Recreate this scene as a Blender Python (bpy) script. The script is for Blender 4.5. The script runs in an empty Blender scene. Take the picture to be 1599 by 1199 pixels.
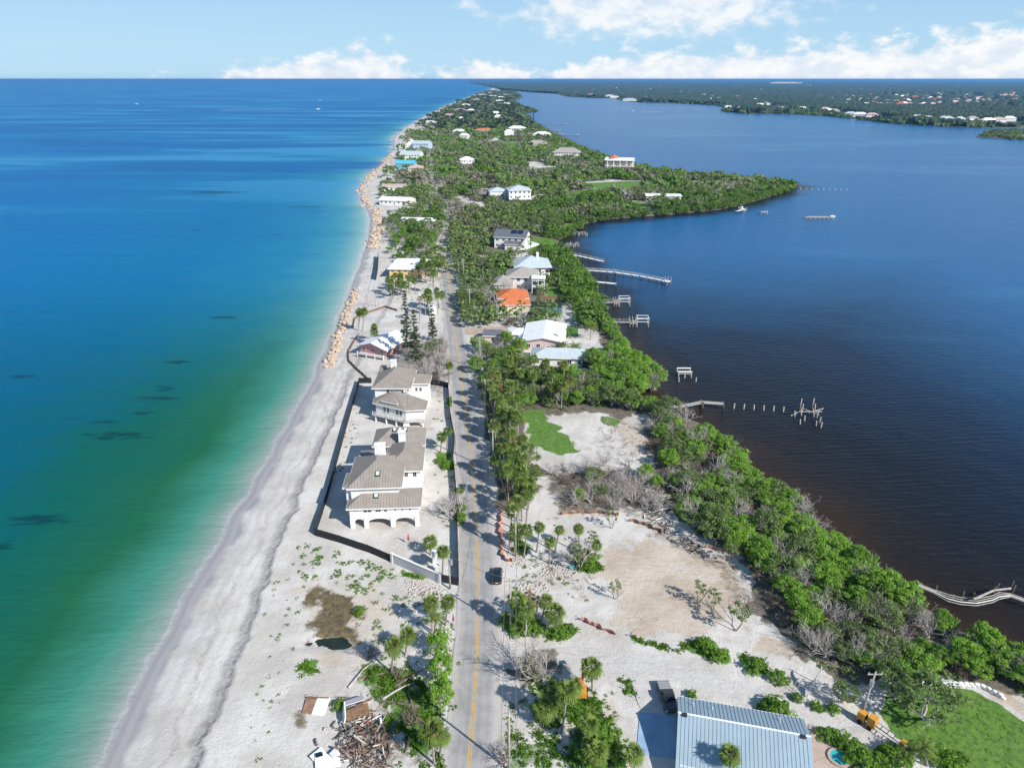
import bpy, math, random
import numpy as np
from mathutils import Vector, Matrix

# ------------------------------------------------------------------ camera, sky, sun, exposure
scene = bpy.context.scene
col = scene.collection
FPX, CAMH, PITCH = 1110.0, 90.0, math.radians(23.2)
SUN_AZ, SUN_EL = math.radians(131.0), math.radians(37.0)      # azimuth clockwise from +Y
SKY_STRENGTH, SUN_STRENGTH, EXPOSURE = 0.083, 5.0, 0.34

cam_d = bpy.data.cameras.new('camera'); cam = bpy.data.objects.new('camera', cam_d); col.objects.link(cam)
cam_d.sensor_width = 36.0; cam_d.lens = 36.0*FPX/1599.0
cam_d.clip_start = 1.0; cam_d.clip_end = 400000.0
cam.location = (0, 0, CAMH); cam.rotation_euler = (math.pi/2-PITCH, 0, 0)
scene.camera = cam

def node(nt, t, ins=None, **attrs):
    n = nt.nodes.new(t)
    for k, v in attrs.items(): setattr(n, k, v)
    for k, v in (ins or {}).items():
        s = n.inputs[k]
        if isinstance(v, bpy.types.NodeSocket): nt.links.new(v, s)
        else: s.default_value = v
    return n
def mth(nt, op, a, b=None, c=None, clamp=False):
    ins = {0: a}
    if b is not None: ins[1] = b
    if c is not None: ins[2] = c
    n = node(nt, 'ShaderNodeMath', ins, operation=op); n.use_clamp = clamp
    return n.outputs[0]
def mixc(nt, f, a, b, mode='MIX'):
    n = nt.nodes.new('ShaderNodeMix'); n.data_type = 'RGBA'; n.blend_type = mode
    for i, v in ((0, f), (6, a), (7, b)):
        if isinstance(v, bpy.types.NodeSocket): nt.links.new(v, n.inputs[i])
        else: n.inputs[i].default_value = v if i == 0 else (tuple(v)+(1,))[:4]
    return n.outputs[2]
def noise(nt, vec, scale, detail=4.0, rough=0.55, dist=0.0):
    ins = {'Scale': scale, 'Detail': detail, 'Roughness': rough, 'Distortion': dist}
    if vec is not None: ins['Vector'] = vec
    return node(nt, 'ShaderNodeTexNoise', ins).outputs[0]
def ramp(nt, fac, lo, hi):
    n = node(nt, 'ShaderNodeMapRange', {0: fac, 1: lo, 2: hi}, interpolation_type='SMOOTHSTEP')
    return n.outputs[0]
def cramp(nt, fac, stops):
    n = node(nt, 'ShaderNodeValToRGB', {0: fac}); cr = n.color_ramp
    while len(cr.elements) < len(stops): cr.elements.new(0.5)
    for e, (p, c) in zip(cr.elements, stops): e.position = p; e.color = tuple(c)+(1,)
    return n.outputs[0]

world = bpy.data.worlds.new('World'); scene.world = world; world.use_nodes = True
wt = world.node_tree; wt.nodes.clear()
sky = node(wt, 'ShaderNodeTexSky', sky_type='NISHITA', sun_disc=False, sun_elevation=SUN_EL, sun_rotation=SUN_AZ,
           altitude=50.0, air_density=1.0, dust_density=0.35, ozone_density=2.5)
tc = node(wt, 'ShaderNodeTexCoord')
sep = node(wt, 'ShaderNodeSeparateXYZ', {0: tc.outputs['Generated']})
az = mth(wt, 'ARCTAN2', sep.outputs[0], sep.outputs[1]); el = mth(wt, 'ARCSINE', sep.outputs[2])
# cloud field by azimuth (degrees): strength of the low bank, its height in degrees, strength of the high cloud; broken up by noise
CL = [(-180,.8,3,.3),(-120,.9,3,.4),(-70,.8,2.5,.3),(-38,.1,1,.05),(-27,.05,.6,.02),(-25,.5,.9,0),(-22,.3,.8,0),(-20,.7,1.1,0),(-14,.95,1.5,0),(-10.5,1.1,2.2,0),(-8,.9,1.6,0),(-6.5,.45,.9,.1),(-5,.7,1.0,.2),(-3,.95,1.2,.55),
      (0,.9,1.0,.3),(2,.35,.7,.75),(4.5,.9,1.1,1.0),(8,1.0,1.8,1.0),(14,1.05,1.7,.95),(18,1.0,1.9,.7),(23,1.05,2.1,.35),(28,1.05,2.3,.2),(33.5,1.15,3.0,.1),(45,1,2.6,.1),(90,.9,3,.4),(140,.8,3,.4),(180,.8,3,.3)]
cr = node(wt, 'ShaderNodeValToRGB', {0: mth(wt, 'MULTIPLY_ADD', az, 1/(2*math.pi), .5)})
while len(cr.color_ramp.elements) < len(CL): cr.color_ramp.elements.new(.5)
for e, (a0, amp, h, up) in zip(cr.color_ramp.elements, CL): e.position = (a0+180)/360; e.color = (amp, h/4, up, 1)
crs = node(wt, 'ShaderNodeSeparateColor', {0: cr.outputs[0]})
def gauss(x): return mth(wt, 'EXPONENT', mth(wt, 'MULTIPLY', mth(wt, 'MULTIPLY', x, x), -1.0))
elp = mth(wt, 'MAXIMUM', el, 0.0)
low = mth(wt, 'MULTIPLY', crs.outputs[0], gauss(mth(wt, 'DIVIDE', elp, mth(wt, 'MULTIPLY', crs.outputs[1], math.radians(5.2)))))
high = mth(wt, 'MULTIPLY', crs.outputs[2], gauss(mth(wt, 'MULTIPLY', mth(wt, 'SUBTRACT', el, math.radians(4.5)), 1/math.radians(2.3))))
cv = node(wt, 'ShaderNodeCombineXYZ', {0: az, 1: mth(wt, 'MULTIPLY', el, 1.7), 2: 0.37}).outputs[0]
n1 = noise(wt, cv, 30.0, 6.0, 0.6, 0.1)
nz = mth(wt, 'MULTIPLY', mth(wt, 'SUBTRACT', n1, 0.5), 1.5)
dens = mth(wt, 'MULTIPLY', mth(wt, 'MAXIMUM', ramp(wt, mth(wt, 'ADD', low, nz), 0.42, 0.80), mth(wt, 'MULTIPLY', ramp(wt, mth(wt, 'ADD', high, nz), 0.36, 1.0), .88)), 0.94)
ccol = mixc(wt, ramp(wt, n1, .40, .62), (7.6, 8.2, 9.0), (9.6, 9.6, 9.6))
# sky light: Nishita with an even veil of sea moisture, paler towards the horizon all round
veilc = mixc(wt, gauss(mth(wt, 'MULTIPLY', elp, 1/math.radians(9))), (2.2, 4.6, 8.2), (4.3, 7.0, 9.3))
veil = mixc(wt, mth(wt, 'ADD', .25, mth(wt, 'MULTIPLY', gauss(mth(wt, 'MULTIPLY', elp, 1/math.radians(16))), .6)), sky.outputs[0], veilc)
final = mixc(wt, dens, veil, ccol)
bg = node(wt, 'ShaderNodeBackground', {0: final, 1: SKY_STRENGTH})
wo = node(wt, 'ShaderNodeOutputWorld', {0: bg.outputs[0]})

sun_d = bpy.data.lights.new('sun', 'SUN'); sun_d.energy = SUN_STRENGTH; sun_d.angle = math.radians(0.53); sun_d.color = (1.0, 0.955, 0.88)
sun = bpy.data.objects.new('sun', sun_d); col.objects.link(sun)
S = Vector((math.sin(SUN_AZ)*math.cos(SUN_EL), math.cos(SUN_AZ)*math.cos(SUN_EL), math.sin(SUN_EL)))
sun.rotation_euler = S.to_track_quat('Z', 'Y').to_euler(); sun.location = (60, -60, 200)
vs = scene.view_settings
vs.view_transform = 'Standard'; vs.look = 'None'; vs.exposure = EXPOSURE; vs.gamma = 1.0; vs.use_curve_mapping = False
scene.render.engine = 'CYCLES'
scene.cycles.max_bounces = 6; scene.cycles.diffuse_bounces = 3; scene.cycles.glossy_bounces = 3; scene.cycles.transparent_max_bounces = 6
scene.cycles.volume_bounces = 0

# ------------------------------------------------------------------ helpers
rnd = random.Random(7)
nrs = np.random.RandomState(11)
SP, CP = math.sin(PITCH), math.cos(PITCH)
def G(px, py, z=1.3):
    """survey point: where the sight line of a photo pixel meets height z"""
    u = (px-799.5)/FPX; v = (599.5-py)/FPX
    dy = v*SP+CP; dz = v*CP-SP; t = (z-CAMH)/dz
    return (u*t, dy*t)
def GY(py, z=0.0): return G(800, py, z)[1]
def rise(px, py0, py1, z0=1.3):
    X, Y = G(px, py0, z0); v = (599.5-py1)/FPX
    return CAMH+(v*CP-SP)*Y/(v*SP+CP)-z0

def hash2(i, j, s):
    n = (i*374761393+j*668265263+s*974634777) & 0x7fffffff
    n = ((n ^ (n >> 13))*1274126177) & 0x7fffffff
    n = n ^ (n >> 16)
    return (n & 0xffff)/65535.0
def vnoise(x, y, s=0):
    x = np.asarray(x, float); y = np.asarray(y, float)
    i = np.floor(x).astype(np.int64); j = np.floor(y).astype(np.int64); fx = x-i; fy = y-j
    fx = fx*fx*(3-2*fx); fy = fy*fy*(3-2*fy)
    a, b, c, d = hash2(i, j, s), hash2(i+1, j, s), hash2(i, j+1, s), hash2(i+1, j+1, s)
    return (a*(1-fx)+b*fx)*(1-fy)+(c*(1-fx)+d*fx)*fy
def fbm(x, y, s=0, o=4):
    r = 0; a = 0.5; k = 1.0
    for q in range(o): r = r+a*vnoise(x*k+q*17.3, y*k-q*9.1, s+q); a *= 0.5; k *= 2.03
    return r/(1-0.5**o)
def sstep(x, a, b):
    t = np.clip((x-a)/(b-a), 0, 1); return t*t*(3-2*t)
def inpoly(x, y, poly):
    x = np.asarray(x); y = np.asarray(y); r = np.zeros(x.shape, bool); n = len(poly)
    for k in range(n):
        x0, y0 = poly[k]; x1, y1 = poly[(k+1) % n]
        if y0 == y1: continue
        c = ((y0 > y) != (y1 > y)) & (x < (x1-x0)*(y-y0)/(y1-y0)+x0)
        r ^= c
    return r
def pdist(x, y, pts, closed=False):
    d = np.full(np.shape(x), 1e18)
    n = len(pts)
    for k in range(n if closed else n-1):
        (x0, y0), (x1, y1) = pts[k], pts[(k+1) % n]
        dx, dy = x1-x0, y1-y0; L = dx*dx+dy*dy+1e-9
        t = np.clip(((x-x0)*dx+(y-y0)*dy)/L, 0, 1)
        d = np.minimum(d, (x-x0-t*dx)**2+(y-y0-t*dy)**2)
    return np.sqrt(d)
def GP(pix, z=1.3): return [G(a, b, z) for a, b in pix]

def link(o, parent=None):
    col.objects.link(o)
    if parent is not None: o.parent = parent
    return o
def tag(o, label=None, cat=None, group=None, kind=None):
    if label: o['label'] = label
    if cat: o['category'] = cat
    if group: o['group'] = group
    if kind: o['kind'] = kind
    return o
def thing(name, label, cat, loc=(0, 0, 0), rz=0.0, group=None):
    o = bpy.data.objects.new(name, None); o.location = loc; o.rotation_euler = (0, 0, rz); o.empty_display_size = 0.5
    link(o); return tag(o, label, cat, group)
def np_mesh(name, V, F, mat=None, smooth=False):
    V = np.asarray(V, np.float32); F = np.asarray(F, np.int32); k = F.shape[1]
    me = bpy.data.meshes.new(name)
    me.vertices.add(len(V)); me.vertices.foreach_set('co', V.ravel())
    me.loops.add(F.size); me.loops.foreach_set('vertex_index', F.ravel())
    me.polygons.add(len(F)); me.polygons.foreach_set('loop_start', np.arange(0, F.size, k, dtype=np.int32))
    if smooth: me.polygons.foreach_set('use_smooth', np.ones(len(F), bool))
    me.update(calc_edges=True)
    if mat: me.materials.append(mat)
    return me
def fattr(me, name, arr, domain='POINT'):
    a = me.attributes.new(name, 'FLOAT', domain); a.data.foreach_set('value', np.asarray(arr, np.float32).ravel())

class MB:
    def __init__(s): s.v = []; s.f = []
    def add(s, vs, fs):
        b = len(s.v); s.v += [tuple(p) for p in vs]; s.f += [tuple(i+b for i in q) for q in fs]; return s
    def box(s, c, d, rz=0.0, tilt=None):
        hx, hy, hz = d[0]/2, d[1]/2, d[2]/2
        p = [Vector((sx*hx, sy*hy, sz*hz)) for sz in (-1, 1) for sx, sy in ((-1,-1),(1,-1),(1,1),(-1,1))]
        M = Matrix.Rotation(rz, 3, 'Z')
        if tilt is not None: M = M @ tilt
        return s.add([(M @ q)+Vector(c) for q in p], [(0,3,2,1),(4,5,6,7),(0,1,5,4),(1,2,6,5),(2,3,7,6),(3,0,4,7)])
    def box2(s, a, b): return s.box([(a[i]+b[i])/2 for i in range(3)], [b[i]-a[i] for i in range(3)])
    def prism(s, poly, z0, z1):
        n = len(poly)
        vs = [(x, y, z0) for x, y in poly]+[(x, y, z1) for x, y in poly]
        return s.add(vs, [tuple(range(n-1, -1, -1)), tuple(range(n, 2*n))]+[(i, (i+1) % n, n+(i+1) % n, n+i) for i in range(n)])
    def tube(s, pts, rad, n=6, cap=True):
        pts = [Vector(p) for p in pts]; m = len(pts)
        if not hasattr(rad, '__len__'): rad = [rad]*m
        b = len(s.v); up = Vector((0.13, 0.21, 1)).normalized()
        for i, p in enumerate(pts):
            d = (pts[min(i+1, m-1)]-pts[max(i-1, 0)]); d = d.normalized() if d.length > 1e-6 else Vector((0, 0, 1))
            a = d.cross(up); a = a.normalized() if a.length > 1e-4 else d.cross(Vector((1, 0, 0))).normalized(); c = d.cross(a)
            for k in range(n):
                t = 2*math.pi*k/n; s.v.append(tuple(p+(a*math.cos(t)+c*math.sin(t))*rad[i]))
        for i in range(m-1):
            for k in range(n):
                k2 = (k+1) % n; s.f.append((b+i*n+k, b+i*n+k2, b+(i+1)*n+k2, b+(i+1)*n+k))
        if cap:
            s.f.append(tuple(b+k for k in range(n-1, -1, -1))); s.f.append(tuple(b+(m-1)*n+k for k in range(n)))
        return s
    def mesh(s, name, mat, smooth=False):
        me = bpy.data.meshes.new(name); me.from_pydata(s.v, [], s.f); me.update()
        if mat: me.materials.append(mat)
        if smooth: me.polygons.foreach_set('use_smooth', [True]*len(me.polygons))
        return me
    def build(s, name, mat, parent=None, smooth=False, kind=None):
        o = bpy.data.objects.new(name, s.mesh(name, mat, smooth)); link(o, parent)
        if kind: o['kind'] = kind
        return o
def inst(me, name, parent=None, loc=(0,0,0), rot=(0,0,0), sc=1.0):
    o = bpy.data.objects.new(name, me); o.location = loc; o.rotation_euler = rot
    o.scale = (sc, sc, sc) if not hasattr(sc, '__len__') else sc
    return link(o, parent)

# ------------------------------------------------------------------ materials
def newmat(name):
    m = bpy.data.materials.new(name); m.use_nodes = True; nt = m.node_tree; nt.nodes.clear()
    out = node(nt, 'ShaderNodeOutputMaterial'); b = node(nt, 'ShaderNodeBsdfPrincipled'); nt.links.new(b.outputs[0], out.inputs[0])
    return m, nt, b
def setc(nt, b, sock, v):
    if isinstance(v, bpy.types.NodeSocket): nt.links.new(v, b.inputs[sock])
    else: b.inputs[sock].default_value = v
def smat(name, c, rough=0.7, metal=0.0, var=0.25, scale=3.0, bump=0.0, spec=0.4, c2=None, coat=0.0):
    m, nt, b = newmat(name)
    pos = node(nt, 'ShaderNodeTexCoord').outputs['Object']
    n = noise(nt, pos, scale, 5.0, 0.6)
    lo = tuple(k*(1-var) for k in c) if c2 is None else c2; hi = tuple(min(1, k*(1+var*0.6)) for k in c)
    setc(nt, b, 'Base Color', mixc(nt, ramp(nt, n, 0.3, 0.7), lo, hi))
    b.inputs['Roughness'].default_value = rough; b.inputs['Metallic'].default_value = metal; b.inputs['Specular IOR Level'].default_value = spec
    b.inputs['Coat Weight'].default_value = coat
    if bump:
        bp = node(nt, 'ShaderNodeBump', {'Strength': bump, 'Distance': 0.05, 'Height': noise(nt, pos, scale*6, 3.0)})
        nt.links.new(bp.outputs[0], b.inputs['Normal'])
    return m
def leafmat(name, dark, light, trans=0.25):
    m, nt, b = newmat(name)
    t = node(nt, 'ShaderNodeAttribute', attribute_name='tint').outputs['Fac']
    r = node(nt, 'ShaderNodeObjectInfo').outputs['Random']
    f = mth(nt, 'ADD', mth(nt, 'MULTIPLY', t, 0.72), mth(nt, 'MULTIPLY', r, 0.28))
    c = mixc(nt, f, dark, light)
    setc(nt, b, 'Base Color', c); b.inputs['Roughness'].default_value = 0.55; b.inputs['Specular IOR Level'].default_value = 0.3
    tr = node(nt, 'ShaderNodeBsdfTranslucent', {0: mixc(nt, 0.5, c, (light[0]*1.5, light[1]*1.5, light[2]))})
    mx = node(nt, 'ShaderNodeMixShader', {0: trans, 1: b.outputs[0], 2: tr.outputs[0]})
    out = [n for n in nt.nodes if n.type == 'OUTPUT_MATERIAL'][0]; nt.links.new(mx.outputs[0], out.inputs[0])
    return m
M = {}
M['stucco'] = smat('stucco_white', (.74,.725,.71), .85, var=.12, scale=.7)
M['pinkwall'] = smat('stucco_pink', (.62,.47,.45), .85, var=.08)
M['redwall'] = smat('painted_pink_siding', (.50,.26,.26), .8, var=.15)
M['yellowwall'] = smat('stucco_yellow', (.70,.50,.18), .85, var=.1)
M['greywall'] = smat('stucco_grey', (.45,.46,.47), .85, var=.08)
M['bluewall'] = smat('siding_pale_blue', (.42,.55,.66), .8, var=.08)
M['tealwall'] = smat('siding_teal', (.08,.40,.52), .8, var=.1)
M['creamwall'] = smat('stucco_cream', (.66,.58,.46), .85, var=.1)
M['taupe'] = smat('metal_roof_taupe', (.295,.26,.23), .5, var=.14, scale=.5, spec=.5)
M['seam'] = smat('metal_seam_taupe', (.225,.195,.17), .5, var=.05)
M['roofwhite'] = smat('roof_white', (.78,.79,.79), .7, var=.07, scale=.4)
M['roofpale2'] = smat('metal_roof_pale_grey_blue', (.46,.53,.56), .5, var=.08, scale=.4)
M['roofpale'] = smat('metal_roof_pale_blue', (.30,.39,.455), .42, var=.07, scale=.4, spec=.5)
M['seampale'] = smat('metal_seam_pale_blue', (.29,.378,.44), .45, var=.05)
M['roofred'] = smat('clay_tile_orange', (.56,.16,.06), .8, var=.3, scale=1.4, bump=.3)
M['roofgrey'] = smat('shingle_warm_grey', (.34,.31,.285), .9, var=.14, scale=1.0)
M['roofdark'] = smat('shingle_slate', (.12,.13,.155), .8, var=.2, scale=1.0)
M['roofteal'] = smat('metal_roof_teal', (.10,.45,.60), .5, var=.1)
M['roofpink'] = smat('roof_rose', (.50,.36,.33), .85, var=.15)
M['solar'] = smat('solar_panel', (.012,.016,.035), .15, var=.2, spec=.6)
M['fascia'] = smat('fascia_white', (.76,.75,.73), .6, var=.04)
M['glass'] = smat('window_glass', (.018,.024,.03), .06, var=.3, spec=.8)
M['skyl'] = smat('skylight_dome', (.55,.66,.66), .15, var=.1, spec=.8)
M['frame'] = smat('window_frame', (.72,.72,.70), .5, var=.03)
M['wood'] = smat('weathered_wood', (.38,.35,.31), .9, var=.3, scale=2.5, bump=.3)
M['wooddk'] = smat('wet_piling', (.10,.085,.07), .85, var=.4, scale=3, bump=.3)
M['brownwood'] = smat('brown_timber', (.20,.12,.07), .9, var=.4, scale=2)
M['rust'] = smat('rust_brown_sheet', (.30,.17,.12), .85, var=.35, scale=1.5)
M['whitepaint'] = smat('white_painted_wood', (.74,.74,.72), .6, var=.08)
M['concrete'] = smat('concrete_pale', (.50,.48,.46), .9, var=.14, scale=.7, bump=.15)
M['bluepad'] = smat('concrete_pad_shade_blue', (.27,.40,.55), .85, var=.16, scale=.5)  # blue cast of the shade put into the concrete colour
M['paver'] = smat('paver_rose', (.42,.33,.28), .9, var=.15, scale=1.2)
M['fabric'] = smat('black_fence_fabric', (.022,.024,.027), .9, var=.3)
M['greywallp'] = smat('wall_render_grey', (.50,.49,.50), .9, var=.07)
M['orange'] = smat('orange_plastic_mesh', (.50,.17,.09), .75, var=.35, scale=1.6)
M['faded'] = smat('faded_orange_mesh', (.58,.25,.20), .85, var=.3, scale=1.6)
M['bark'] = smat('bark_grey_brown', (.17,.14,.115), .95, var=.4, scale=2.0, bump=.4)
M['palmbark'] = smat('palm_trunk', (.30,.265,.23), .95, var=.35, scale=3.0, bump=.4)
M['dead'] = smat('dead_branch', (.44,.40,.375), .95, var=.35, scale=1.2)
M['deaddk'] = smat('dead_branch_brown', (.19,.145,.12), .95, var=.4, scale=1.2)
M['rock'] = smat('limestone_boulder', (.52,.40,.30), .95, var=.35, scale=.9, bump=.6)
M['rubble'] = smat('rubble_pink', (.50,.45,.415), .95, var=.35, scale=2.0)
M['carblack'] = smat('car_paint_charcoal', (.025,.027,.03), .25, var=.1, spec=.6, coat=.6)
M['cargrey'] = smat('truck_paint_dark_grey', (.035,.04,.046), .3, var=.1, spec=.6, coat=.5)
M['carwhite'] = smat('vehicle_white', (.78,.78,.78), .35, var=.03)
M['carglass'] = smat('car_glass', (.01,.013,.017), .05, var=.1, spec=.9)
M['tyre'] = smat('tyre_rubber', (.018,.018,.018), .9, var=.2)
M['rim'] = smat('wheel_rim', (.35,.35,.36), .35, .8, var=.1)
M['tail'] = smat('tail_lamp_red', (.45,.02,.015), .3, var=.05)
M['canvas'] = smat('bed_cover_grey', (.30,.31,.32), .8, var=.1)
M['machorange'] = smat('machine_orange', (.62,.12,.03), .5, var=.2)
M['machyellow'] = smat('machine_yellow', (.60,.29,.04), .5, var=.2)
M['steel'] = smat('dark_steel', (.06,.06,.065), .5, .5, var=.25)
M['galv'] = smat('galvanised_steel', (.45,.46,.47), .45, .6, var=.15)
M['wire'] = smat('power_cable', (.20,.20,.20), .6, var=.1)
M['screen'] = smat('pool_cage_screen', (.035,.037,.04), .9, var=.2)
M['pool'] = smat('pool_water', (.03,.42,.42), .06, var=.15, scale=.8, spec=.7)
M['pooldark'] = smat('pool_water_blue', (.05,.20,.33), .06, var=.15, scale=.8, spec=.7)
M['turf'] = smat('artificial_turf', (.04,.20,.035), .9, var=.12, scale=2.0)
M['redflag'] = smat('red_sheet', (.42,.06,.06), .8, var=.2)
M['tarp'] = smat('tarp_teal', (.05,.30,.32), .6, var=.2)
M['boatwhite'] = smat('boat_gelcoat', (.82,.82,.82), .3, var=.03)
M['foam'] = smat('boat_wake_foam', (.75,.80,.82), .8, var=.1)
M['mangrove'] = leafmat('leaf_mangrove', (.105,.200,.030), (.330,.540,.080), .48)
M['mangrove2'] = leafmat('leaf_mangrove_fringe', (.055,.115,.020), (.210,.350,.055), .35)
M['bush'] = leafmat('leaf_bright', (.060,.140,.014), (.220,.390,.040), .35)
M['oak'] = leafmat('leaf_oak', (.072,.110,.038), (.235,.320,.110), .36)
M['greyoak'] = leafmat('leaf_stressed_grey', (.095,.090,.060), (.285,.270,.190), .2)
M['palm'] = leafmat('leaf_palm', (.052,.100,.018), (.255,.345,.075), .3)
M['palmdead'] = leafmat('leaf_palm_dead', (.16,.10,.05), (.36,.25,.13), .2)
M['pine'] = leafmat('leaf_pine', (.016,.036,.012), (.075,.110,.035), .15)
M['scrub'] = leafmat('leaf_scrub_olive', (.10,.095,.03), (.26,.24,.075), .2)
M['grass'] = leafmat('leaf_grass', (.050,.130,.008), (.150,.280,.022), .25)
M['farleaf'] = leafmat('leaf_far_wood', (.016,.036,.018), (.090,.125,.055), .12)
# ------------------------------------------------------------------ the large structure: shorelines, ground, water, road
GULF_PX = [(-60,1650),(60,1400),(122,1280),(165,1199),(205,1115),(245,1025),(290,938),(330,872),(372,800),(415,727),(455,657),(490,592),(515,532),(540,472),(558,427),(572,382),(579,346),(574,326),
           (562,312),(561,292),(580,270),(600,252),(613,233),(613,216),(632,200),(661,183),(691,168),(723,155),(750,145),(768,139.5),(766,137)]
BAY_PX = [(1900,1650),(1900,1300),(1760,1120),(1640,1062),(1560,1005),(1500,985),(1438,935),(1352,884),(1292,830),(1226,770),(1150,705),(1085,660),(1022,634),(990,612),(1022,600),(1018,578),(985,548),(958,512),
          (938,476),(922,446),(902,416),(882,392),(872,376),(900,360),(912,350),(970,341),(1060,334),(1130,327),(1160,320),(1215,304),(1243,291.5),(1215,285),(1150,281),(1080,275),(1010,264),(984,260),
          (945,247),(900,230),(870,214),(845,202),(832,193),(822,186),(814,178),(838,174),(812,166),(802,158),(815,152),(806,146),(800,142),(796,139),(790,137)]
gp = np.array([G(x, y, 0) for x, y in GULF_PX]); bp_ = np.array([G(x, y, 0) for x, y in BAY_PX])
def Xg(Y): return np.interp(Y, gp[:,1], gp[:,0])+(vnoise(np.asarray(Y)/9.0, 0*np.asarray(Y), 3)-.5)*1.2
def Xb(Y): return np.interp(Y, bp_[:,1], bp_[:,0])+(fbm(np.asarray(Y)/14.0, 0*np.asarray(Y), 5)-.5)*5.0
SCARP = GP([(255,1320),(306,1199),(337,1120),(376,1020),(402,955),(427,880),(452,820),(480,750),(502,700),(522,660),(537,625),(549,590)], .9)
sc = np.array(SCARP)
ROAD_PX = [(690,1640),(718,1350),(732,1195),(744,1070),(749,975),(747,895),(744,815),(737,739),(730,662),(718,577),(705,485),(699,423),(694,385),(696,365),(703,347),(697,328),(683,305),(675,275),(672.5,250),(674,234),(677,222),(690,205),(708,190),(722,180),(735,170),(746,160)]
def smooth_line(pts, n):
    P = np.array(pts); d = np.r_[0, np.cumsum(np.hypot(*np.diff(P, axis=0).T))]
    t = np.linspace(0, d[-1], n); X = np.interp(t, d, P[:,0]); Y = np.interp(t, d, P[:,1])
    k = np.hanning(15); k /= k.sum()
    Xp = np.r_[np.full(7, X[0])+(np.arange(-7,0))*(X[1]-X[0]), X, np.full(7, X[-1])+np.arange(1,8)*(X[-1]-X[-2])]
    Yp = np.r_[np.full(7, Y[0])+(np.arange(-7,0))*(Y[1]-Y[0]), Y, np.full(7, Y[-1])+np.arange(1,8)*(Y[-1]-Y[-2])]
    return np.c_[np.convolve(Xp, k, 'valid'), np.convolve(Yp, k, 'valid')]
rw = np.array(GP(ROAD_PX)); ROAD = smooth_line(rw, 700)
def Xroad(Y): return np.interp(Y, ROAD[:,1], ROAD[:,0])
POND = GP([(514,1001)])[0]
def hgt(X, Y):
    X = np.asarray(X, float); Y = np.asarray(Y, float)
    dg = X-Xg(Y); db = Xb(Y)-X
    xs = np.interp(Y, sc[:,1], sc[:,0])+(fbm(Y/3.0, Y*0, 21)-.5)*2.2
    near = 1-sstep(Y, 195, 225)
    scp = .10*np.minimum(dg, 7)+sstep(X-xs, -2.9, -.3)*.25+sstep(X-xs, -.30, .02)*.75
    gen = np.clip(dg*.075, -3, 1.3)
    z = near*np.clip(scp, -3, 1.3)+(1-near)*gen
    z = np.where(dg < 0, dg*.06, z)
    bumps = (fbm(X/7.0, Y/7.0, 31)-.5)*.35*sstep(X-xs, .5, 5)*sstep(np.abs(X-Xroad(Y)), 4.5, 9)
    rough = (fbm(X/.9, Y/.9, 41, 3)-.5)*.13*sstep(X-xs, -2.8, -1.6)*(1-sstep(X-xs, -.3, .1))*near
    zb = np.clip(.25*db-.2, -1.5, 1.3)
    pond = -.75*np.exp(-(((X-POND[0])/5.0)**2+((Y-POND[1])/1.7)**2))*(.35+1.3*fbm(X/1.7, Y/1.7, 66))
    return np.minimum(z+bumps+rough+pond, zb+bumps*.3)
_yt = np.arange(0.0, 8000.0, 1.0); _gt, _bt, _rt = Xg(_yt).tolist(), Xb(_yt).tolist(), Xroad(_yt).tolist()
def sXg(y): return _gt[min(max(int(y), 0), 7999)]
def sXb(y): return _bt[min(max(int(y), 0), 7999)]
def sXr(y): return _rt[min(max(int(y), 0), 7999)]
_hx, _hy = np.arange(-160.0, 330.0, 1.0), np.arange(30.0, 760.0, 1.0); _hgrid = hgt(*np.meshgrid(_hx, _hy)).tolist()
def hz1(x, y):
    i, j = int(y-30), int(x+160)
    if not (0 <= i < 729 and 0 <= j < 489): return min(1.3, .25*(sXb(y)-x), .075*max(x-sXg(y), 0))
    fy, fx = y-30-i, x+160-j; a, b = _hgrid[i], _hgrid[i+1]
    return (a[j]*(1-fx)+a[j+1]*fx)*(1-fy)+(b[j]*(1-fx)+b[j+1]*fx)*fy
def pip(x, y, poly):
    r = False; n = len(poly); x1, y1 = poly[-1]
    for x0, y0 in poly:
        if (y0 > y) != (y1 > y) and x < (x1-x0)*(y-y0)/(y1-y0)+x0: r = not r
        x1, y1 = x0, y0
    return r

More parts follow.
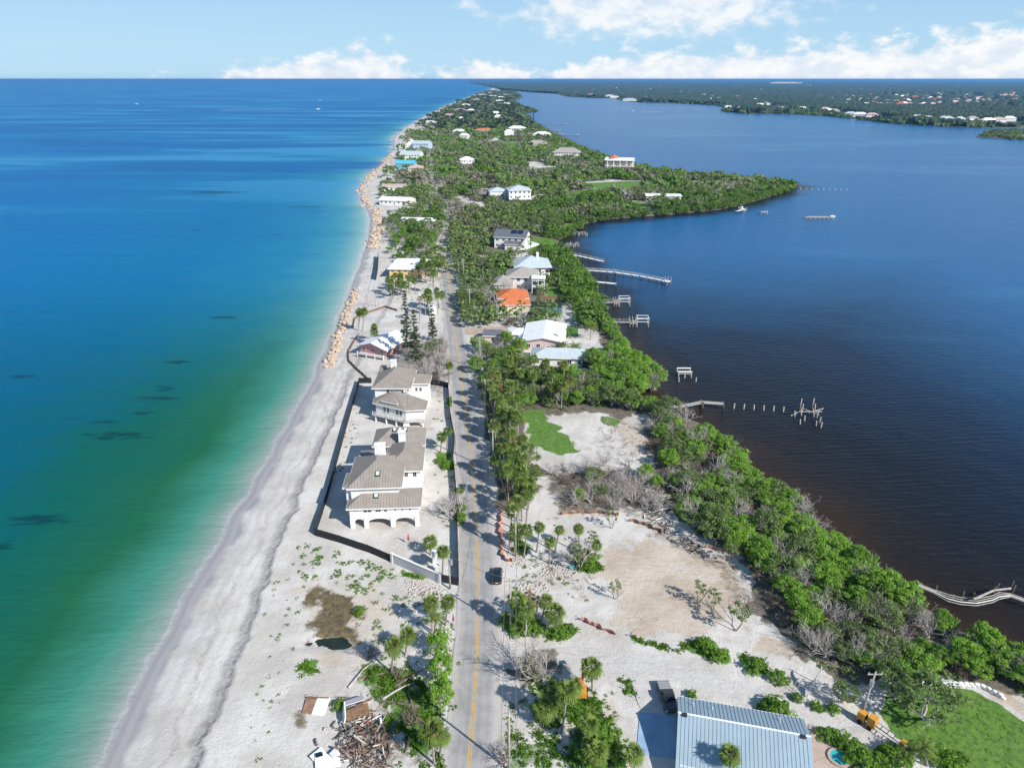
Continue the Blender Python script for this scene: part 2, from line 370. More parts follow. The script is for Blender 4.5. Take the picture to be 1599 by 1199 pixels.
# ground cover zones, surveyed as outlines on the ground: (outline pixels, edge softness m, strength)
LAWNS = [([(822,652),(850,655),(880,672),(902,690),(900,707),(870,712),(850,700),(828,694)],2.2,1.2),([(806,640),(850,640),(858,655),(815,660)],1.0,1),([(935,648),(968,655),(965,668),(940,662)],1.0,1),
  ([(1390,1068),(1470,1071),(1518,1074),(1560,1100),(1620,1140),(1640,1230),(1500,1210),(1440,1180),(1400,1150),(1372,1110)],.6,1.3),
  ([(1062,1000),(1110,1005),(1140,1025),(1132,1035),(1085,1020),(1060,1010)],1,1),([(1150,1022),(1190,1030),(1205,1050),(1180,1050)],1,1),([(980,992),(1040,1008),(1062,1018),(1030,1014),(985,1000)],.6,.9),
  ([(850,990),(880,978),(905,984),(890,998),(850,1002)],.8,1),([(880,1085),(930,1080),(965,1140),(968,1199),(870,1199),(890,1140)],2,.85),([(820,1050),(880,1060),(900,1110),(870,1150),(820,1110),(830,1080)],2.5,.65),
  ([(790,1150),(870,1140),(880,1210),(790,1210)],3,.6),([(962,1055),(985,1060),(995,1085),(975,1082)],.8,.8),([(600,1040),(640,1040),(690,1080),(690,1199),(650,1199),(600,1110),(560,1050)],2.5,.75),([(560,1035),(590,1035),(606,1052),(585,1057)],.8,1.1),
  ([(640,882),(665,890),(700,905),(690,908),(650,900)],.6,1),([(620,888),(664,900),(662,906),(624,896)],.5,1),([(805,950),(835,960),(850,985),(815,996),(795,975)],1.2,1),([(785,955),(800,960),(800,990),(788,980)],.8,.8),
  ([(800,835),(830,850),(820,870),(800,862)],1.2,.8),([(895,850),(940,870),(940,893),(905,893)],1.5,1),([(850,445),(880,450),(870,470),(848,475)],2,1.1),([(815,368),(860,372),(890,384),(850,392),(820,392)],2,1.1),
  ([(840,350),(905,350),(900,362),(840,362)],3,.9),([(838,500),(885,506),(884,520),(838,515)],1,.4),([(880,300),(990,288),(1010,292),(990,302),(890,310)],5,1.2),([(770,390),(790,395),(800,405),(770,402)],2,.9),
  ([(465,1035),(495,1030),(500,1050),(470,1058)],1.0,.9),([(712,610),(720,640),(716,645),(700,635),(690,630)],1,.9),([(676,705),(705,705),(712,735),(690,730)],1.2,.8),([(714,790),(724,790),(724,820),(716,822)],.7,1.2)]
MUD = [([(480,930),(510,915),(560,935),(570,965),(555,990),(515,1003),(482,990)],4.5,.95),([(455,1110),(475,1105),(480,1135),(455,1145)],1.5,.7),([(690,650),(700,645),(705,660)],1,.4),([(560,1100),(640,1100),(640,1199),(560,1199)],3,.5),
  ([(1030,800),(1090,850),(1160,880),(1180,960),(1150,980),(1120,900),(1050,860),(1000,830)],2.5,.45),([(875,1035),(950,1045),(1000,1065),(930,1062)],3,.22),([(1060,690),(1000,660),(1010,720)],3,.7)]
TAN = [([(940,855),(1010,840),(1090,860),(1160,900),(1160,950),(1100,990),(1030,1000),(970,985),(960,930),(930,890)],4,1.1),([(1180,985),(1260,1010),(1230,1025),(1180,1010)],2,1),([(900,1080),(960,1090),(985,1199),(945,1199),(935,1120)],2.0,.5),
  ([(1530,1070),(1580,1085),(1640,1130),(1600,1120),(1540,1085)],1.0,1.4),([(1400,1150),(1460,1175),(1500,1195),(1440,1190)],1,1.2),([(450,900),(600,900),(640,960),(560,1060),(470,1050)],6,.5),([(500,1015),(540,1015),(530,1060),(505,1050)],2,.7),
  ([(960,650),(1010,665),(1010,715),(960,690)],3,.6),([(860,465),(890,480),(930,530),(880,520)],3,.3)]
LITTER = [([(1010,620),(1150,705),(1300,830),(1440,935),(1640,1062),(1640,1100),(1530,1065),(1380,1062),(1290,1060),(1230,1000),(1170,950),(1165,880),(1060,810),(1020,740)],3,1.3),
  ([(745,590),(800,560),(1010,580),(1020,640),(970,655),(930,645),(830,650),(815,700),(850,740),(830,790),(775,800),(768,740),(760,680)],2.5,1.0),([(850,740),(950,730),(1050,740),(1050,810),(1000,805),(870,800)],4,.8),
  ([(620,600),(690,560),(700,600),(690,640),(672,610)],2,.5),([(830,1010),(870,1010),(880,1050),(820,1080),(790,1050)],2,.7),([(640,560),(700,545),(705,595),(660,590)],3,.6),([(640,1090),(690,1090),(700,1199),(600,1199)],2,.5)]
RUBBLE = [([(840,880),(870,875),(905,895),(880,908),(845,900)],1.5,1.2),([(800,860),(820,858),(825,880),(805,885)],1,1.1),([(800,905),(850,910),(860,925),(810,925)],1.5,.7),([(630,900),(690,915),(700,935),(640,930)],2,.8),([(800,838),(812,870),(800,890),(793,860)],1,.5)]
GREY = [([(760,1000),(860,1005),(960,1010),(1060,1035),(1200,1070),(1340,1110),(1420,1160),(1380,1190),(1290,1120),(1180,1095),(1060,1075),(960,1062),(900,1035),(760,1030)],2.0,.9),([(722,500),(800,495),(800,520),(725,520)],2,.6),
  ([(672,600),(700,610),(700,640),(680,700),(690,820),(705,905),(620,870),(560,840),(600,820),(670,820),(668,700)],2,.35)]
def zone(X, Y, Z, seed):
    r = np.zeros(X.shape)
    for pix, soft, amp in Z:
        poly = GP(pix); a = np.array(poly); m = soft*2+3
        sel = (X > a[:,0].min()-m) & (X < a[:,0].max()+m) & (Y > a[:,1].min()-m) & (Y < a[:,1].max()+m)
        if not sel.any(): continue
        x, y = X[sel], Y[sel]; d = pdist(x, y, poly, True); d = np.where(inpoly(x, y, poly), d, -d)
        d = d+(fbm(x/2.2, y/2.2, seed)-.5)*soft*2.2
        r[sel] = np.maximum(r[sel], amp*sstep(d, -soft*.5, soft*.8))
    return r
def forest_west(Y):   # western limit of the closed wood as distance east of the gulf shore
    return np.interp(Y, [0,225,330,420,520,650,800,1100,1600,3000,9000],[300,60,46,44,48,40,38,42,46,60,80])

def CLR(X, Y): return vnoise(np.asarray(X)/24.0, np.asarray(Y)/42.0, 99)*sstep(np.asarray(Y), 300, 380)*sstep(np.asarray(Xb(Y)-X), 12, 24)*sstep(np.asarray(X-Xroad(Y)), 6, 14)
pys = np.r_[np.arange(1640,1200,-9.0), np.arange(1200,560,-2.4), np.arange(560,330,-2.4), np.arange(330,200,-1.4), np.arange(200,137,-.8)]
Ys = np.array([GY(p, 1.0) for p in pys])
NC = 310; us = np.linspace(0, 1, NC)
YY = np.repeat(Ys[:,None], NC, 1); xa = Xg(Ys)-10; xb = Xb(Ys)+6
XX = xa[:,None]+(xb-xa)[:,None]*us[None,:]
ZZ = hgt(XX, YY)
V = np.c_[XX.ravel(), YY.ravel(), ZZ.ravel()]
R = len(Ys); idx = np.arange(R*NC).reshape(R, NC)
F = np.c_[idx[:-1,:-1].ravel(), idx[:-1,1:].ravel(), idx[1:,1:].ravel(), idx[1:,:-1].ravel()]
x, y = V[:,0], V[:,1]
a_lawn = zone(x, y, LAWNS, 51); a_mud = zone(x, y, MUD, 52); a_tan = zone(x, y, TAN, 53); a_lit = zone(x, y, LITTER, 54); a_rub = zone(x, y, RUBBLE, 55); a_grey = zone(x, y, GREY, 56)
dg = x-Xg(y)
wood = sstep(dg+(fbm(x/12, y/12, 57)-.5)*22, forest_west(y)-6, forest_west(y)+8)*sstep(y, 250, 330)*sstep(np.abs(x-Xroad(y)), 4.5, 9)
east = sstep(x-Xroad(y), 8, 16)*sstep(y, 225, 260)*(1-sstep(y, 300, 340))*.35
a_lit = np.maximum(a_lit, np.maximum(wood*.95, east)); a_lit *= (1-.8*np.clip(a_lawn, 0, 1))
a_lit = np.maximum(a_lit, (1-sstep(Xb(y)-x+(fbm(x/4, y/4, 58)-.5)*6, 7, 12))*1.1)
clr = CLR(x, y); a_lit *= 1-.9*sstep(clr, .66, .74); a_lawn = np.maximum(a_lawn, sstep(clr, .68, .76)*sstep(vnoise(x/60, y/60, 97), .35, .6)*.9*sstep(dg, 40, 60))
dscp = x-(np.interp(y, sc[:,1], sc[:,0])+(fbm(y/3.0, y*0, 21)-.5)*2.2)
a_scarp = .7*sstep(dscp, -2.6, -1.4)*(1-sstep(dscp, -.4, .2))+.4*sstep(dscp, -.7, -.4)*(1-sstep(dscp, .0, .3))*(1-sstep(y, 195, 220))  # grey scarp face, with the shadow line of its top edge painted in
m, nt, b = newmat('island_ground')
pos = node(nt, 'ShaderNodeNewGeometry').outputs['Position']
def at(n): return node(nt, 'ShaderNodeAttribute', attribute_name=n).outputs['Fac']
nA = noise(nt, pos, .11, 5, .6); nB = noise(nt, pos, 1.1, 5, .65); nC = noise(nt, pos, 5.0, 3, .6)
sand = mixc(nt, ramp(nt, nA, .35, .65), (.47,.44,.405), (.60,.575,.545))
sand = mixc(nt, mth(nt, 'MULTIPLY', ramp(nt, nB, .52, .74), .5), sand, (.38,.345,.305))
sand = mixc(nt, mth(nt, 'MULTIPLY', ramp(nt, nC, .60, .72), mth(nt, 'MULTIPLY', ramp(nt, noise(nt, pos, .045, 3), .42, .62), .75)), sand, (.22,.19,.155))
sand = mixc(nt, mth(nt, 'MULTIPLY', mth(nt, 'MULTIPLY', ramp(nt, noise(nt, pos, .30, 4, .65), .52, .72), ramp(nt, at('dshore'), 26.0, 40.0)), .55), sand, (.34,.30,.25))
sand = mixc(nt, mth(nt, 'MULTIPLY', mth(nt, 'MULTIPLY', ramp(nt, noise(nt, pos, .17, 4, .6), .56, .70), ramp(nt, at('dshore'), 26.0, 40.0)), .5), sand, (.66,.64,.62))
def lay(base, mask, colr, amt=1.0, w=.5, n=None):
    f = mth(nt, 'ADD', mask, mth(nt, 'MULTIPLY', mth(nt, 'SUBTRACT', n if n else nB, .5), w*2))
    return mixc(nt, mth(nt, 'MULTIPLY', ramp(nt, f, .25, .75), amt), base, colr)
c = lay(sand, at('tan'), mixc(nt, ramp(nt, nA, .3, .7), (.42,.335,.255), (.53,.46,.385)), .92, .7, nA)
trk = noise(nt, node(nt, 'ShaderNodeMapping', {0: pos, 2: (0,0,.5), 3: (.22, .9, 1)}).outputs[0], 1.0, 4, .6, 2.2)
trk2 = noise(nt, node(nt, 'ShaderNodeMapping', {0: pos, 2: (0,0,-.24), 3: (.16, .8, 1)}).outputs[0], 1.0, 4, .6, 1.8)
c = mixc(nt, mth(nt, 'MULTIPLY', mth(nt, 'MULTIPLY', at('tan'), ramp(nt, trk, .52, .66)), .5), c, (.31,.245,.185))
c = mixc(nt, mth(nt, 'MULTIPLY', mth(nt, 'MULTIPLY', at('tan'), ramp(nt, trk2, .54, .68)), .45), c, (.56,.52,.48))
c = lay(c, at('grey'), mixc(nt, ramp(nt, nB, .3, .7), (.46,.44,.42), (.55,.53,.51)), .75, .4)
c = mixc(nt, mth(nt, 'MULTIPLY', mth(nt, 'MULTIPLY', at('grey'), ramp(nt, trk2, .52, .66)), .5), c, (.34,.315,.29))
c = lay(c, at('rubble'), mixc(nt, ramp(nt, nC, .4, .6), (.36,.29,.25), (.58,.53,.50)), .7, .6, nC)
c = lay(c, at('litter'), mixc(nt, ramp(nt, nB, .3, .7), (.060,.050,.035), (.16,.135,.10)), .93, .55)
c = lay(c, at('mud'), mixc(nt, ramp(nt, nB, .35, .65), (.050,.038,.014), (.155,.110,.045)), .92, .5)
c = lay(c, at('lawn'), mixc(nt, ramp(nt, nB, .3, .7), (.045,.130,.008), (.110,.225,.018)), .95, .35)
wet = mth(nt, 'SUBTRACT', 1.0, ramp(nt, mth(nt, 'ADD', at('dshore'), mth(nt, 'MULTIPLY', mth(nt, 'SUBTRACT', noise(nt, pos, .12, 4), .5), 7.0)), 1.5, 4.2))
c = mixc(nt, mth(nt, 'MULTIPLY', wet, .9), c, (.275,.265,.275))
sw = node(nt, 'ShaderNodeTexWave', {'Vector': node(nt, 'ShaderNodeCombineXYZ', {0: mth(nt, 'MULTIPLY', at('dshore'), .1)}).outputs[0], 'Scale': 1.3, 'Distortion': 6.0, 'Detail': 3.0}, wave_type='BANDS').outputs[1]
bch = mth(nt, 'MULTIPLY', mth(nt, 'SUBTRACT', 1.0, ramp(nt, at('dshore'), 10.0, 15.0)), ramp(nt, sw, .35, .9))
c = mixc(nt, mth(nt, 'MULTIPLY', bch, .35), c, (.44,.42,.41))
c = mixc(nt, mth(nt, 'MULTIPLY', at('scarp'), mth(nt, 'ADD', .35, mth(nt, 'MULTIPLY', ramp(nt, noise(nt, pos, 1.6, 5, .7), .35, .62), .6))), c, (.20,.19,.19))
wr = mth(nt, 'ABSOLUTE', mth(nt, 'SUBTRACT', mth(nt, 'ADD', at('dshore'), mth(nt, 'MULTIPLY', mth(nt, 'SUBTRACT', noise(nt, pos, .10, 4, .6), .5), 9.0)), 8.5))
c = mixc(nt, mth(nt, 'MULTIPLY', mth(nt, 'MULTIPLY', mth(nt, 'SUBTRACT', 1.0, ramp(nt, wr, .1, .7)), ramp(nt, nC, .42, .6)), .55), c, (.24,.215,.195))
setc(nt, b, 'Base Color', c)
setc(nt, b, 'Roughness', mth(nt, 'SUBTRACT', .95, mth(nt, 'MULTIPLY', wet, .45)))
b.inputs['Specular IOR Level'].default_value = .25
hh = mth(nt, 'ADD', noise(nt, pos, 2.2, 5, .7), mth(nt, 'MULTIPLY', noise(nt, pos, .5, 3), 1.2))
dry = mth(nt, 'SUBTRACT', 1.0, mth(nt, 'MULTIPLY', wet, .85))
bpn = node(nt, 'ShaderNodeBump', {'Strength': mth(nt, 'MULTIPLY', dry, .55), 'Distance': .22, 'Height': hh}); nt.links.new(bpn.outputs[0], b.inputs['Normal'])
M['ground'] = m
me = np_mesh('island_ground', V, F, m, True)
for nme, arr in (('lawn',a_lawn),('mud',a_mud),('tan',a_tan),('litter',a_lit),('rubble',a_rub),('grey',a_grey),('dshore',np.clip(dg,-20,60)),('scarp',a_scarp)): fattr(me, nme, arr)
tag(inst(me, 'island_ground'), kind='structure')

# --- road
def ribbon(line, w0, w1, z, name, mat, parent=None, kind=None, rows=None, jag=0.0):
    d = np.gradient(line, axis=0); nrm = np.c_[d[:,1], -d[:,0]]; nrm /= np.linalg.norm(nrm, axis=1)[:,None]
    k = 7; ts = np.linspace(w0, w1, k); n = len(line)
    Vv = np.zeros((n, k, 3))
    for i, t in enumerate(ts):
        q = line+nrm*t
        if jag and i in (0, k-1): q = q+nrm*((fbm(line[:,1]/3.0, line[:,0]*0+i, 61)-.5)*jag*2)[:,None]
        Vv[:,i,0] = q[:,0]; Vv[:,i,1] = q[:,1]; Vv[:,i,2] = z
    ix = np.arange(n*k).reshape(n, k)
    Fq = np.c_[ix[:-1,:-1].ravel(), ix[:-1,1:].ravel(), ix[1:,1:].ravel(), ix[1:,:-1].ravel()]
    me = np_mesh(name, Vv.reshape(-1, 3), Fq, mat); fattr(me, 'across', np.tile(np.abs(ts), n)); fattr(me, 'side', np.tile(ts, n))
    o = inst(me, name, parent)
    return tag(o, kind=kind) if kind else o
m, nt, b = newmat('road_asphalt')
pos = node(nt, 'ShaderNodeNewGeometry').outputs['Position']
ac = node(nt, 'ShaderNodeAttribute', attribute_name='across').outputs['Fac']
sd = node(nt, 'ShaderNodeAttribute', attribute_name='side').outputs['Fac']
n1 = noise(nt, pos, .35, 5, .6); n2 = noise(nt, pos, 2.0, 5, .7)
asp = mixc(nt, ramp(nt, n1, .3, .7), (.27,.26,.255), (.37,.36,.35))
asp = mixc(nt, mth(nt, 'MULTIPLY', ramp(nt, noise(nt, node(nt, 'ShaderNodeCombineXYZ', {0: mth(nt, 'MULTIPLY', sd, 1.4), 1: mth(nt, 'MULTIPLY', node(nt, 'ShaderNodeSeparateXYZ', {0: pos}).outputs[1], .03)}).outputs[0], 1.0, 4), .45, .65), .35), asp, (.20,.195,.19))
dust = ramp(nt, mth(nt, 'ADD', ac, mth(nt, 'MULTIPLY', mth(nt, 'SUBTRACT', n2, .5), 2.6)), 2.2, 3.8)
setc(nt, b, 'Base Color', mixc(nt, mth(nt, 'MULTIPLY', dust, .9), asp, (.47,.44,.41))); b.inputs['Roughness'].default_value = .9
bpn = node(nt, 'ShaderNodeBump', {'Strength': .3, 'Distance': .03, 'Height': noise(nt, pos, 8.0, 3)}); nt.links.new(bpn.outputs[0], b.inputs['Normal'])
M['asphalt'] = m
m, nt, b = newmat('yellow_line_paint')
pos = node(nt, 'ShaderNodeNewGeometry').outputs['Position']
setc(nt, b, 'Base Color', mixc(nt, ramp(nt, noise(nt, pos, 1.2, 5, .7), .42, .66), (.62,.36,.06), (.36,.30,.22))); b.inputs['Roughness'].default_value = .8
M['yellow'] = m
road = ribbon(ROAD, -3.7, 4.0, 1.36, 'road', M['asphalt'], None, 'structure', jag=.7)
near_line = ROAD[ROAD[:,1] < 520]
ribbon(near_line, -.27, -.09, 1.366, 'centre_line', M['yellow'], road); ribbon(near_line, .09, .27, 1.366, 'centre_line', M['yellow'], road)

# --- water
def wgrid(pxs, pys, z=0.0):
    PX, PY = np.meshgrid(pxs, pys); u = (PX-799.5)/FPX; v = (599.5-PY)/FPX; t = (z-CAMH)/(v*CP-SP)
    X = u*t; Y = (v*SP+CP)*t; n, k = PX.shape; ix = np.arange(n*k).reshape(n, k)
    return X.ravel(), Y.ravel(), np.c_[ix[:-1,:-1].ravel(), ix[1:,:-1].ravel(), ix[1:,1:].ravel(), ix[:-1,1:].ravel()]
wpy = np.r_[[123.94,124.0,124.1,124.3,124.6,125,125.5,126], np.arange(127,160,1.0), np.arange(160,300,3), np.arange(300,1400,7), [1500,1650]]
X, Y, F = wgrid(np.r_[np.arange(-2200,-100,120), np.arange(-100,720,7), np.arange(720,860,7)], wpy)
dsh = Xg(Y)-X
dsh = np.where(dsh > 3, pdist(X, Y, [tuple(p) for p in gp])*.85+.15*np.abs(dsh), dsh)
F = F[(dsh[F].max(1) > -6)]
me = np_mesh('gulf_water', np.c_[X, Y, X*0], F, None, True); fattr(me, 'dshore', np.clip(dsh, -10, 4000))
bed = np.zeros(len(X))
for a_, b_, ra, rb in ((185,680,60,9),(258,606,26,6),(245,622,42,6),(222,646,30,6),(60,812,70,11),(8,850,18,12),(350,497,30,4),(150,590,40,4),(330,300,60,3),(192,1063,8,7),(275,565,30,4)):
    cx_, cy_ = G(a_, b_, 0); ex_ = abs(G(a_+ra, b_, 0)[0]-cx_); ey_ = abs(GY(b_-rb)-GY(b_+rb))/2
    bed = np.maximum(bed, np.exp(-(((X-cx_)/ex_)**2+((Y-cy_)/ey_)**2)*1.1))
fattr(me, 'bed', bed)
m, nt, b = newmat('gulf_water')
pos = node(nt, 'ShaderNodeNewGeometry').outputs['Position']
d = node(nt, 'ShaderNodeAttribute', attribute_name='dshore').outputs['Fac']
wn = noise(nt, pos, .05, 4, .5)
d2 = mth(nt, 'ADD', d, mth(nt, 'MULTIPLY', mth(nt, 'SUBTRACT', wn, .5), mth(nt, 'MINIMUM', mth(nt, 'MULTIPLY', d, .7), 60.0)))
dl = mth(nt, 'MULTIPLY', mth(nt, 'LOGARITHM', mth(nt, 'MAXIMUM', mth(nt, 'ADD', d2, 1.0), 1.0), 10.0), 1/3.2)     # depth grows offshore
wc = cramp(nt, dl, [(0.0,(.31,.305,.31)),(.10,(.30,.325,.315)),(.20,(.18,.28,.24)),(.32,(.045,.215,.160)),(.42,(.014,.112,.055)),(.52,(.004,.100,.085)),(.60,(.001,.095,.160)),(.72,(.001,.105,.240)),(.89,(.002,.135,.340)),(1.0,(.002,.145,.360))])
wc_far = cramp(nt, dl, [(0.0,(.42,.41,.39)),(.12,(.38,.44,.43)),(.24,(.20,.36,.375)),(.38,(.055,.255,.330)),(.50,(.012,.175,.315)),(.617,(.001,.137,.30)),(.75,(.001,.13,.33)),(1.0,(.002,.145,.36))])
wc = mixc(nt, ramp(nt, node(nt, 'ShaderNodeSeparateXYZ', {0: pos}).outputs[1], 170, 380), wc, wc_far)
bed = node(nt, 'ShaderNodeAttribute', attribute_name='bed').outputs['Fac']
wc = mixc(nt, mth(nt, 'MULTIPLY', ramp(nt, mth(nt, 'ADD', bed, mth(nt, 'MULTIPLY', mth(nt, 'SUBTRACT', noise(nt, node(nt, 'ShaderNodeMapping', {0: pos, 3: (.16, .42, 1)}).outputs[0], 1.0, 5, .65), .5), 2.6)), .42, .95), .7), wc, (.003,.030,.045))
fo = noise(nt, pos, .35, 5, .65)
fl = mth(nt, 'ABSOLUTE', mth(nt, 'SUBTRACT', mth(nt, 'ADD', d, mth(nt, 'MULTIPLY', mth(nt, 'SUBTRACT', fo, .5), 3.4)), .9))
wc = mixc(nt, mth(nt, 'MULTIPLY', mth(nt, 'SUBTRACT', 1.0, ramp(nt, fl, .05, .45)), .22), wc, (.55,.56,.56))
# seagrass beds along the shore
gv = node(nt, 'ShaderNodeMapping', {0: pos, 3: (.022, .062, 1)}).outputs[0]
gr = mth(nt, 'MULTIPLY', ramp(nt, noise(nt, gv, 1.0, 4, .5, .3), .66, .72), ramp(nt, d, 16, 40))
gr = mth(nt, 'MULTIPLY', gr, mth(nt, 'SUBTRACT', 1.0, ramp(nt, d, 110, 260)))
wc = mixc(nt, mth(nt, 'MULTIPLY', gr, .75), wc, (.004,.030,.050))
bv = node(nt, 'ShaderNodeMapping', {0: pos, 3: (.0016, .0085, 1)}).outputs[0]
bands = noise(nt, bv, 1.0, 5, .6, .4)  # cloud shadow and wind streaks painted into the far gulf colour
far = ramp(nt, node(nt, 'ShaderNodeSeparateXYZ', {0: pos}).outputs[1], 300, 900)
wc = mixc(nt, mth(nt, 'MULTIPLY', mth(nt, 'MULTIPLY', ramp(nt, bands, .50, .60), far), .85), wc, (.001,.095,.290))
wc = mixc(nt, mth(nt, 'MULTIPLY', mth(nt, 'MULTIPLY', mth(nt, 'SUBTRACT', 1.0, ramp(nt, bands, .40, .48)), far), .75), wc, (.035,.235,.44))
setc(nt, b, 'Base Color', wc); b.inputs['Roughness'].default_value = .35; b.inputs['IOR'].default_value = 1.33; b.inputs['Specular IOR Level'].default_value = .03
wv = node(nt, 'ShaderNodeMapping', {0: pos, 2: (0,0,.35), 3: (.28, .75, 1)}).outputs[0]
sw2 = noise(nt, node(nt, 'ShaderNodeMapping', {0: pos, 2: (0,0,.16), 3: (.014, .11, 1)}).outputs[0], 1.0, 4, .55, .4)
hh = mth(nt, 'ADD', noise(nt, wv, 1.0, 6, .62), mth(nt, 'ADD', mth(nt, 'MULTIPLY', noise(nt, pos, .09, 3, .5), 2.0), mth(nt, 'MULTIPLY', sw2, 2.6)))
bpn = node(nt, 'ShaderNodeBump', {'Strength': .55, 'Distance': .5, 'Height': hh}); nt.links.new(bpn.outputs[0], b.inputs['Normal'])
me.materials.append(m); tag(inst(me, 'gulf_water'), kind='structure')

MAIN_PX = [(734,131),(752,133),(766,137),(778,140.5),(800,142),(826,144.5),(870,147),(886,151),(920,153),(960,154),(985,160),(1050,161),(1120,165),(1133,169),(1128,174.5),(1160,177.5),(1230,178.5),(1290,181),(1340,187),(1400,194),(1470,198),(1540,200),(1590,200),(1640,192),(1800,190),(2400,205),(3400,220)]
X, Y, F = wgrid(np.r_[np.arange(740,1640,9), np.arange(1640,3600,140)], np.r_[np.arange(136,160,1.0), np.arange(160,300,3), np.arange(300,1400,9), [1500,1650]], -.02)
db_ = X-Xb(Y); F = F[db_[F].max(1) > -8]
dist = np.minimum(pdist(X, Y, [tuple(p) for p in bp_]), 400)
me = np_mesh('bay_water', np.c_[X, Y, X*0-.02], F, None, True); fattr(me, 'dshore', np.where(db_ > 0, dist, 0))
m, nt, b = newmat('bay_water')
pos = node(nt, 'ShaderNodeNewGeometry').outputs['Position']
d = node(nt, 'ShaderNodeAttribute', attribute_name='dshore').outputs['Fac']
dn = mth(nt, 'ADD', d, mth(nt, 'MULTIPLY', mth(nt, 'SUBTRACT', noise(nt, pos, .04, 4), .5), 26.0))
sky_tone = ramp(nt, mth(nt, 'ADD', node(nt, 'ShaderNodeSeparateXYZ', {0: pos}).outputs[1], mth(nt, 'MULTIPLY', mth(nt, 'SUBTRACT', noise(nt, pos, .02, 3), .5), 60.0)), 130, 420)  # sky reflection put into the base colour, bluer up the bay
deep = mth(nt, 'MAXIMUM', mth(nt, 'MULTIPLY', dn, 1/190.0), mth(nt, 'MULTIPLY', mth(nt, 'MULTIPLY', sky_tone, ramp(nt, dn, -4, 26)), 1.0))  # offshore depth joined with the painted sky blue
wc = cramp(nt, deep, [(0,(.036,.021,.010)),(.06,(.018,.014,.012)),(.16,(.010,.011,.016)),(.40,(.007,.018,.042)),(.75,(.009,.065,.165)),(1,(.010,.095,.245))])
wst = noise(nt, node(nt, 'ShaderNodeMapping', {0: pos, 2: (0,0,-.12), 3: (.0022, .011, 1)}).outputs[0], 1.0, 5, .6, .5)
wc = mixc(nt, mth(nt, 'MULTIPLY', mth(nt, 'MULTIPLY', ramp(nt, wst, .48, .66), ramp(nt, d, 60, 220)), .5), wc, (.045,.185,.33))
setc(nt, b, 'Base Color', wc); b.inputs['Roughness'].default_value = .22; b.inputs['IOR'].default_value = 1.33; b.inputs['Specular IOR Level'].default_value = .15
wv = node(nt, 'ShaderNodeMapping', {0: pos, 2: (0,0,-.30), 3: (.30, 1.05, 1)}).outputs[0]
hh = mth(nt, 'ADD', mth(nt, 'ADD', noise(nt, wv, .8, 5, .6), mth(nt, 'MULTIPLY', node(nt, 'ShaderNodeTexWave', {'Vector': wv, 'Scale': .16, 'Distortion': 9.0, 'Detail': 2.0}, bands_direction='Y').outputs[1], .13)), mth(nt, 'MULTIPLY', noise(nt, pos, .035, 4, .6), 2.2))
bpn = node(nt, 'ShaderNodeBump', {'Strength': .55, 'Distance': .5, 'Height': hh}); nt.links.new(bpn.outputs[0], b.inputs['Normal'])
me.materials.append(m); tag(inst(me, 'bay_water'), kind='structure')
# sea floor under everything
mb = MB(); mb.add([(-160000,-300,-6),(160000,-300,-6),(160000,140000,-6),(-160000,140000,-6)], [(0,1,2,3)])
tag(mb.build('seabed', smat('seabed_sand', (.12,.16,.15), .95)), kind='structure')

mb = MB(); mb.prism([(POND[0]+9*math.cos(k*.3927), POND[1]+3.6*math.sin(k*.3927)) for k in range(16)], .2, .93)
tag(mb.build('pond_water', smat('pond_water', (.018,.028,.018), .08, var=.3, scale=.6, spec=.5)), kind='structure')
# --- mainland: ground sheet and closed canopy far beyond the bay
MAINLAND = GP(MAIN_PX, 0.0)+[(160000, 9000), (160000, 138000), (-7800, 138000)]
mb = MB(); mb.add([(x, y, .6) for x, y in MAINLAND], [tuple(range(len(MAINLAND)))])
mb.add([(x, y, -3) for x, y in MAINLAND]+[(x, y, .6) for x, y in MAINLAND], [(i, i+1, len(MAINLAND)+i+1, len(MAINLAND)+i) for i in range(len(MAIN_PX)-1)])
tag(mb.build('mainland_ground', smat('mainland_soil', (.13,.13,.085), .95, var=.4, scale=.01)), kind='structure')
ISLET = GP([(1524,214),(1545,207),(1600,205),(1700,205),(1800,214),(1700,220),(1580,219)], 0)
mb = MB(); mb.prism(ISLET, -2, .5); tag(mb.build('islet_ground', smat('islet_mud', (.10,.085,.06), .95)), kind='structure')

cpy = np.r_[np.arange(124.3,126,.12), np.arange(126,134,.2), np.arange(134,206,.3)]; cpx = np.r_[np.arange(700,1640,1.9), np.arange(1640,2500,10)]
PXg, PYg = np.meshgrid(cpx, cpy); PXg = PXg+nrs.uniform(-.6,.6,PXg.shape)
u = (PXg-799.5)/FPX; v = (599.5-PYg)/FPX; t = (3.0-CAMH)/(v*CP-SP); X = (u*t); Y = ((v*SP+CP)*t)
ins_ = inpoly(X, Y, MAINLAND)
dd = pdist(X, Y, MAINLAND[:len(MAIN_PX)])
cl = fbm(X/220, Y/220, 71, 3)
Z = 3.0+ (5.0*vnoise(X/17, Y/17, 72)+4.0*vnoise(X/7.1, Y/7.1, 73)+6.5*nrs.rand(*X.shape)+6*(cl-.35))*sstep(dd, 0, 18)
TOWN = (inpoly(PXg, PYg, [(1310,160),(1380,146),(1640,142),(1640,172),(1480,168),(1380,170)]) & (vnoise(PXg/7, PYg/2.2, 74) > .62))
SHOREG = (dd < 46) & (PXg > 1190) & (vnoise(X/40, Y/40, 75) > .42)
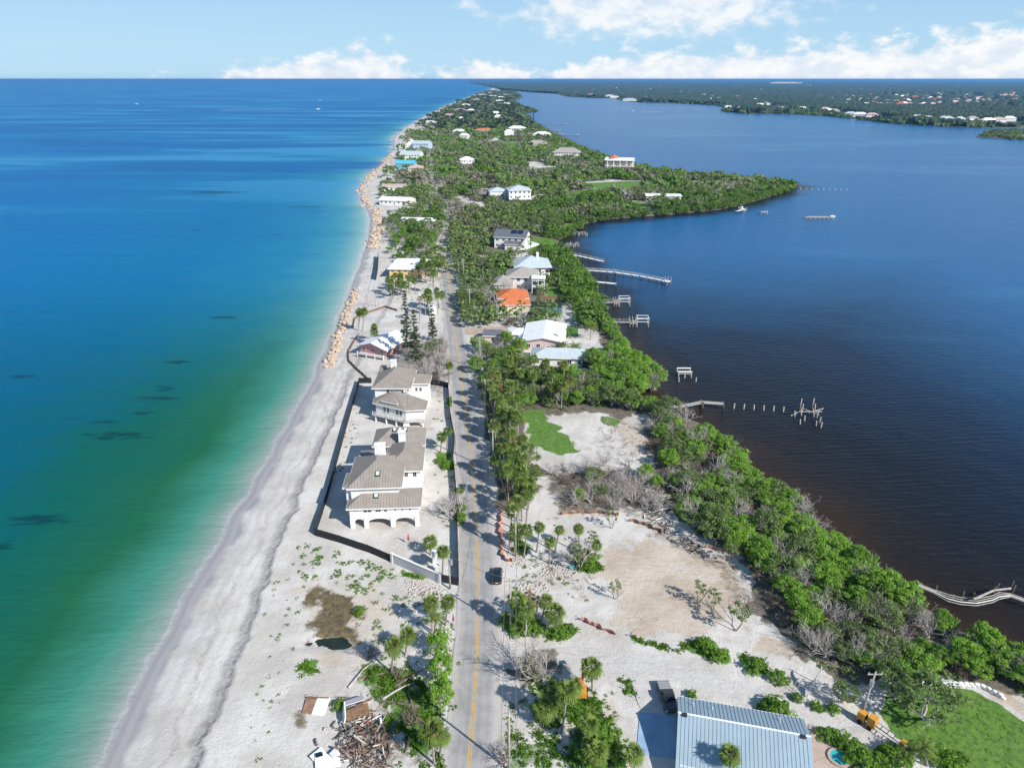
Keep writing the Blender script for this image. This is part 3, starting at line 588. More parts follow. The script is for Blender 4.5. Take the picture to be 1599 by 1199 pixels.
# waterfront houses (base pixel, width m) stand in clearings open to the bay
SHORE = [(952,152,60),(960,153,60),(983,158,70),(1137,171,26),(1152,173,26),(1187,167,40),(1196,165,40),(1218,173,40),(1254,173,30),(1290,174,34),(1296,177,36),(1304,177,30),(1328,182,34),(1343,183,40),(1362,184,34),(1435,188,40),(1448,189,44),(1478,190,40),(1545,193,36),(1560,192,36),(1577,190,30),(1520,190,30),(1500,191,26)]
for a_, b_, w_ in SHORE:
    hx_, hy_ = G(a_, b_, 0); SHOREG |= (np.abs(X-hx_) < w_*.9) & (Y > hy_-190) & (Y < hy_+w_*.6)
Z = np.where(TOWN | SHOREG, .9, Z)
n, k = X.shape; ix = np.arange(n*k).reshape(n, k)
F = np.c_[ix[:-1,:-1].ravel(), ix[1:,:-1].ravel(), ix[1:,1:].ravel(), ix[:-1,1:].ravel()]
ok = ins_.ravel()[F].all(1) & (dd.ravel()[F].min(1) > 5); F = F[ok]
Vc = np.c_[X.ravel(), Y.ravel(), Z.ravel()]; used = np.unique(F); remap = np.zeros(len(Vc), int); remap[used] = np.arange(len(used))
me = np_mesh('mainland_woods', Vc[used], remap[F], M['farleaf'], False)
fattr(me, 'tint', np.clip(.15+.75*fbm(X/60, Y/60, 76, 3).ravel()[F].mean(1)*.8+.9*(nrs.rand(len(F))-.45), 0, 1), 'FACE')
tag(inst(me, 'mainland_woods'), 'dense blue green woodland covering the flat mainland beyond the bay', 'woodland', kind='stuff')

# --- haze in the air
mb = MB(); mb.box2((-150000,-250,-7.5), (150000,137000,96.0))
hm = bpy.data.materials.new('haze_air'); hm.use_nodes = True; hm.node_tree.nodes.clear()
hv = node(hm.node_tree, 'ShaderNodeVolumePrincipled', {'Color': (.20,.53,1.0,1), 'Density': 0.000046, 'Anisotropy': 0.2})
ho = node(hm.node_tree, 'ShaderNodeOutputMaterial'); hm.node_tree.links.new(hv.outputs[0], ho.inputs['Volume'])
tag(mb.build('haze', hm), 'pale sea haze filling the air to the horizon', 'haze', kind='stuff')
# ------------------------------------------------------------------ buildings
def clip_line(poly, p, d):
    """parameter range of the line p+t*d inside a convex 2-D polygon"""
    t0, t1 = -1e9, 1e9; n = len(poly); A = sum(poly[i][0]*poly[(i+1) % n][1]-poly[(i+1) % n][0]*poly[i][1] for i in range(n)); sg = 1 if A > 0 else -1
    for i in range(n):
        a, b = poly[i], poly[(i+1) % n]; nx, ny = -(b[1]-a[1])*sg, (b[0]-a[0])*sg
        den = nx*d[0]+ny*d[1]; num = nx*(a[0]-p[0])+ny*(a[1]-p[1])
        if abs(den) < 1e-9:
            if num > 1e-6: return None
            continue
        t = num/den
        if den > 0: t0 = max(t0, t)
        else: t1 = min(t1, t)
    return (t0, t1) if t1-t0 > .15 else None
def seams(planes, step, mat, parent):
    mb = MB()
    for pl in planes:                      # first edge of each plane is its eave
        P0, P1 = Vector(pl[0]), Vector(pl[1]); e = (P1-P0); L = e.length; e /= L
        nrm = (P1-P0).cross(Vector(pl[2])-P0).normalized()
        if nrm.z < 0: nrm = -nrm
        up = nrm.cross(e).normalized()
        if up.z < 0: up = -up
        poly = [((Vector(q)-P0).dot(e), (Vector(q)-P0).dot(up)) for q in pl]
        k = int(L/step)
        for i in range(1, k+1):
            s0 = i*L/(k+1); r = clip_line(poly, (s0, 0), (0, 1))
            if not r: continue
            a = P0+e*s0+up*max(r[0], 0)+nrm*.0; b = P0+e*s0+up*r[1]; w = e*.035; h = nrm*.055
            mb.add([a-w, a+w, b+w, b-w, a-w+h, a+w+h, b+w+h, b-w+h], [(4,5,6,7),(0,1,5,4),(1,2,6,5),(2,3,7,6),(3,0,4,7)])
    if mb.v: mb.build('roof_seams', mat, parent, kind='stuff')
def roof_obj(planes, mat, parent, th=.22, seam=None, step=.62, name='roof', fascia=True):
    mb = MB()
    for pl in planes:
        n = len(pl); mb.add(pl, [tuple(range(n))])
        mb.add([(a, b, c-th) for a, b, c in pl], [tuple(range(n-1, -1, -1))])
    r = mb.build(name, mat, parent)
    if fascia:
        for pl in planes:
            a, b = Vector(pl[0]), Vector(pl[1]); dd = (b-a); ln = dd.length; ang = math.atan2(dd.y, dd.x)
            c = (a+b)/2-Vector((0,0,th*.5+.02)); MB().box(c, (ln-.02, .09, th+.06), ang).build('fascia', M['fascia'], r)
    if seam: seams(planes, step, seam, r)
    return r
def hip_planes(x0, x1, y0, y1, z, rise_, over=.7):
    x0 -= over; x1 += over; y0 -= over; y1 += over; w, d = x1-x0, y1-y0; zr = z+rise_
    if d >= w:
        h = w/2; cx = (x0+x1)/2; a = (cx, y0+h, zr); b = (cx, max(y1-h, y0+h), zr)
        return [[(x0,y0,z),(x1,y0,z),a], [(x1,y0,z),(x1,y1,z),b,a], [(x1,y1,z),(x0,y1,z),b], [(x0,y1,z),(x0,y0,z),a,b]]
    h = d/2; cy = (y0+y1)/2; a = (x0+h, cy, zr); b = (x1-h, cy, zr)
    return [[(x0,y0,z),(x1,y0,z),b,a], [(x1,y0,z),(x1,y1,z),b], [(x1,y1,z),(x0,y1,z),a,b], [(x0,y1,z),(x0,y0,z),a]]
def gable_planes(x0, x1, y0, y1, z, rise_, over=.6, axis='x'):
    x0 -= over; x1 += over; y0 -= over; y1 += over; zr = z+rise_
    if axis == 'x':
        c = (y0+y1)/2; return [[(x0,y0,z),(x1,y0,z),(x1,c,zr),(x0,c,zr)], [(x1,y1,z),(x0,y1,z),(x0,c,zr),(x1,c,zr)]]
    c = (x0+x1)/2; return [[(x1,y0,z),(x1,y1,z),(c,y1,zr),(c,y0,zr)], [(x0,y1,z),(x0,y0,z),(c,y0,zr),(c,y1,zr)]]
def window(parent, x, y, z, w, h, face, mull=True):
    rz = {'S':0,'N':math.pi,'E':math.pi/2,'W':-math.pi/2}[face]
    o = inst(WIN[0], 'window', parent, (x, y, z), (0, 0, rz), (w, 1, h)); inst(WIN[1], 'pane', o)
    return o
mb = MB()   # unit frame: four bars and a mullion; local -y faces out
for a, b in (((-.5,-.06,-.5),(-.42,.02,.5)),((.42,-.06,-.5),(.5,.02,.5)),((-.42,-.06,.43),(.42,.02,.5)),((-.42,-.06,-.5),(.42,.02,-.43)),((-.025,-.055,-.43),(.025,.02,.43))): mb.box2(a, b)
WIN = [mb.mesh('window_frame', M['frame']), MB().box2((-.42,-.03,-.43),(.42,.02,.43)).mesh('pane', M['glass'])]
def walls(parent, x0, x1, y0, y1, z0, z1, mat, name='wall'): return MB().box2((x0,y0,z0),(x1,y1,z1)).build(name, mat, parent)
def chimney(parent, x, y, z0, z1, w=1.5, d=1.1, mat=None):
    c = MB().box2((x-w/2,y-d/2,z0),(x+w/2,y+d/2,z1)).build('chimney', mat or M['stucco'], parent)
    MB().box2((x-w/2-.12,y-d/2-.12,z1),(x+w/2+.12,y+d/2+.12,z1+.2)).build('chimney_cap', M['fascia'], c)
def skylight(parent, x, y, z, slope, w=1.0, d=1.2, rz=0.0):
    T = Matrix.Rotation(slope, 3, 'X')
    k = MB().box((x,y,z), (w, d, .25), rz, T).build('skylight', M['steel'], parent)
    MB().box((x,y,z+.1), (w*.72, d*.72, .25), rz, T).build('dome', M['skyl'], k)
Z0 = 1.3
# ---- large beach mansion with arches
h = thing('beach_mansion', 'large white mansion with taupe metal roofs and an arched undercroft, nearer of two', 'house', (-34.6,128.4,Z0-.1), math.radians(3.5))
def arch_wall(x0, x1, z1, openings, y0, y1, spring=1.35, crown=2.25):
    pr = [(x0, 0)]
    for a, b in openings:
        pr += [(a, 0)]; n = 10
        for i in range(n+1):
            t = math.pi*(1-i/n); pr.append(((a+b)/2+(b-a)/2*math.cos(t), spring+(crown-spring)*math.sin(t)))
        pr += [(b, 0)]
    pr += [(x1, 0), (x1, z1), (x0, z1)]
    n = len(pr); vs = [(a, y0, c) for a, c in pr]+[(a, y1, c) for a, c in pr]
    return MB().add(vs, [tuple(range(n)), tuple(range(2*n-1, n-1, -1))]+[(i, n+i, n+(i+1) % n, (i+1) % n) for i in range(n)])
arch_wall(0, 14.6, 3.0, [(.8,2.9),(3.8,8.5),(9.5,13.8)], 0, .5).build('arcade_wall', M['stucco'], h)
for px_ in (3.35, 9.0, 14.2, .4): MB().box2((px_-.45,-.25,0),(px_+.45,.75,2.5)).build('pier', M['stucco'], h)
walls(h, 0, 14.6, .003, 6, 3.003, 5.2, M['stucco']); walls(h, .2, 14.4, 6.01, 10, 0, 5.2, M['stucco'])
for x0, x1, zc, hh_ in ((.7,2.0,4.35,.18),(2.8,4.8,4.25,.62),(5.4,6.7,4.25,.62),(7.3,7.95,4.25,.7)): window(h, (x0+x1)/2, 0, zc, x1-x0, hh_, 'S')
for xr in (9.7,11.2,12.8):
    o = MB().tube([(xr,-.05,4.35),(xr,.05,4.35)], .22, 12).build('round_window', M['glass'], h); MB().tube([(xr,-.03,4.35),(xr,.04,4.35)], .29, 12).build('frame', M['frame'], o)
r = roof_obj(hip_planes(0, 14.6, 0, 6.6, 5.2, 2.2, .6), M['taupe'], h, seam=M['seam'])
skylight(r, 5.6, 1.9, 6.75, .53)
walls(h, .2, 10.4, 2.6, 15, 5.2, 8.7, M['stucco']); r = roof_obj(hip_planes(.2, 10.4, 2.6, 15, 8.7, 3.6, .8), M['taupe'], h, seam=M['seam'])
skylight(r, 5.9, 4.6, 10.55, .545)
walls(h, -1.0, .19, 3.4, 8.5, 0, 8.3, M['stucco'], 'bay_wall'); roof_obj(hip_planes(-1.0, 3, 3.4, 8.5, 8.35, 1.1, .6), M['taupe'], h, seam=M['seam'])
walls(h, .6, 7, 15.01, 19.5, 0, 8.0, M['stucco']); roof_obj(gable_planes(.6, 7, 15.0, 19.5, 8.0, .9, .5, 'x'), M['taupe'], h, seam=M['seam'])
walls(h, 7.01, 14.5, 10.2, 22, 0, 8.2, M['stucco']); roof_obj(hip_planes(7, 14.5, 10.2, 22, 8.2, 2.9, .7), M['taupe'], h, seam=M['seam'])
walls(h, 3.4, 14.4, 22.01, 29, 0, 8.7, M['stucco']); r = roof_obj(hip_planes(3.4, 14.4, 21.4, 29, 8.7, 2.8, .8), M['taupe'], h, seam=M['seam'])
for i in range(3): skylight(r, 7.8+i*1.3, 24.3, 11.15, .55, .9, 1.0)
chimney(h, 5.6, 13.2, 9, 13.2, 2.3, 1.2); chimney(h, 9.8, 21.2, 8, 12.2, 1.6, 1.1)
for yv in (11.8,14.5,17.5,20): window(h, 14.5, yv, 6.6, 1.0, 1.5, 'E')
for xv in (11.4,13.3): window(h, xv, 10.2, 6.9, .9, 1.3, 'S')
window(h, .2, 5.2, 7.2, 1.1, 1.5, 'W'); window(h, -1.0, 6, 6.6, 1.2, 1.6, 'W'); window(h, -1.0, 6, 3.2, 1.2, 1.6, 'W')
for yv in (24,27): window(h, 14.4, yv, 6.6, 1.0, 1.5, 'E')
# ---- second mansion on columns
h = thing('stilt_mansion', 'white mansion with taupe roofs and a curved balcony on columns, behind the arched one', 'house', (-39.5,176,Z0-.1))
walls(h, .6, 10.2, 8.5, 21, 0, 8.7, M['stucco']); roof_obj(hip_planes(.6, 10.2, 8.5, 21, 8.7, 3.3, .8), M['taupe'], h, seam=M['seam'])
walls(h, 10.21, 15, 14.2, 20, 0, 7.6, M['stucco']); roof_obj(hip_planes(8, 15, 14.2, 20, 7.6, 1.7, .6), M['taupe'], h, seam=M['seam'])
FP = [(1.2,5.2),(10.2,.9),(15.2,1.4),(15.2,6.4),(12.2,8.49),(1.2,8.49)]
MB().prism(FP, 2.3, 5.3).build('wall', M['stucco'], h)
cxp = sum(p[0] for p in FP)/6; cyp = sum(p[1] for p in FP)/6
EV = [(cxp+(x-cxp)*1.11, cyp+(y-cyp)*1.16, 5.3) for x, y in FP]; A1, A2 = (6.2,7.0,8.3), (11.6,5.2,7.6)
roof_obj([[EV[0],EV[1],A1],[EV[1],EV[2],A2,A1],[EV[2],EV[3],A2],[EV[3],EV[4],A2],[EV[4],EV[5],A1,A2],[EV[5],EV[0],A1]], M['taupe'], h, seam=M['seam'])
g = MB().prism([(3.6,4.4),(7.2,2.7),(7.6,6),(4.6,7.0)], 5.2, 6.4).build('dormer', M['stucco'], h)
roof_obj([[(3.0,4.3,6.4),(7.8,2.1,6.4),(6.0,6.3,7.9)],[(7.8,2.1,6.4),(8.4,6.4,6.4),(6.0,6.3,7.9)],[(4.2,7.8,6.4),(3.0,4.3,6.4),(6.0,6.3,7.9)]], M['taupe'], g, seam=M['seam'])
DK = [(.2,4.2),(9.9,-.5),(15.6,.2),(15.6,1.45),(10.25,.88),(1.0,5.2)]
MB().prism(DK, 1.95, 2.25).build('balcony_floor', M['concrete'], h)
for (a, b) in (((.3,4.3),(9.9,-.4)),((9.9,-.4),(15.5,.3))):
    n = 6
    rl = MB().tube([(a[0],a[1],3.15),(b[0],b[1],3.15)], .07, 5).tube([(a[0],a[1],2.7),(b[0],b[1],2.7)], .05, 5)
    rl.build('balcony_rail', M['whitepaint'], h)
    for i in range(n+1):
        t = i/n; MB().box((a[0]+(b[0]-a[0])*t, a[1]+(b[1]-a[1])*t, 2.7), (.12,.12,.9)).build('rail_post', M['whitepaint'], h)
for x, y in ((1.2,4.2),(4.4,2.6),(7.4,1.2),(1.6,8),(6,7.6),(14.8,.9),(10.3,7)): MB().box((x, y, .98), (.4,.4,1.95)).build('column', M['whitepaint'], h)
MB().box((10.3,.6,.98), (1.6,1.2,1.95)).build('pier', M['stucco'], h)
for t in (.30,.42,.72,.84):
    x, y = 1.2+9*t, 5.2-4.3*t; o = inst(WIN[0], 'window', h, (x, y, 3.95), (0,0,math.atan2(-4.3,9)), (.9,1,2.0)); inst(WIN[1], 'pane', o)
for xv in (11.6,12.8): window(h, xv, 14.2, 5.6, .75, 1.3, 'S')
window(h, 4.3, 8.5, 7.5, .8, 1.3, 'S'); window(h, .6, 15, 6, 1.2, 1.6, 'W')
MB().box2((-1.5,13,2.6),(.6,17.5,2.85)).build('side_balcony', M['whitepaint'], h)
MB().box2((10.6,8.6,0),(13.4,14.2,2.0)).build('stair_landing', M['stucco'], h)
chimney(h, 5.0, 16.8, 9.5, 13.6, 1.6, 1.1); walls(h, .3, 2.2, 18.6, 21.2, 7.5, 10.6, M['taupe'], 'dormer'); chimney(h, 9.3, 8.3, 5.2, 8.2, 1.0, .8)

HF = [(-27.3,128.4,16,30,0),(-32,176,17,22,0)]
# ---- ordinary houses: one builder, each with its own walls, roof, windows, door
def house(name, label, px, py, w, d, ht, roof, rs, wall, roofm, rz=0.0, storeys=1, win=1, lift=0.0, over=.6, seam=None, group=None, axis='x', cat='house', extra=None, z=None, plain=False):
    x, y = G(px, py, Z0); HF.append((x, y, w, d, rz)); zz = (z if z is not None else Z0)-.1
    o = thing(name, label, cat, (x, y, zz), math.radians(rz), group)
    if lift:
        for ax in (-w/2+.3, 0, w/2-.3):
            for ay in (.3, d-.3): MB().box2((ax-.18, ay-.18, 0),(ax+.18, ay+.18, lift)).build('stilt', M['whitepaint'], o)
    walls(o, -w/2, w/2, 0, d, lift, lift+ht, M[wall])
    if roof == 'hip': roof_obj(hip_planes(-w/2, w/2, 0, d, lift+ht, rs, over), M[roofm], o, seam=seam, fascia=not plain)
    elif roof == 'gable':
        roof_obj(gable_planes(-w/2, w/2, 0, d, lift+ht, rs, over, axis), M[roofm], o, seam=seam, fascia=not plain)
        if axis == 'y': MB().add([(-w/2,.002,lift+ht),(w/2,.002,lift+ht),(0,.002,lift+ht+rs*.9),(-w/2,d-.002,lift+ht),(w/2,d-.002,lift+ht),(0,d-.002,lift+ht+rs*.9)], [(0,1,2),(5,4,3),(0,2,5,3),(1,4,5,2)]).build('gable_wall', M[wall], o)
        else: MB().add([(-w/2+.002,0,lift+ht),(-w/2+.002,d,lift+ht),(-w/2+.002,d/2,lift+ht+rs*.9),(w/2-.002,0,lift+ht),(w/2-.002,d,lift+ht),(w/2-.002,d/2,lift+ht+rs*.9)], [(2,1,0),(3,4,5),(0,2,5,3),(1,4,5,2)]).build('gable_wall', M[wall], o)
    else:
        r = MB().box2((-w/2-over,-over,lift+ht),(w/2+over,d+over,lift+ht+.35)).build('roof', M[roofm], o)
        MB().box2((-w/2-over-.06,-over-.06,lift+ht-.12),(w/2+over+.06,d+over+.06,lift+ht+.003)).build('fascia', M['fascia'], r)
    if win:
        sh = ht/storeys
        for s in range(storeys):
            zc = lift+s*sh+sh*.55; n = max(1, int(w/3.2))
            for i in range(n):
                xx = -w/2+(i+.5)*w/n
                if s == 0 and i == n//2 and not lift:
                    dr = MB().box2((xx-.5,-.06,.1),(xx+.5,.02,2.15)).build('door', M['frame'], o); MB().box2((xx-.36,-.075,.5),(xx+.36,.0,1.95)).build('pane', M['glass'], dr)
                else: window(o, xx, 0, zc, min(1.5, w/n*.5), min(1.5, sh*.5), 'S')
            m_ = max(1, int(d/4))
            for i in range(m_): window(o, w/2, (i+.5)*d/m_, zc, 1.1, min(1.4, sh*.5), 'E'); window(o, -w/2, (i+.5)*d/m_, zc, 1.1, min(1.4, sh*.5), 'W')
    if extra: extra(o)
    return o
def wing(o, x0, x1, y0, y1, z1, roof, rs, wall, roofm, z0=0, seam=None, axis='x', over=.5):
    walls(o, x0, x1, y0, y1, z0, z1, M[wall])
    pl = hip_planes(x0, x1, y0, y1, z1, rs, over) if roof == 'hip' else gable_planes(x0, x1, y0, y1, z1, rs, over, axis)
    roof_obj(pl, M[roofm], o, seam=seam)
def ex_pink(o):
    MB().box2((-5.2,-2.2,.7),(5.6,-.02,.9)).build('porch_floor', M['concrete'], o)
    rl = MB()
    for z_ in (1.3,1.8): rl.tube([(-5.1,-2.1,z_),(5.5,-2.1,z_)], .07, 5)
    rl.build('porch_rail', M['whitepaint'], o)
    for xx in (-5.1,-1.5,2.0,5.5): MB().box((xx,-2.1,.9), (.3,.3,1.9)).build('porch_post', M['whitepaint'], o)
house('pink_cottage', 'storm damaged pink cottage with white gable roof and white porch rail on the beach', 583, 556, 11, 14, 2.3, 'gable', 2.0, 'redwall', 'roofwhite', -24, 1, 1, .9, 1.0, axis='y', extra=ex_pink)
house('yellow_beach_house', 'yellow walled house with flat white roof on the beach near the road', 634, 434, 16, 20, 4.4, 'flat', 0, 'yellowwall', 'roofwhite', -4, 2, 1, 0, .8,
      extra=lambda o: [MB().box2((x_,8,4.75),(x_+.8,8.8,5.25)).build('roof_vent', M['steel'], o) for x_ in (1,4.5)])
def ex_red(o): wing(o, -5.5, 6.5, -7, -.02, 3.3, 'hip', 2.0, 'creamwall', 'roofred')
house('red_roof_house', 'house with bright orange clay tile hip roof east of the road', 801, 480, 12, 12, 4.2, 'hip', 2.6, 'creamwall', 'roofred', 3, 1, 1, extra=ex_red, over=.8)
def ex_ww(o):
    wing(o, -13.5, -7.2, 9, 16, 2.9, 'hip', 1.0, 'stucco', 'roofwhite'); wing(o, -9, -5.05, 2, 14, 2.7, 'gable', .7, 'stucco', 'roofpale2', axis='y')
    MB().box2((5,4.4,4.2),(5.9,5.3,6.2)).build('chimney', M['stucco'], o)
house('white_roof_house', 'pale pink house with broad white low pitched roof and small chimney', 848, 548, 14, 20, 3.6, 'gable', 1.5, 'pinkwall', 'roofwhite', -6, 1, 1, extra=ex_ww, axis='y', over=.7)
house('small_garage', 'small garage with dark slate hip roof beside the road', 769, 534, 6, 6.5, 2.6, 'gable', 1.3, 'pinkwall', 'roofdark', -4, 1, 1)
house('hidden_grey_house', 'pale grey barrel roofed house half hidden behind grey trees', 872, 572, 18, 9, 3.2, 'hip', 1.9, 'stucco', 'roofpale2', -5, 1, 1)
def ex_grey(o):
    wing(o, -13, -4.5, -8, 3, 4.6, 'hip', 2.6, 'greywall', 'roofgrey')
    for z_ in (.2,3.2): MB().box2((4.6,-6,z_+2.6),(10.5,-.03,z_+2.85)).build('balcony_floor', M['whitepaint'], o)
    for xx in (4.8,7.5,10.3): MB().box2((xx-.15,-5.9,0),(xx+.15,-5.6,6.8)).build('balcony_post', M['whitepaint'], o)
    for z_ in (3.7,6.7): MB().box2((4.6,-5.9,z_),(10.5,-5.75,z_+.14)).build('balcony_rail', M['whitepaint'], o)
    MB().box2((4.4,-6.2,6.7),(10.8,-.03,6.95)).build('porch_roof', M['roofwhite'], o)
house('grey_hip_house', 'grey hip roofed house with a white two level balcony toward the bay', 815, 452, 13, 13, 6.0, 'hip', 3.2, 'stucco', 'roofgrey', -3, 2, 1, extra=ex_grey, over=.9)
def ex_blue(o):
    chimney(o, 3, 8, 4, 9.5, 1.1, 1.1)
    MB().box2((8.2,-2,3.4),(15.5,6,3.55)).build('cage_roof', M['screen'], o)
    for xx in (8.4,11.8,15.3): MB().box2((xx-.08,-1.9,0),(xx+.08,-1.74,3.4)).build('cage_post', M['steel'], o)
    MB().box2((8.2,5.8,0),(15.5,5.9,3.4)).build('cage_wall', M['screen'], o)
house('blue_metal_roof_house', 'house with pale blue metal hip roof and dark screened porch', 832, 430, 17, 17, 4.2, 'hip', 3.8, 'stucco', 'roofpale2', 4, 1, 1, extra=ex_blue, over=.9, seam=None)
def ex_solar(o):
    for i, (x_, y_) in enumerate(((1.5,9.2),(5.2,9.2))): MB().box((x_, y_-4.6, 8.75), (3.2,3.6,.12), 0, Matrix.Rotation(.35,3,'X')).build('solar_panel', M['solar'], o)
    wing(o, -2, 7, -4, -.02, 3.4, 'gable', 1.6, 'stucco', 'roofdark')
house('solar_roof_house', 'white two storey house with slate gable roof, dark solar panels and a pool', 796, 388, 18, 14, 6.4, 'gable', 3.2, 'stucco', 'roofdark', -12, 2, 1, extra=ex_solar)
def ex_big(o): wing(o, -22, -9.02, 12, 24, 8, 'hip', 2.4, 'stucco', 'roofpale2'); MB().box2((-8,-3,3.4),(9,-.03,3.7)).build('balcony_floor', M['whitepaint'], o)
house('tall_white_house', 'tall white three storey house with pale metal roofs rising out of the wood', 812, 318, 17, 16, 10, 'hip', 3.0, 'stucco', 'roofpale2', 8, 3, 1, extra=ex_big)
def ex_terr(o):
    MB().prism([(5*math.cos(k*math.pi/4)-6, 5*math.sin(k*math.pi/4)+10) for k in range(8)], 11.9, 13.2).build('tower', M['creamwall'], o)
    MB().add([(5.6*math.cos(k*math.pi/4)-6, 5.6*math.sin(k*math.pi/4)+10, 13.2) for k in range(8)]+[(-6,10,16)], [(k,(k+1)%8,8) for k in range(8)]).build('tower_roof', M['roofred'], o)
    for i in range(5): MB().box2((-12+i*6.5-.4,-2.5,0),(-12+i*6.5+.4,-1.7,11)).build('column', M['stucco'], o)
    MB().box2((-14,-2.9,11),(16,-.03,11.6)).build('loggia_roof', M['roofwhite'], o); MB().box2((-14,-2.7,5.2),(16,-.03,5.6)).build('loggia_floor', M['stucco'], o)
house('bay_villa', 'large cream villa with terracotta tower roof and columned loggia facing the bay', 966, 268, 30, 24, 11.5, 'flat', 0, 'creamwall', 'roofwhite', -10, 3, 1, extra=ex_terr, over=.4)
house('long_white_house', 'long low white flat roofed house near the point', 1036, 315, 27, 12, 4.2, 'flat', 0, 'stucco', 'roofwhite', -6, 1, 1)
house('grey_roof_bay_house', 'white house with grey pyramid roof and dark panels above the bay', 884, 246, 34, 18, 6, 'hip', 5, 'stucco', 'roofgrey', -8, 2, 1)
house('cream_hip_house', 'low cream house with wide pale hip roof in the wood', 838, 230, 30, 18, 4.5, 'hip', 4.5, 'creamwall', 'roofgrey', -5, 1, 1)
house('shore_hip_house', 'white hip roofed house close to the bay docks', 846, 215, 30, 18, 5, 'hip', 4, 'stucco', 'roofwhite', -5, 1, 1)
house('far_white_house', 'white house with dark roof patch beyond the cream hip house', 807, 205, 34, 20, 5, 'hip', 4, 'stucco', 'roofwhite', 0, 1, 1)
house('wood_clearing_house', 'small white house in a clearing in the middle of the wood', 730, 256, 16, 12, 4.5, 'hip', 3, 'stucco', 'roofwhite', 10, 1, 1)
house('teal_beach_house', 'bright teal beach house with teal metal roof', 632, 264, 20, 16, 6, 'gable', 2.5, 'tealwall', 'roofteal', -6, 2, 1)
house('cream_beach_house', 'cream beach house with pale roof beside the teal house', 648, 270, 14, 14, 5, 'hip', 3, 'creamwall', 'roofpink', 0, 1, 1)
house('grey_roof_beach_house', 'beach house with wide pale grey roof behind the teal house', 640, 250, 24, 22, 6, 'gable', 3.5, 'stucco', 'roofpale2', -5, 2, 1)
house('pale_blue_house', 'pale blue two storey beach house beside the road', 657, 234, 22, 22, 8, 'gable', 3, 'bluewall', 'roofpale2', -8, 2, 1)
house('white_gable_beach_house', 'white steep gabled beach house', 641, 233, 14, 16, 6, 'gable', 6, 'stucco', 'roofwhite', 0, 2, 1, axis='y')
house('low_rose_house', 'low beach house with faded rose roof among bare trees', 614, 298, 20, 14, 3.4, 'gable', 1.6, 'stucco', 'roofpink', 0, 1, 1)
house('white_flat_beach_house', 'low beach house with long white roof by the rock revetment', 616, 320, 24, 16, 3.4, 'gable', 1.6, 'stucco', 'roofwhite', -10, 1, 1)
house('white_shed_roof_house', 'long low building with curved white roof and rose patio by the bend in the road', 652, 352, 22, 10, 3.2, 'gable', 1.2, 'stucco', 'roofwhite', -6, 1, 1)
house('orange_tile_house', 'small house with orange tile roof deep in the wood', 756, 207, 34, 16, 4, 'hip', 3, 'creamwall', 'roofred', 0, 1, 1)
FAR = [(716,211,26,'roofwhite'),(724,218,18,'roofwhite'),(795,212,20,'roofwhite'),(699,184,30,'roofpink'),(671,196,34,'roofpale2'),(655,206,22,'roofgrey'),(716,175,40,'roofpink'),(727,167,40,'roofwhite'),(742,158,50,'roofpink'),(752,150,60,'roofwhite'),(768,152,60,'roofwhite'),(778,160,44,'roofwhite'),
       (790,150,70,'roofpale2'),(782,154,60,'roofwhite'),(790,165,40,'roofwhite'),(775,143,80,'roofwhite'),(765,147,70,'roofpale2'),(775,180,24,'roofwhite'),(778,186,22,'roofwhite'),(735,176,30,'roofwhite'),(722,190,24,'roofwhite')]
for i, (a, b_, w_, rm) in enumerate(FAR):
    house('island_house', 'small far %s house on the distant island strip' % {'roofwhite':'white roofed','roofpink':'rose roofed','roofpale2':'pale roofed','roofgrey':'grey roofed'}[rm], a, b_, w_*.8, w_*.45, 6, 'hip', 3.5, 'stucco', rm, rnd.uniform(-25,25), 1, 0, group='far %s island houses' % rm[4:], plain=True)
for i, (a, b_, w_) in enumerate(SHORE):
    rm = ['roofwhite','roofgrey','roofpale2','roofwhite','roofpink'][i % 5]
    house('mainland_house', 'white walled waterfront house with %s roof on the far bay shore' % {'roofwhite':'white','roofpink':'rose','roofpale2':'pale blue','roofgrey':'grey'}[rm], a, b_, w_*.85, w_*.45, 7, 'hip', 4.5, 'stucco', rm, rnd.uniform(-20,20), 2, 0, group='far shore houses, %s' % rm[4:], plain=True)
tr = random.Random(5)
for i in range(120):
    a = tr.uniform(1315,1595); b_ = tr.uniform(150,167)
    if i > 70: a = tr.uniform(830,1590); b_ = tr.uniform(134,160)
    hx_, hy_ = G(a, b_, 0)
    if not (pip(hx_, hy_, MAINLAND) and pip(hx_, hy_-70, MAINLAND)): continue
    rm = tr.choice(['roofwhite','roofpink','roofpink','roofgrey','roofred'])
    house('town_house', 'tiny far house with %s roof among the mainland trees' % {'roofwhite':'white','roofpink':'rose','roofgrey':'grey','roofred':'orange'}[rm], a, b_, 30, 18, 7, 'hip', 6, 'stucco', rm, tr.uniform(-30,30), 2, 0, group='mainland town houses, %s' % rm[4:], plain=True)
for a, b_, w_ in ((1226,131.5,420),(1213,131.6,260),(1243,131.4,230)):
    house('tower_block', 'long white building block standing on the mainland horizon, %s of three' % {420:'widest',260:'left',230:'right'}[w_], a, b_, w_, 60, 34 if w_ > 300 else 26, 'flat', 0, 'stucco', 'roofwhite', 0, 4, 0, cat='building', plain=True)

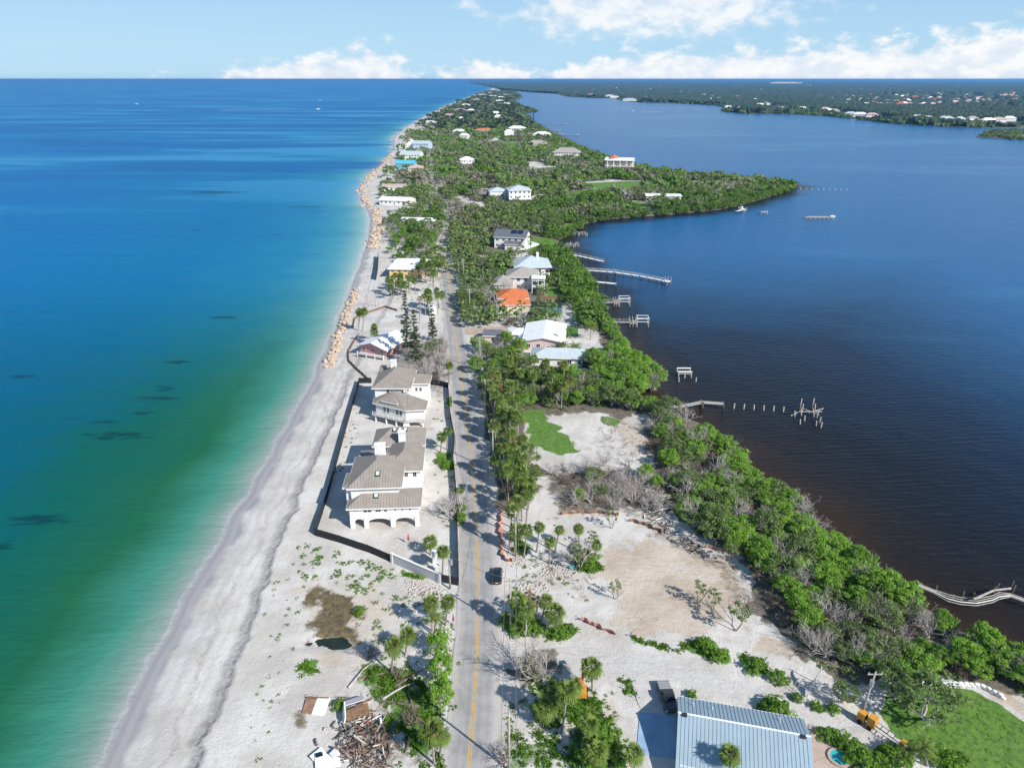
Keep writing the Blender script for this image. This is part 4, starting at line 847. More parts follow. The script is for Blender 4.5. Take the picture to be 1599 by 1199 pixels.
# ---- the metal roofed house in the foreground
a, b_ = Vector(G(1058,1085,4.3)), Vector(G(1255,1120,4.3)); rot = math.atan2((b_-a).y, (b_-a).x)
h = thing('metal_roof_house', 'foreground house with long pale blue ribbed metal gable roof', 'house', (a.x, a.y, Z0-.1), rot)
Lh = (b_-a).length; Dh = 12.6; zE, zR = 2.95, 5.1
walls(h, .5, Lh-.5, -Dh+.6, -.6, 0, zE-.1, M['stucco'])
R1 = [(0,0,zE),(Lh,0,zE)][::-1]; yr = -5.1
roof_obj([[(Lh,0,zE),(0,0,zE),(0,yr,zR),(Lh,yr,zR)], [(0,-Dh,zE-.35),(Lh,-Dh,zE-.35),(Lh,yr,zR),(0,yr,zR)]], M['roofpale'], h, seam=M['seampale'], step=.55)
MB().box2((-.02,yr-.14,zR-.01),(Lh+.02,yr+.14,zR+.05)).build('ridge_cap', M['roofwhite'], h)
for x_, y_ in ((.9,-5.3),(Lh-1.1,-5.3)): MB().box((x_, y_, zR-.1), (.75,.6,.35)).build('roof_vent', M['steel'], h)
for x_, y_ in ((2.2,-2.2),(4.9,-2.4),(14.4,-2.1)): MB().tube([(x_,y_,zE+.3),(x_,y_,zE+1.55)], .07, 8).build('vent_pipe', M['whitepaint'], h)
MB().box2((.6,-Dh+.5,0),(6.5,-Dh+.56,2.4)).build('porch_screen', M['screen'], h)
for i in range(4): window(h, .5, -2.3-2.6*i, 1.7, 1.0, 1.1, 'W')
for x_ in (.2,3.4): MB().box2((x_,-Dh+.2,0),(x_+.15,-Dh+.35,2.5)).build('porch_post', M['steel'], h)
# ------------------------------------------------------------------ fences, walls, boulders
def gz(px, py): x, y = G(px, py); return (x, y, hz1(x, y))
def fence(name, label, pix, ht, mat, step=3.0, wob=0.0, lean=0.0, post='steel', cat='fence', th=.06, closed_top=False, group=None):
    pts = [G(a, b) for a, b in pix]; o = thing(name, label, cat, (pts[0][0], pts[0][1], hz1(*pts[0])), 0, group); X0 = Vector(o.location)
    L = []
    for (x0, y0), (x1, y1) in zip(pts[:-1], pts[1:]):
        n = max(1, int(math.hypot(x1-x0, y1-y0)/step))
        for i in range(n): L.append((x0+(x1-x0)*i/n, y0+(y1-y0)*i/n))
    L.append(pts[-1])
    for i, (x, y) in enumerate(L):
        z = hz1(x, y)
        if post: MB().box((x-X0.x, y-X0.y, z-X0.z+ht/2-.1), (.09,.09,ht+.35)).build('post', M[post], o)
        if i == 0: continue
        xa, ya = L[i-1]; za = hz1(xa, ya)
        a = Vector((xa, ya, za-.05))-X0; b = Vector((x, y, z-.05))-X0; d = (b-a).normalized(); nn = Vector((d.y, -d.x, 0))
        k = 5; vs = []; fs = []
        for j in range(k+1):
            p = a.lerp(b, j/k); w = nn*(wob*math.sin(j*2.1+i*1.7)); hj = ht*(1-(.25*wob*abs(math.sin(j*1.3+i))))
            ln = nn*(lean*(.6+.4*math.sin(i*2.3+j)))
            vs += [p+w*.4, p+w*.4+nn*th, p+w+ln+nn*th+Vector((0,0,hj)), p+w+ln+Vector((0,0,hj))]
        for j in range(k):
            q = j*4
            for e in range(4): fs.append((q+e, q+(e+1) % 4, q+4+(e+1) % 4, q+4+e))
        fs += [(3,2,1,0), (k*4, k*4+1, k*4+2, k*4+3)]
        MB().add(vs, fs).build('fence_panel', mat, o)
    return o
fence('privacy_fence', 'black fabric fence along the beach side of the two mansions', [(492,836),(512,775),(528,715),(543,660),(561,598)], 1.9, M['fabric'])
fence('privacy_fence', 'black fabric fence slanting across the sand in front of the arched mansion', [(492,836),(530,847),(575,862),(613,878)], 1.9, M['fabric'])
fence('privacy_fence', 'black fabric fence along the road verge beside the mansions', [(716,914),(715,860),(714,815),(712,765),(707,715),(710,690),(703,650),(700,606)], 1.9, M['fabric'])
fence('privacy_fence', 'short black fence panel behind the stilted mansion on the road side', [(700,606),(684,602),(668,600)], 1.9, M['fabric'])
fence('privacy_fence', 'short black fence at the beach corner behind the stilted mansion', [(561,598),(580,598)], 1.9, M['fabric'])
fence('gate_fence', 'black fence panels closing the corner by the utility pole', [(687,908),(716,914)], 1.9, M['fabric'])
fence('silt_fence', 'dark silt fence curving across the beach by the pink cottage', [(560,522),(551,535),(544,547),(545,563),(560,579),(578,596)], .9, M['brownwood'], 3, .15)
fence('silt_fence', 'brown timber edging arching over the bare sand lot', [(551,510),(554,495),(565,490),(588,484),(601,480),(620,486)], .9, M['brownwood'], 3, .1)
fence('shaded_seawall', 'tall dark wooden seawall coloured shadow black standing on the beach before the yellow house', [(587,436),(590,418),(591,400)], 3.0, M['fabric'], 4)  # wooden wall; the black fabric colour stands in for its shade
for lab, pix, mt in (('orange barrier mesh sagging along the north edge of the cleared lot', [(876,803),(905,801),(940,801),(966,805)], 'rust'), ('fallen orange barrier leaning into the grey thicket', [(983,813),(1010,821),(1040,833)], 'rust'),
                     ('orange barrier mesh half buried below the mangroves', [(1099,855),(1135,862),(1180,868)], 'rust'), ('faded orange mesh strip lying beside the sandy drive', [(908,967),(930,978),(962,990)], 'faded'), ('orange mesh barrier hanging along the road verge under the palms', [(783,800),(783,830),(784,858),(790,876),(800,876)], 'orange')):
    fence('barrier_mesh', lab, pix, 1.0, M[mt], 2.5, .35, .5, 'wood', 'barrier', .04)
w = thing('rendered_wall', 'pale grey rendered wall panel joining the black fence near the road', 'wall', G(613,878)+(Z0-.2,), 0)
a, b = Vector(G(613,878)), Vector(G(687,910)); d = b-a; ang = math.atan2(d.y, d.x)
MB().box((d.x/2, d.y/2, 1.15), (d.length, .25, 2.3), ang).build('panel', M['greywallp'], w); MB().box((d.x/2, d.y/2, 2.35), (d.length+.1, .4, .12), ang).build('coping', M['fascia'], w)
for p_ in (0, d.length): MB().box((d.x*p_/d.length, d.y*p_/d.length, 1.25), (.5,.5,2.6), ang).build('pillar', M['stucco'], w)
for lab, pp, hh_ in (('white gate pillar standing beside the yard palm', (679,878), 2.6), ('white gate pillar at the road end of the grey wall', (683,893), 1.6)):
    x, y, z = gz(*pp); o = thing('gate_pillar', lab, 'pillar', (x, y, z-.1)); MB().box2((-.4,-.4,0),(.4,.4,hh_)).build('shaft', M['stucco'], o); MB().box2((-.5,-.5,hh_),(.5,.5,hh_+.15)).build('cap', M['fascia'], o)

def boulder_mesh(seed):
    r = random.Random(seed); import bmesh
    bm = bmesh.new(); bmesh.ops.create_icosphere(bm, subdivisions=1, radius=1)
    for v in bm.verts: v.co = Vector((v.co.x*1.25, v.co.y, v.co.z*.75))*r.uniform(.72,1.18)
    me = bpy.data.meshes.new('boulder'); bm.to_mesh(me); bm.free(); me.materials.append(M['rock']); return me
BLD = [boulder_mesh(i) for i in range(6)]
for lab, pix, n, wd, sz in (('tan limestone boulders heaped on the beach behind the pink cottage', [(516,568),(520,548),(528,525),(536,505)], 125, 2.6, .85), ('tan boulder revetment beside the bare sand lot', [(535,503),(541,485),(550,465),(553,450)], 95, 2.8, .9),
    ('long tan boulder revetment below the beach trees', [(583,386),(587,365),(592,345),(584,325)], 210, 5.0, 1.05), ('tan boulder revetment wrapping the rocky point', [(578,322),(566,308),(565,292),(578,275),(598,256),(610,240)], 230, 6.0, 1.3)):
    L = smooth_line(GP(pix), 60); o = thing('rock_revetment', lab, 'boulders', (L[0][0], L[0][1], hz1(*L[0])))
    for i in range(n):
        k = rnd.randrange(60); x = L[k][0]+rnd.gauss(0, wd*.38); y = L[k][1]+rnd.gauss(0, wd*.5); s = sz*rnd.uniform(.5,1.15)
        z = max(hz1(x, y), -.1)+s*.3
        inst(rnd.choice(BLD), 'boulder', o, (x-L[0][0], y-L[0][1], z-o.location.z), (rnd.uniform(-.4,.4), rnd.uniform(-.4,.4), rnd.uniform(0,6)), s)

# ------------------------------------------------------------------ utility poles and wires
def pole(label, px, py, ht=11.5, arm=True, drum=False, lean=(0,0)):
    x, y, z = gz(px, py); o = thing('utility_pole', label, 'utility pole', (x, y, z-.2), 0)
    MB().tube([(0,0,0),(lean[0],lean[1],ht)], [.19,.13], 8).build('pole_shaft', M['wood'], o, True)
    if arm:
        MB().box((lean[0],lean[1],ht-.5), (2.2,.12,.14)).build('cross_arm', M['wood'], o)
        for t in (-.95,0,.95): MB().tube([(lean[0]+t,lean[1],ht-.45),(lean[0]+t,lean[1],ht-.15)], .06, 6).build('insulator', M['whitepaint'], o)
    if drum: MB().tube([(.35,0,ht-2.2),(.35,0,ht-1.1)], .32, 10).build('transformer', M['galv'], o)
    return Vector((x+lean[0], y+lean[1], z+ht-.4))
PT = [pole('tall utility pole on the verge at the bottom of the picture right of the road', 795, 1202, 11.5), pole('utility pole beside the parked road car in the palm cluster', 797, 985, 11.5), pole('utility pole among the palms along the orange mesh', 805, 868, 11.0, True, True),
      pole('utility pole above the lawn opening east of the road', 770, 735, 11.5), pole('utility pole by the bright roadside grass north of the lawn', 758, 648, 11.5), pole('pale utility pole rising from the roadside trees behind the white roofed house', 750, 578, 12), pole('utility pole near the driveway of the orange roofed house', 734, 495, 12), pole('utility pole on the shaded bend of the road', 724, 442, 12)]
for i in range(5): PT.append(pole('slender far utility pole beside the straight road in the wood', [700,668,667,668.5,671][i], [345,305,275,258,243][i], 13, True)); bpy.context.scene.collection.objects[-1]
for o in [q for q in bpy.data.objects if q.get('label', '').startswith('slender far utility')]: o['group'] = 'far poles along the road'
p2 = pole('utility pole with white transformer at the corner of the grey wall', 703, 919, 8.0, False, True)
p3 = pole('leaning utility pole rising from the thicket beside the orange machine', 1343, 1122, 9.0, True, True, (.9,.6))
for lab, px_, py_, hh_ in (('bare slanting pole on the open sand lot, tallest of three', 587,478,9), ('bare pole on the open sand lot, left of three', 576,478,5.5), ('bare pole on the open sand lot, right of three', 592,478,6.5), ('thin bare pole on the verge below the roadside trees', 704,1040,5.0)):
    x, y, z = gz(px_, py_); o = tag(MB().tube([(0,0,-.2),(-.5,0,hh_)], [.16,.1], 6).build('bare_pole', M['wood']), lab, 'pole'); o.location = (x, y, z)
def wire(a, b, sag, lab, off=0.0):
    pts = []
    for i in range(13):
        t = i/12; p = a.lerp(b, t); p.z -= sag*4*t*(1-t); p.x += off; pts.append(tuple(p))
    tag(MB().tube(pts, .03, 4, False).build('power_line', M['wire']), lab, 'wire', 'overhead wires')
chain = [Vector(G(792,1500))]+PT[:8]; chain[0] = Vector((chain[0].x, chain[0].y, 12.5))
for i in range(len(chain)-1):
    for off in (-.95,.95): wire(chain[i], chain[i+1], .6, 'overhead power line strung between the roadside utility poles', off)
wire(PT[1], p2, .5, 'overhead line crossing the road to the corner pole')

# ------------------------------------------------------------------ docks and pilings
PILE = MB().tube([(0,0,-3),(0,0,1)], [.17,.16], 7).mesh('pile', M['wooddk'], True)
PILETOP = MB().tube([(0,0,-3),(0,0,1)], [.16,.14], 7).mesh('pile', M['wood'], True)
def dock(name, label, pix, width, zdeck=1.3, rail=False, platform=None, lift=None, sag=None, mat='wood', gap=3.5):
    pts = [Vector(G(a, b, zdeck)) for a, b in pix]; o = thing(name, label, 'dock', (pts[0].x, pts[0].y, 0)); B = pts[0]
    mbd = MB(); rl = MB()
    for i, (a, b) in enumerate(zip(pts[:-1], pts[1:])):
        a = a-B; b = b-B; d = b-a; L = d.length; ang = math.atan2(d.y, d.x); n = max(1, int(L/gap)); nn = Vector((-d.y, d.x))/L
        seg = MB(); npl = max(2, int(L/1.2))
        za = zdeck+(sag[i] if sag else 0); zb = zdeck+(sag[i+1] if sag else 0)
        vs = []
        for p, zz in ((a, za), (b, zb)):
            for s in (-1, 1): vs += [(p.x+nn.x*s*width/2, p.y+nn.y*s*width/2, zz-.14), (p.x+nn.x*s*width/2, p.y+nn.y*s*width/2, zz)]
        seg.add(vs, [(1,3,7,5),(0,4,6,2),(0,1,5,4),(2,6,7,3),(0,2,3,1),(4,5,7,6)]); seg.build('deck', M[mat], o)
        for j in range(n+1):
            q = a+d*(j/n); zz = za+(zb-za)*j/n
            for s in (-1, 1): inst(PILE, 'pile', o, (q.x+nn.x*s*width*.52, q.y+nn.y*s*width*.52, zz-.6), (0,0,0), (1,1,1.0))
        if rail:
            for s in (-1, 1): MB().tube([(a.x+nn.x*s*width*.48,a.y+nn.y*s*width*.48,za+.95),(b.x+nn.x*s*width*.48,b.y+nn.y*s*width*.48,zb+.95)], .06, 5).build('rail', M[mat], o)
            for j in range(n+1):
                q = a+d*(j/n)
                for s in (-1, 1): inst(PILETOP, 'rail_post', o, (q.x+nn.x*s*width*.48, q.y+nn.y*s*width*.48, za+(zb-za)*j/n+.9), (0,0,0), (.5,.5,.35))
    e = pts[-1]-B; d = (pts[-1]-pts[-2]).normalized()
    if platform:
        w_, l_ = platform; ang = math.atan2(d.y, d.x); c = e+d*(l_/2)
        MB().box((c.x, c.y, zdeck-.05), (l_, w_, .2), ang).build('platform', M[mat], o)
        for sx in (-.5,0,.5):
            for sy in (-.5,.5): q = c+d*(sx*l_)+Vector((-d.y,d.x))*(sy*w_); inst(PILETOP, 'pile', o, (q.x, q.y, zdeck+.6), (0,0,0), (1,1,1.2))
        e = c+d*(l_/2)
    if lift:
        c = e+d*2.6
        for sx in (-2.2,2.2):
            for sy in (-1.8,1.8):
                q = c+d*sx+Vector((-d.y,d.x))*sy; inst(PILETOP, 'lift_pile', o, (q.x, q.y, 2.0), (0,0,0), (1.1,1.1,1.6))
            q1, q2 = c+d*sx+Vector((-d.y,d.x))*2.0, c+d*sx-Vector((-d.y,d.x))*2.0
            MB().tube([(q1.x,q1.y,3.5),(q2.x,q2.y,3.5)], .16, 6).build('lift_beam', M['whitepaint'], o)
        for sy in (-1.8,1.8):
            q1, q2 = c-d*2.3+Vector((-d.y,d.x))*sy, c+d*2.3+Vector((-d.y,d.x))*sy
            MB().tube([(q1.x,q1.y,3.7),(q2.x,q2.y,3.7)], .13, 6).build('lift_beam', M['whitepaint'], o); MB().tube([(q1.x,q1.y,2.2),(q2.x,q2.y,2.2)], .13, 6).build('cradle_beam', M['whitepaint'], o)
    return o
dock('broken_dock', 'weathered wooden dock broken off short of a row of bare pilings', [(1042,636),(1070,632),(1096,629),(1130,631)], 1.7, 1.4, False, sag=[.2,-.2,.3,.2])
for i in range(6):
    x, y = G(1146+i*15.4, 638+i*1.0, 0); o = inst(PILETOP, 'dock_piling', None, (x, y, .7), (rnd.uniform(-.06,.06),rnd.uniform(-.06,.06),0), (1.3,1.3,1.0)); tag(o, 'bare dock piling in the row between the broken dock and the wrecked lift', 'piling', 'row of bare dock pilings')
o = thing('wrecked_boat_lift', 'wrecked boat lift of leaning pilings and beams at the end of the bare piling row', 'boat lift', G(1260,650,0)+(0,))
B = Vector(o.location)
for a, b, t in ((1240,652,2.2),(1249,640,3.6),(1252,644,2.8),(1268,640,3.8),(1271,645,3.0),(1276,652,2.4),(1280,660,1.8),(1249,662,1.5),(1256,657,1.6),(1274,665,1.6),(1282,668,1.8)):
    x, y = G(a, b, 0); inst(PILETOP, 'pile', o, (x-B.x, y-B.y, t-1), (rnd.uniform(-.12,.12),rnd.uniform(-.12,.12),0), (1.2,1.2,1))
for (a, b), (c, d), z0_, z1_ in (((1234,652),(1252,648),.6,1.6),((1246,650),(1282,650),1.5,1.5),((1250,645),(1278,654),1.7,1.2),((1268,645),(1270,658),1.6,1.4),((1250,645),(1250,656),1.5,1.5),((1262,650),(1284,647),1.2,1.9)):
    p, q = G(a, b, 0), G(c, d, 0); MB().tube([(p[0]-B.x,p[1]-B.y,z0_),(q[0]-B.x,q[1]-B.y,z1_)], .15, 6).build('beam', M['wood'], o)
o = thing('lift_platform', 'small white boat lift platform standing alone in the bay', 'boat lift', G(1070,592,0)+(0,)); B = Vector(o.location)
MB().box((0,1.0,2.2), (4.6,.35,.3)).build('beam', M['whitepaint'], o); MB().box((0,3.2,2.6), (4.6,.35,.3)).build('beam', M['whitepaint'], o); MB().box((0,2.1,1.5), (4.4,2.4,.2)).build('platform', M['wood'], o)
for x, y, t in ((-2.1,.9,2.3),(2.1,.9,2.3),(-2.1,3.2,2.8),(2.1,3.2,2.8),(-2.6,-2.2,1.4),(3.0,-2.0,1.4),(0,.9,1.5)): inst(PILETOP, 'pile', o, (x, y, t-1), (0,0,0), (1.2,1.2,1))
dock('bay_dock', 'wooden dock with white boat lift opposite the bright mangrove lobe', [(935,502),(983,503)], 1.6, 1.4, True, (3.5,2.5), True)
dock('bay_dock', 'wooden dock with tall white boat lift, next up the bay', [(930,472),(958,472)], 1.8, 1.4, True, (3.6,2), True)
dock('bay_dock', 'short pale dock with a small box platform below the long pier', [(900,432),(932,440),(962,443)], 2.0, 1.3, False, None, None, None, 'whitepaint')
dock('long_pier', 'long pale pier with railings reaching far out into the bay', [(905,421),(960,425),(1000,431),(1036,438)], 1.8, 1.8, True, (3.5,3.0), None, None, 'whitepaint')
dock('bay_dock', 'pale narrow dock jutting out above the long pier', [(896,398),(920,403),(942,408)], 1.8, 1.4, True, None, None, None, 'whitepaint')
dock('point_dock', 'long thin dark dock ending in a boathouse past the point', [(1020,264),(1080,270),(1132,277)], 2.2, 1.5, True, (6,5))
dock('near_shore_dock', 'small dock with white boat tucked under the point', [(1150,330),(1158,328)], 2.2, 1.2, False, (4,4), None, None, 'whitepaint')
for k, (a, b, lab) in enumerate(((1193,335,'dark boat lift frame standing alone off the point'), (1280,343,'long low platform on pilings out in the bay'), (893,386,'cluster of old pilings by the inlet below the solar roofed house'), (905,368,'cluster of old pilings at the mouth of the inlet'))):
    o = thing('piling_platform', lab, 'platform', G(a, b, 0)+(0,))
    wv = (5, 20, 8, 9)[k]
    if k < 2: MB().box((0,0,1.8), (wv,3.5,.25)).build('platform', M['wood'], o)
    if k == 1: MB().box((wv*.42,0,2.3), (3,3,.8)).build('bench_box', M['whitepaint'], o)
    n = (6, 14, 11, 11)[k]
    for i in range(n): inst(PILETOP, 'pile', o, ((i/(n-1)-.5)*wv, rnd.uniform(-2.2,2.2) if k > 1 else (-1.6,1.6)[i % 2], rnd.uniform(.6,1.6)), (0,0,0), (1.4,1.4,1.2))
for i in range(9):
    x, y = G(1250+i*9, 297+.2*i, 0); tag(inst(PILETOP, 'channel_piling', None, (x, y, 1.0), (0,0,0), (2,2,1.2)), 'old piling in the line running out from the tip of the point', 'piling', 'pilings off the point')
for i, (a, b, c) in enumerate(((840,193,880),(838,203,868),(852,208,872),(868,210,898))): dock('far_dock', ['far dock nearest the dark channel tree','second far dock along the bay bend','third far dock along the bay bend','longest far dock along the bay bend'][i], [(a,b),(c,b+.8)], 3, 1.5, False, (8,7), None, None, 'wood', 8)
# collapsed dock at the right edge: sagging stringers on broken pilings
CD = [(1434,912,1.9),(1458,922,1.6),(1480,931,1.3),(1500,936,1.1),(1525,938,1.1),(1550,933,1.4),(1560,928,1.8),(1578,928,1.8),(1600,936,1.6),(1640,950,1.5)]
o = thing('collapsed_dock', 'collapsed dock with pale sagging stringers twisting over the dark bay water', 'dock', G(1434,912,0)+(0,)); B = Vector(o.location)
for k, (dy, dz) in enumerate(((0,0),(3.2,-.05),(6.0,-.2),(-3.0,.05))):
    pts = [Vector(G(a, b+(dy if i > 1 and i < 7 else dy*.35), z))-B.xy for i, (a, b, z) in enumerate(CD)]
    MB().tube([(p.x, p.y, CD[i][2]+dz) for i, p in enumerate(pts)], .095, 6).build('stringer', M['wood'] if k != 1 else M['whitepaint'], o)
for a, b, z in ((1460,925,1.6),(1487,936,1.2),(1502,934,1.6),(1512,944,1.0),(1518,935,1.5),(1528,943,.9),(1550,930,2.2),(1554,925,2.3),(1577,922,2.4),(1580,928,2.2)):
    x, y = G(a, b, 0); inst(PILE, 'pile', o, (x-B.x, y-B.y, z-1.0), (rnd.uniform(-.15,.15),rnd.uniform(-.15,.15),0))
for (a, b), (c, d) in (((1553,922),(1578,919)),((1520,936),(1552,922))):
    p, q = G(a, b, 2), G(c, d, 2); MB().tube([(p[0]-B.x,p[1]-B.y,2.1),(q[0]-B.x,q[1]-B.y,2.1)], .2, 6).build('beam', M['wood'], o)

# ------------------------------------------------------------------ vehicles and machines
def loft(rings):
    mb = MB(); n = len(rings[0]); b = 0
    for r in rings: mb.v += [tuple(p) for p in r]
    for i in range(len(rings)-1):
        for k in range(n): mb.f.append((i*n+k, i*n+(k+1) % n, (i+1)*n+(k+1) % n, (i+1)*n+k))
    mb.f.append(tuple(range(n-1, -1, -1))); mb.f.append(tuple((len(rings)-1)*n+k for k in range(n)))
    return mb
def ring(y, hw, z0, z1, r=.18):
    return [(-hw+r,y,z0),(hw-r,y,z0),(hw,y,z0+r),(hw,y,z1-r),(hw-r*1.3,y,z1),(-hw+r*1.3,y,z1),(-hw,y,z1-r),(-hw,y,z0+r)]
def wheel(parent, x, y, r=.36):
    s = 1 if x > 0 else -1
    t = MB().tube([(x-s*.22,y,r),(x,y,r)], r, 14).build('wheel', M['tyre'], parent); MB().tube([(x-s*.02,y,r),(x+s*.015,y,r)], r*.6, 10).build('rim', M['rim'], t)
def car(name, label, px, py, heading, L, W, Hh, paint, truck=False, cat='car'):
    x, y, z = gz(px, py); o = thing(name, label, cat, (x, y, max(z, 1.31)), heading)
    h = L/2; wb = L*.31
    bz = 1.02 if truck else .92
    prof = [(-h,W*.42,.38,bz*.86),(-h+.12,W*.48,.28,bz*.96),(-h+.7,W*.5,.24,bz),(0,W*.5,.24,bz),(h-1.3,W*.5,.24,bz),(h-.5,W*.49,.26,bz*.94),(h-.12,W*.45,.32,bz*.84),(h,W*.38,.42,bz*.74)]
    loft([ring(a, b, c, d) for a, b, c, d in prof]).build('body', paint, o, True)
    if truck: c0, c1, r0, r1 = -.45, h-1.35, -.15, h-2.25
    else: c0, c1, r0, r1 = -h+.25, h-1.25, -h+.95, h-2.2
    a, b = W*.46, W*.37
    g = MB().add([(-a,c0,bz-.03),(a,c0,bz-.03),(a,c1,bz-.03),(-a,c1,bz-.03),(-b,r0,Hh-.06),(b,r0,Hh-.06),(b,r1,Hh-.06),(-b,r1,Hh-.06)], [(0,1,5,4),(1,2,6,5),(2,3,7,6),(3,0,4,7),(4,5,6,7)]); g.build('window_glass', M['carglass'], o)
    rf = MB().box2((-b-.03,r0-.02,Hh-.07),(b+.03,r1+.05,Hh)).build('roof', paint, o)
    for s in (-1, 1):
        for k, (p, q) in enumerate((((s*a,c0,bz-.03),(s*b,r0,Hh-.04)),((s*a,c1,bz-.03),(s*b,r1,Hh-.04)),((s*(a+.01),(c0+c1)/2,bz-.03),(s*(b+.01),(r0+r1)/2,Hh-.04)))): MB().tube([p, q], .055, 5).build('pillar', paint, o)
        for yy in (-wb, wb): wheel(o, s*W*.49, yy, .4 if truck else .35)
        MB().box((s*W*.38,h-.06,bz*.68), (.34,.12,.16)).build('headlight', M['skyl'], o); MB().box((s*W*.40,-h+.06,bz*.76), (.24,.14,.18)).build('tail_light', M['tail'], o)
        MB().box((s*(W*.5+.1),c1-.45,bz+.06), (.2,.14,.14)).build('mirror', paint, o)
    if not truck: MB().box2((-b*.72,r0+.35,Hh-.01),(b*.72,r1-.25,Hh+.012)).build('sunroof', M['carglass'], o)
    MB().box2((-.55,-h-.03,.42),(.55,-h+.06,.58)).build('bumper', M['steel'], o); MB().box2((-.26,-h-.02,.62),(.26,-h+.05,.74)).build('number_plate', M['whitepaint'], o)
    if truck:
        MB().box2((-W*.44,-h+.25,bz-.02),(W*.44,-.5,bz+.1)).build('bed_cover', M['canvas'], o)
        for i in range(4): MB().box2((-W*.44,-h+.5+i*.5,bz+.1),(W*.44,-h+.54+i*.5,bz+.13)).build('cover_rib', M['steel'], o)
    return o
car('parked_suv', 'dark charcoal car with glass roof stopped at the right edge of the road', 776.5, 902, math.radians(-1), 4.8, 1.95, 1.68, M['carblack'])
car('pickup_truck', 'dark grey pickup truck with grey bed cover beside the metal roofed house', 1041, 1091, math.radians(184), 5.9, 2.1, 1.9, M['cargrey'], True, 'truck')
def van(lab, px, py, rz, s=1.0):
    x, y, z = gz(px, py); o = thing('white_van', lab, 'van', (x, y, z), rz)
    MB().box2((-1.1*s,-3*s,.5),(1.1*s,1.6*s,2.9*s)).build('cargo_box', M['carwhite'], o); MB().box2((-1.0*s,1.62*s,.45),(1.0*s,3.0*s,2.1*s)).build('cab', M['carwhite'], o); MB().box2((-.85*s,3.0*s,1.2*s),(.85*s,3.03*s,1.9*s)).build('windscreen', M['carglass'], o)
    for sx in (-1, 1):
        for yy in (-1.9*s, 2.1*s): wheel(o, sx*1.1*s, yy, .45)
van('white box van parked on the sandy verge by the tall dark pine', 675, 489, .2, 1.25); van('white van parked at the roadside by the yellow beach house', 688, 415, .1, 1.1)
van('small white vehicle at the driveway entrance across from the beach lot', 727, 468, 1.5, .9)
x, y, z = gz(906,1084); e = thing('excavator', 'orange and yellow mini excavator with raised boom among the palms', 'excavator', (x, y, z), math.radians(-4))
for s in (-1, 1):
    t = MB().prism([(s*.95-.2,-1.2),(s*.95+.2,-1.2),(s*.95+.2,1.2),(s*.95-.2,1.2)], .08, .62).build('track', M['tyre'], e); MB().tube([(s*.95-.22,-1.0,.35),(s*.95+.22,-1.0,.35)], .3, 10).build('sprocket', M['steel'], t)
MB().box2((-.75,-.6,.5),(.75,.6,.75)).build('undercarriage', M['steel'], e); MB().box2((-.95,-1.35,.78),(.95,.8,1.5)).build('engine_body', M['machyellow'], e)
cb = MB().box2((-.9,-.5,1.5),(.1,.8,2.6)).build('cab', M['machyellow'], e); MB().box2((-.8,.81,1.7),(.0,.84,2.5)).build('cab_window', M['carglass'], cb); MB().box2((-.95,-.6,2.6),(.15,.9,2.7)).build('cab_roof', M['machyellow'], cb)
def limb(a, b, w0, w1, nm, mt):
    a, b = Vector(a), Vector(b); d = (b-a).normalized(); n = Vector((1,0,0)); u = d.cross(n).normalized(); vs = []
    for p, w in ((a, w0), (b, w1)):
        for sx, su in ((-1,-1),(1,-1),(1,1),(-1,1)): vs.append(p+n*sx*.17+u*su*w)
    return MB().add(vs, [(3,2,1,0),(4,5,6,7),(0,1,5,4),(1,2,6,5),(2,3,7,6),(3,0,4,7)]).build(nm, mt, e)
limb((.35,.8,1.2),(.35,2.2,3.1),.34,.28,'boom',M['machorange']); limb((.35,2.15,3.05),(.35,4.1,3.3),.28,.2,'stick',M['machorange']); limb((.35,1.1,1.3),(.35,2.0,2.4),.06,.06,'hydraulic_ram',M['galv'])
limb((.35,4.1,3.3),(.35,4.6,2.6),.16,.34,'bucket',M['steel'])
# amber machine with long twin rails by the drive
x, y, z = gz(1352,1130); q = thing('rail_machine', 'amber yellow machine with long twin rails parked across the sandy drive', 'machine', (x, y, z), math.radians(-52)); q.scale = (.8,.8,.8)
MB().box2((-1.6,-.7,.5),(-.2,.7,2.3)).build('motor_housing', M['machyellow'], q); MB().box2((.3,-.75,.6),(1.7,.75,2.7)).build('drive_housing', M['machyellow'], q); MB().box2((-.22,-.3,1.2),(.32,.3,1.8)).build('coupling', M['steel'], q)
for s in (-1, 1):
    MB().tube([(1.7,s*.55,1.6),(6.4,s*.55,1.3)], .09, 6).build('rail', M['galv'] if s > 0 else M['steel'], q)
    for xx in (-.9, 1.0): wheel(q, 0, 0, .001) if 0 else MB().tube([(xx,s*.78,.42),(xx,s*1.0,.42)], .42, 12).build('wheel', M['tyre'], q)
for xx in (2.6,3.8,5.0): MB().box2((xx-.06,-.55,1.42-.06*xx*.5),(xx+.06,.55,1.5-.06*xx*.5)).build('rung', M['steel'], q)
MB().box2((6.2,-.6,.1),(7.0,.6,1.7)).build('end_housing', M['machyellow'], q)
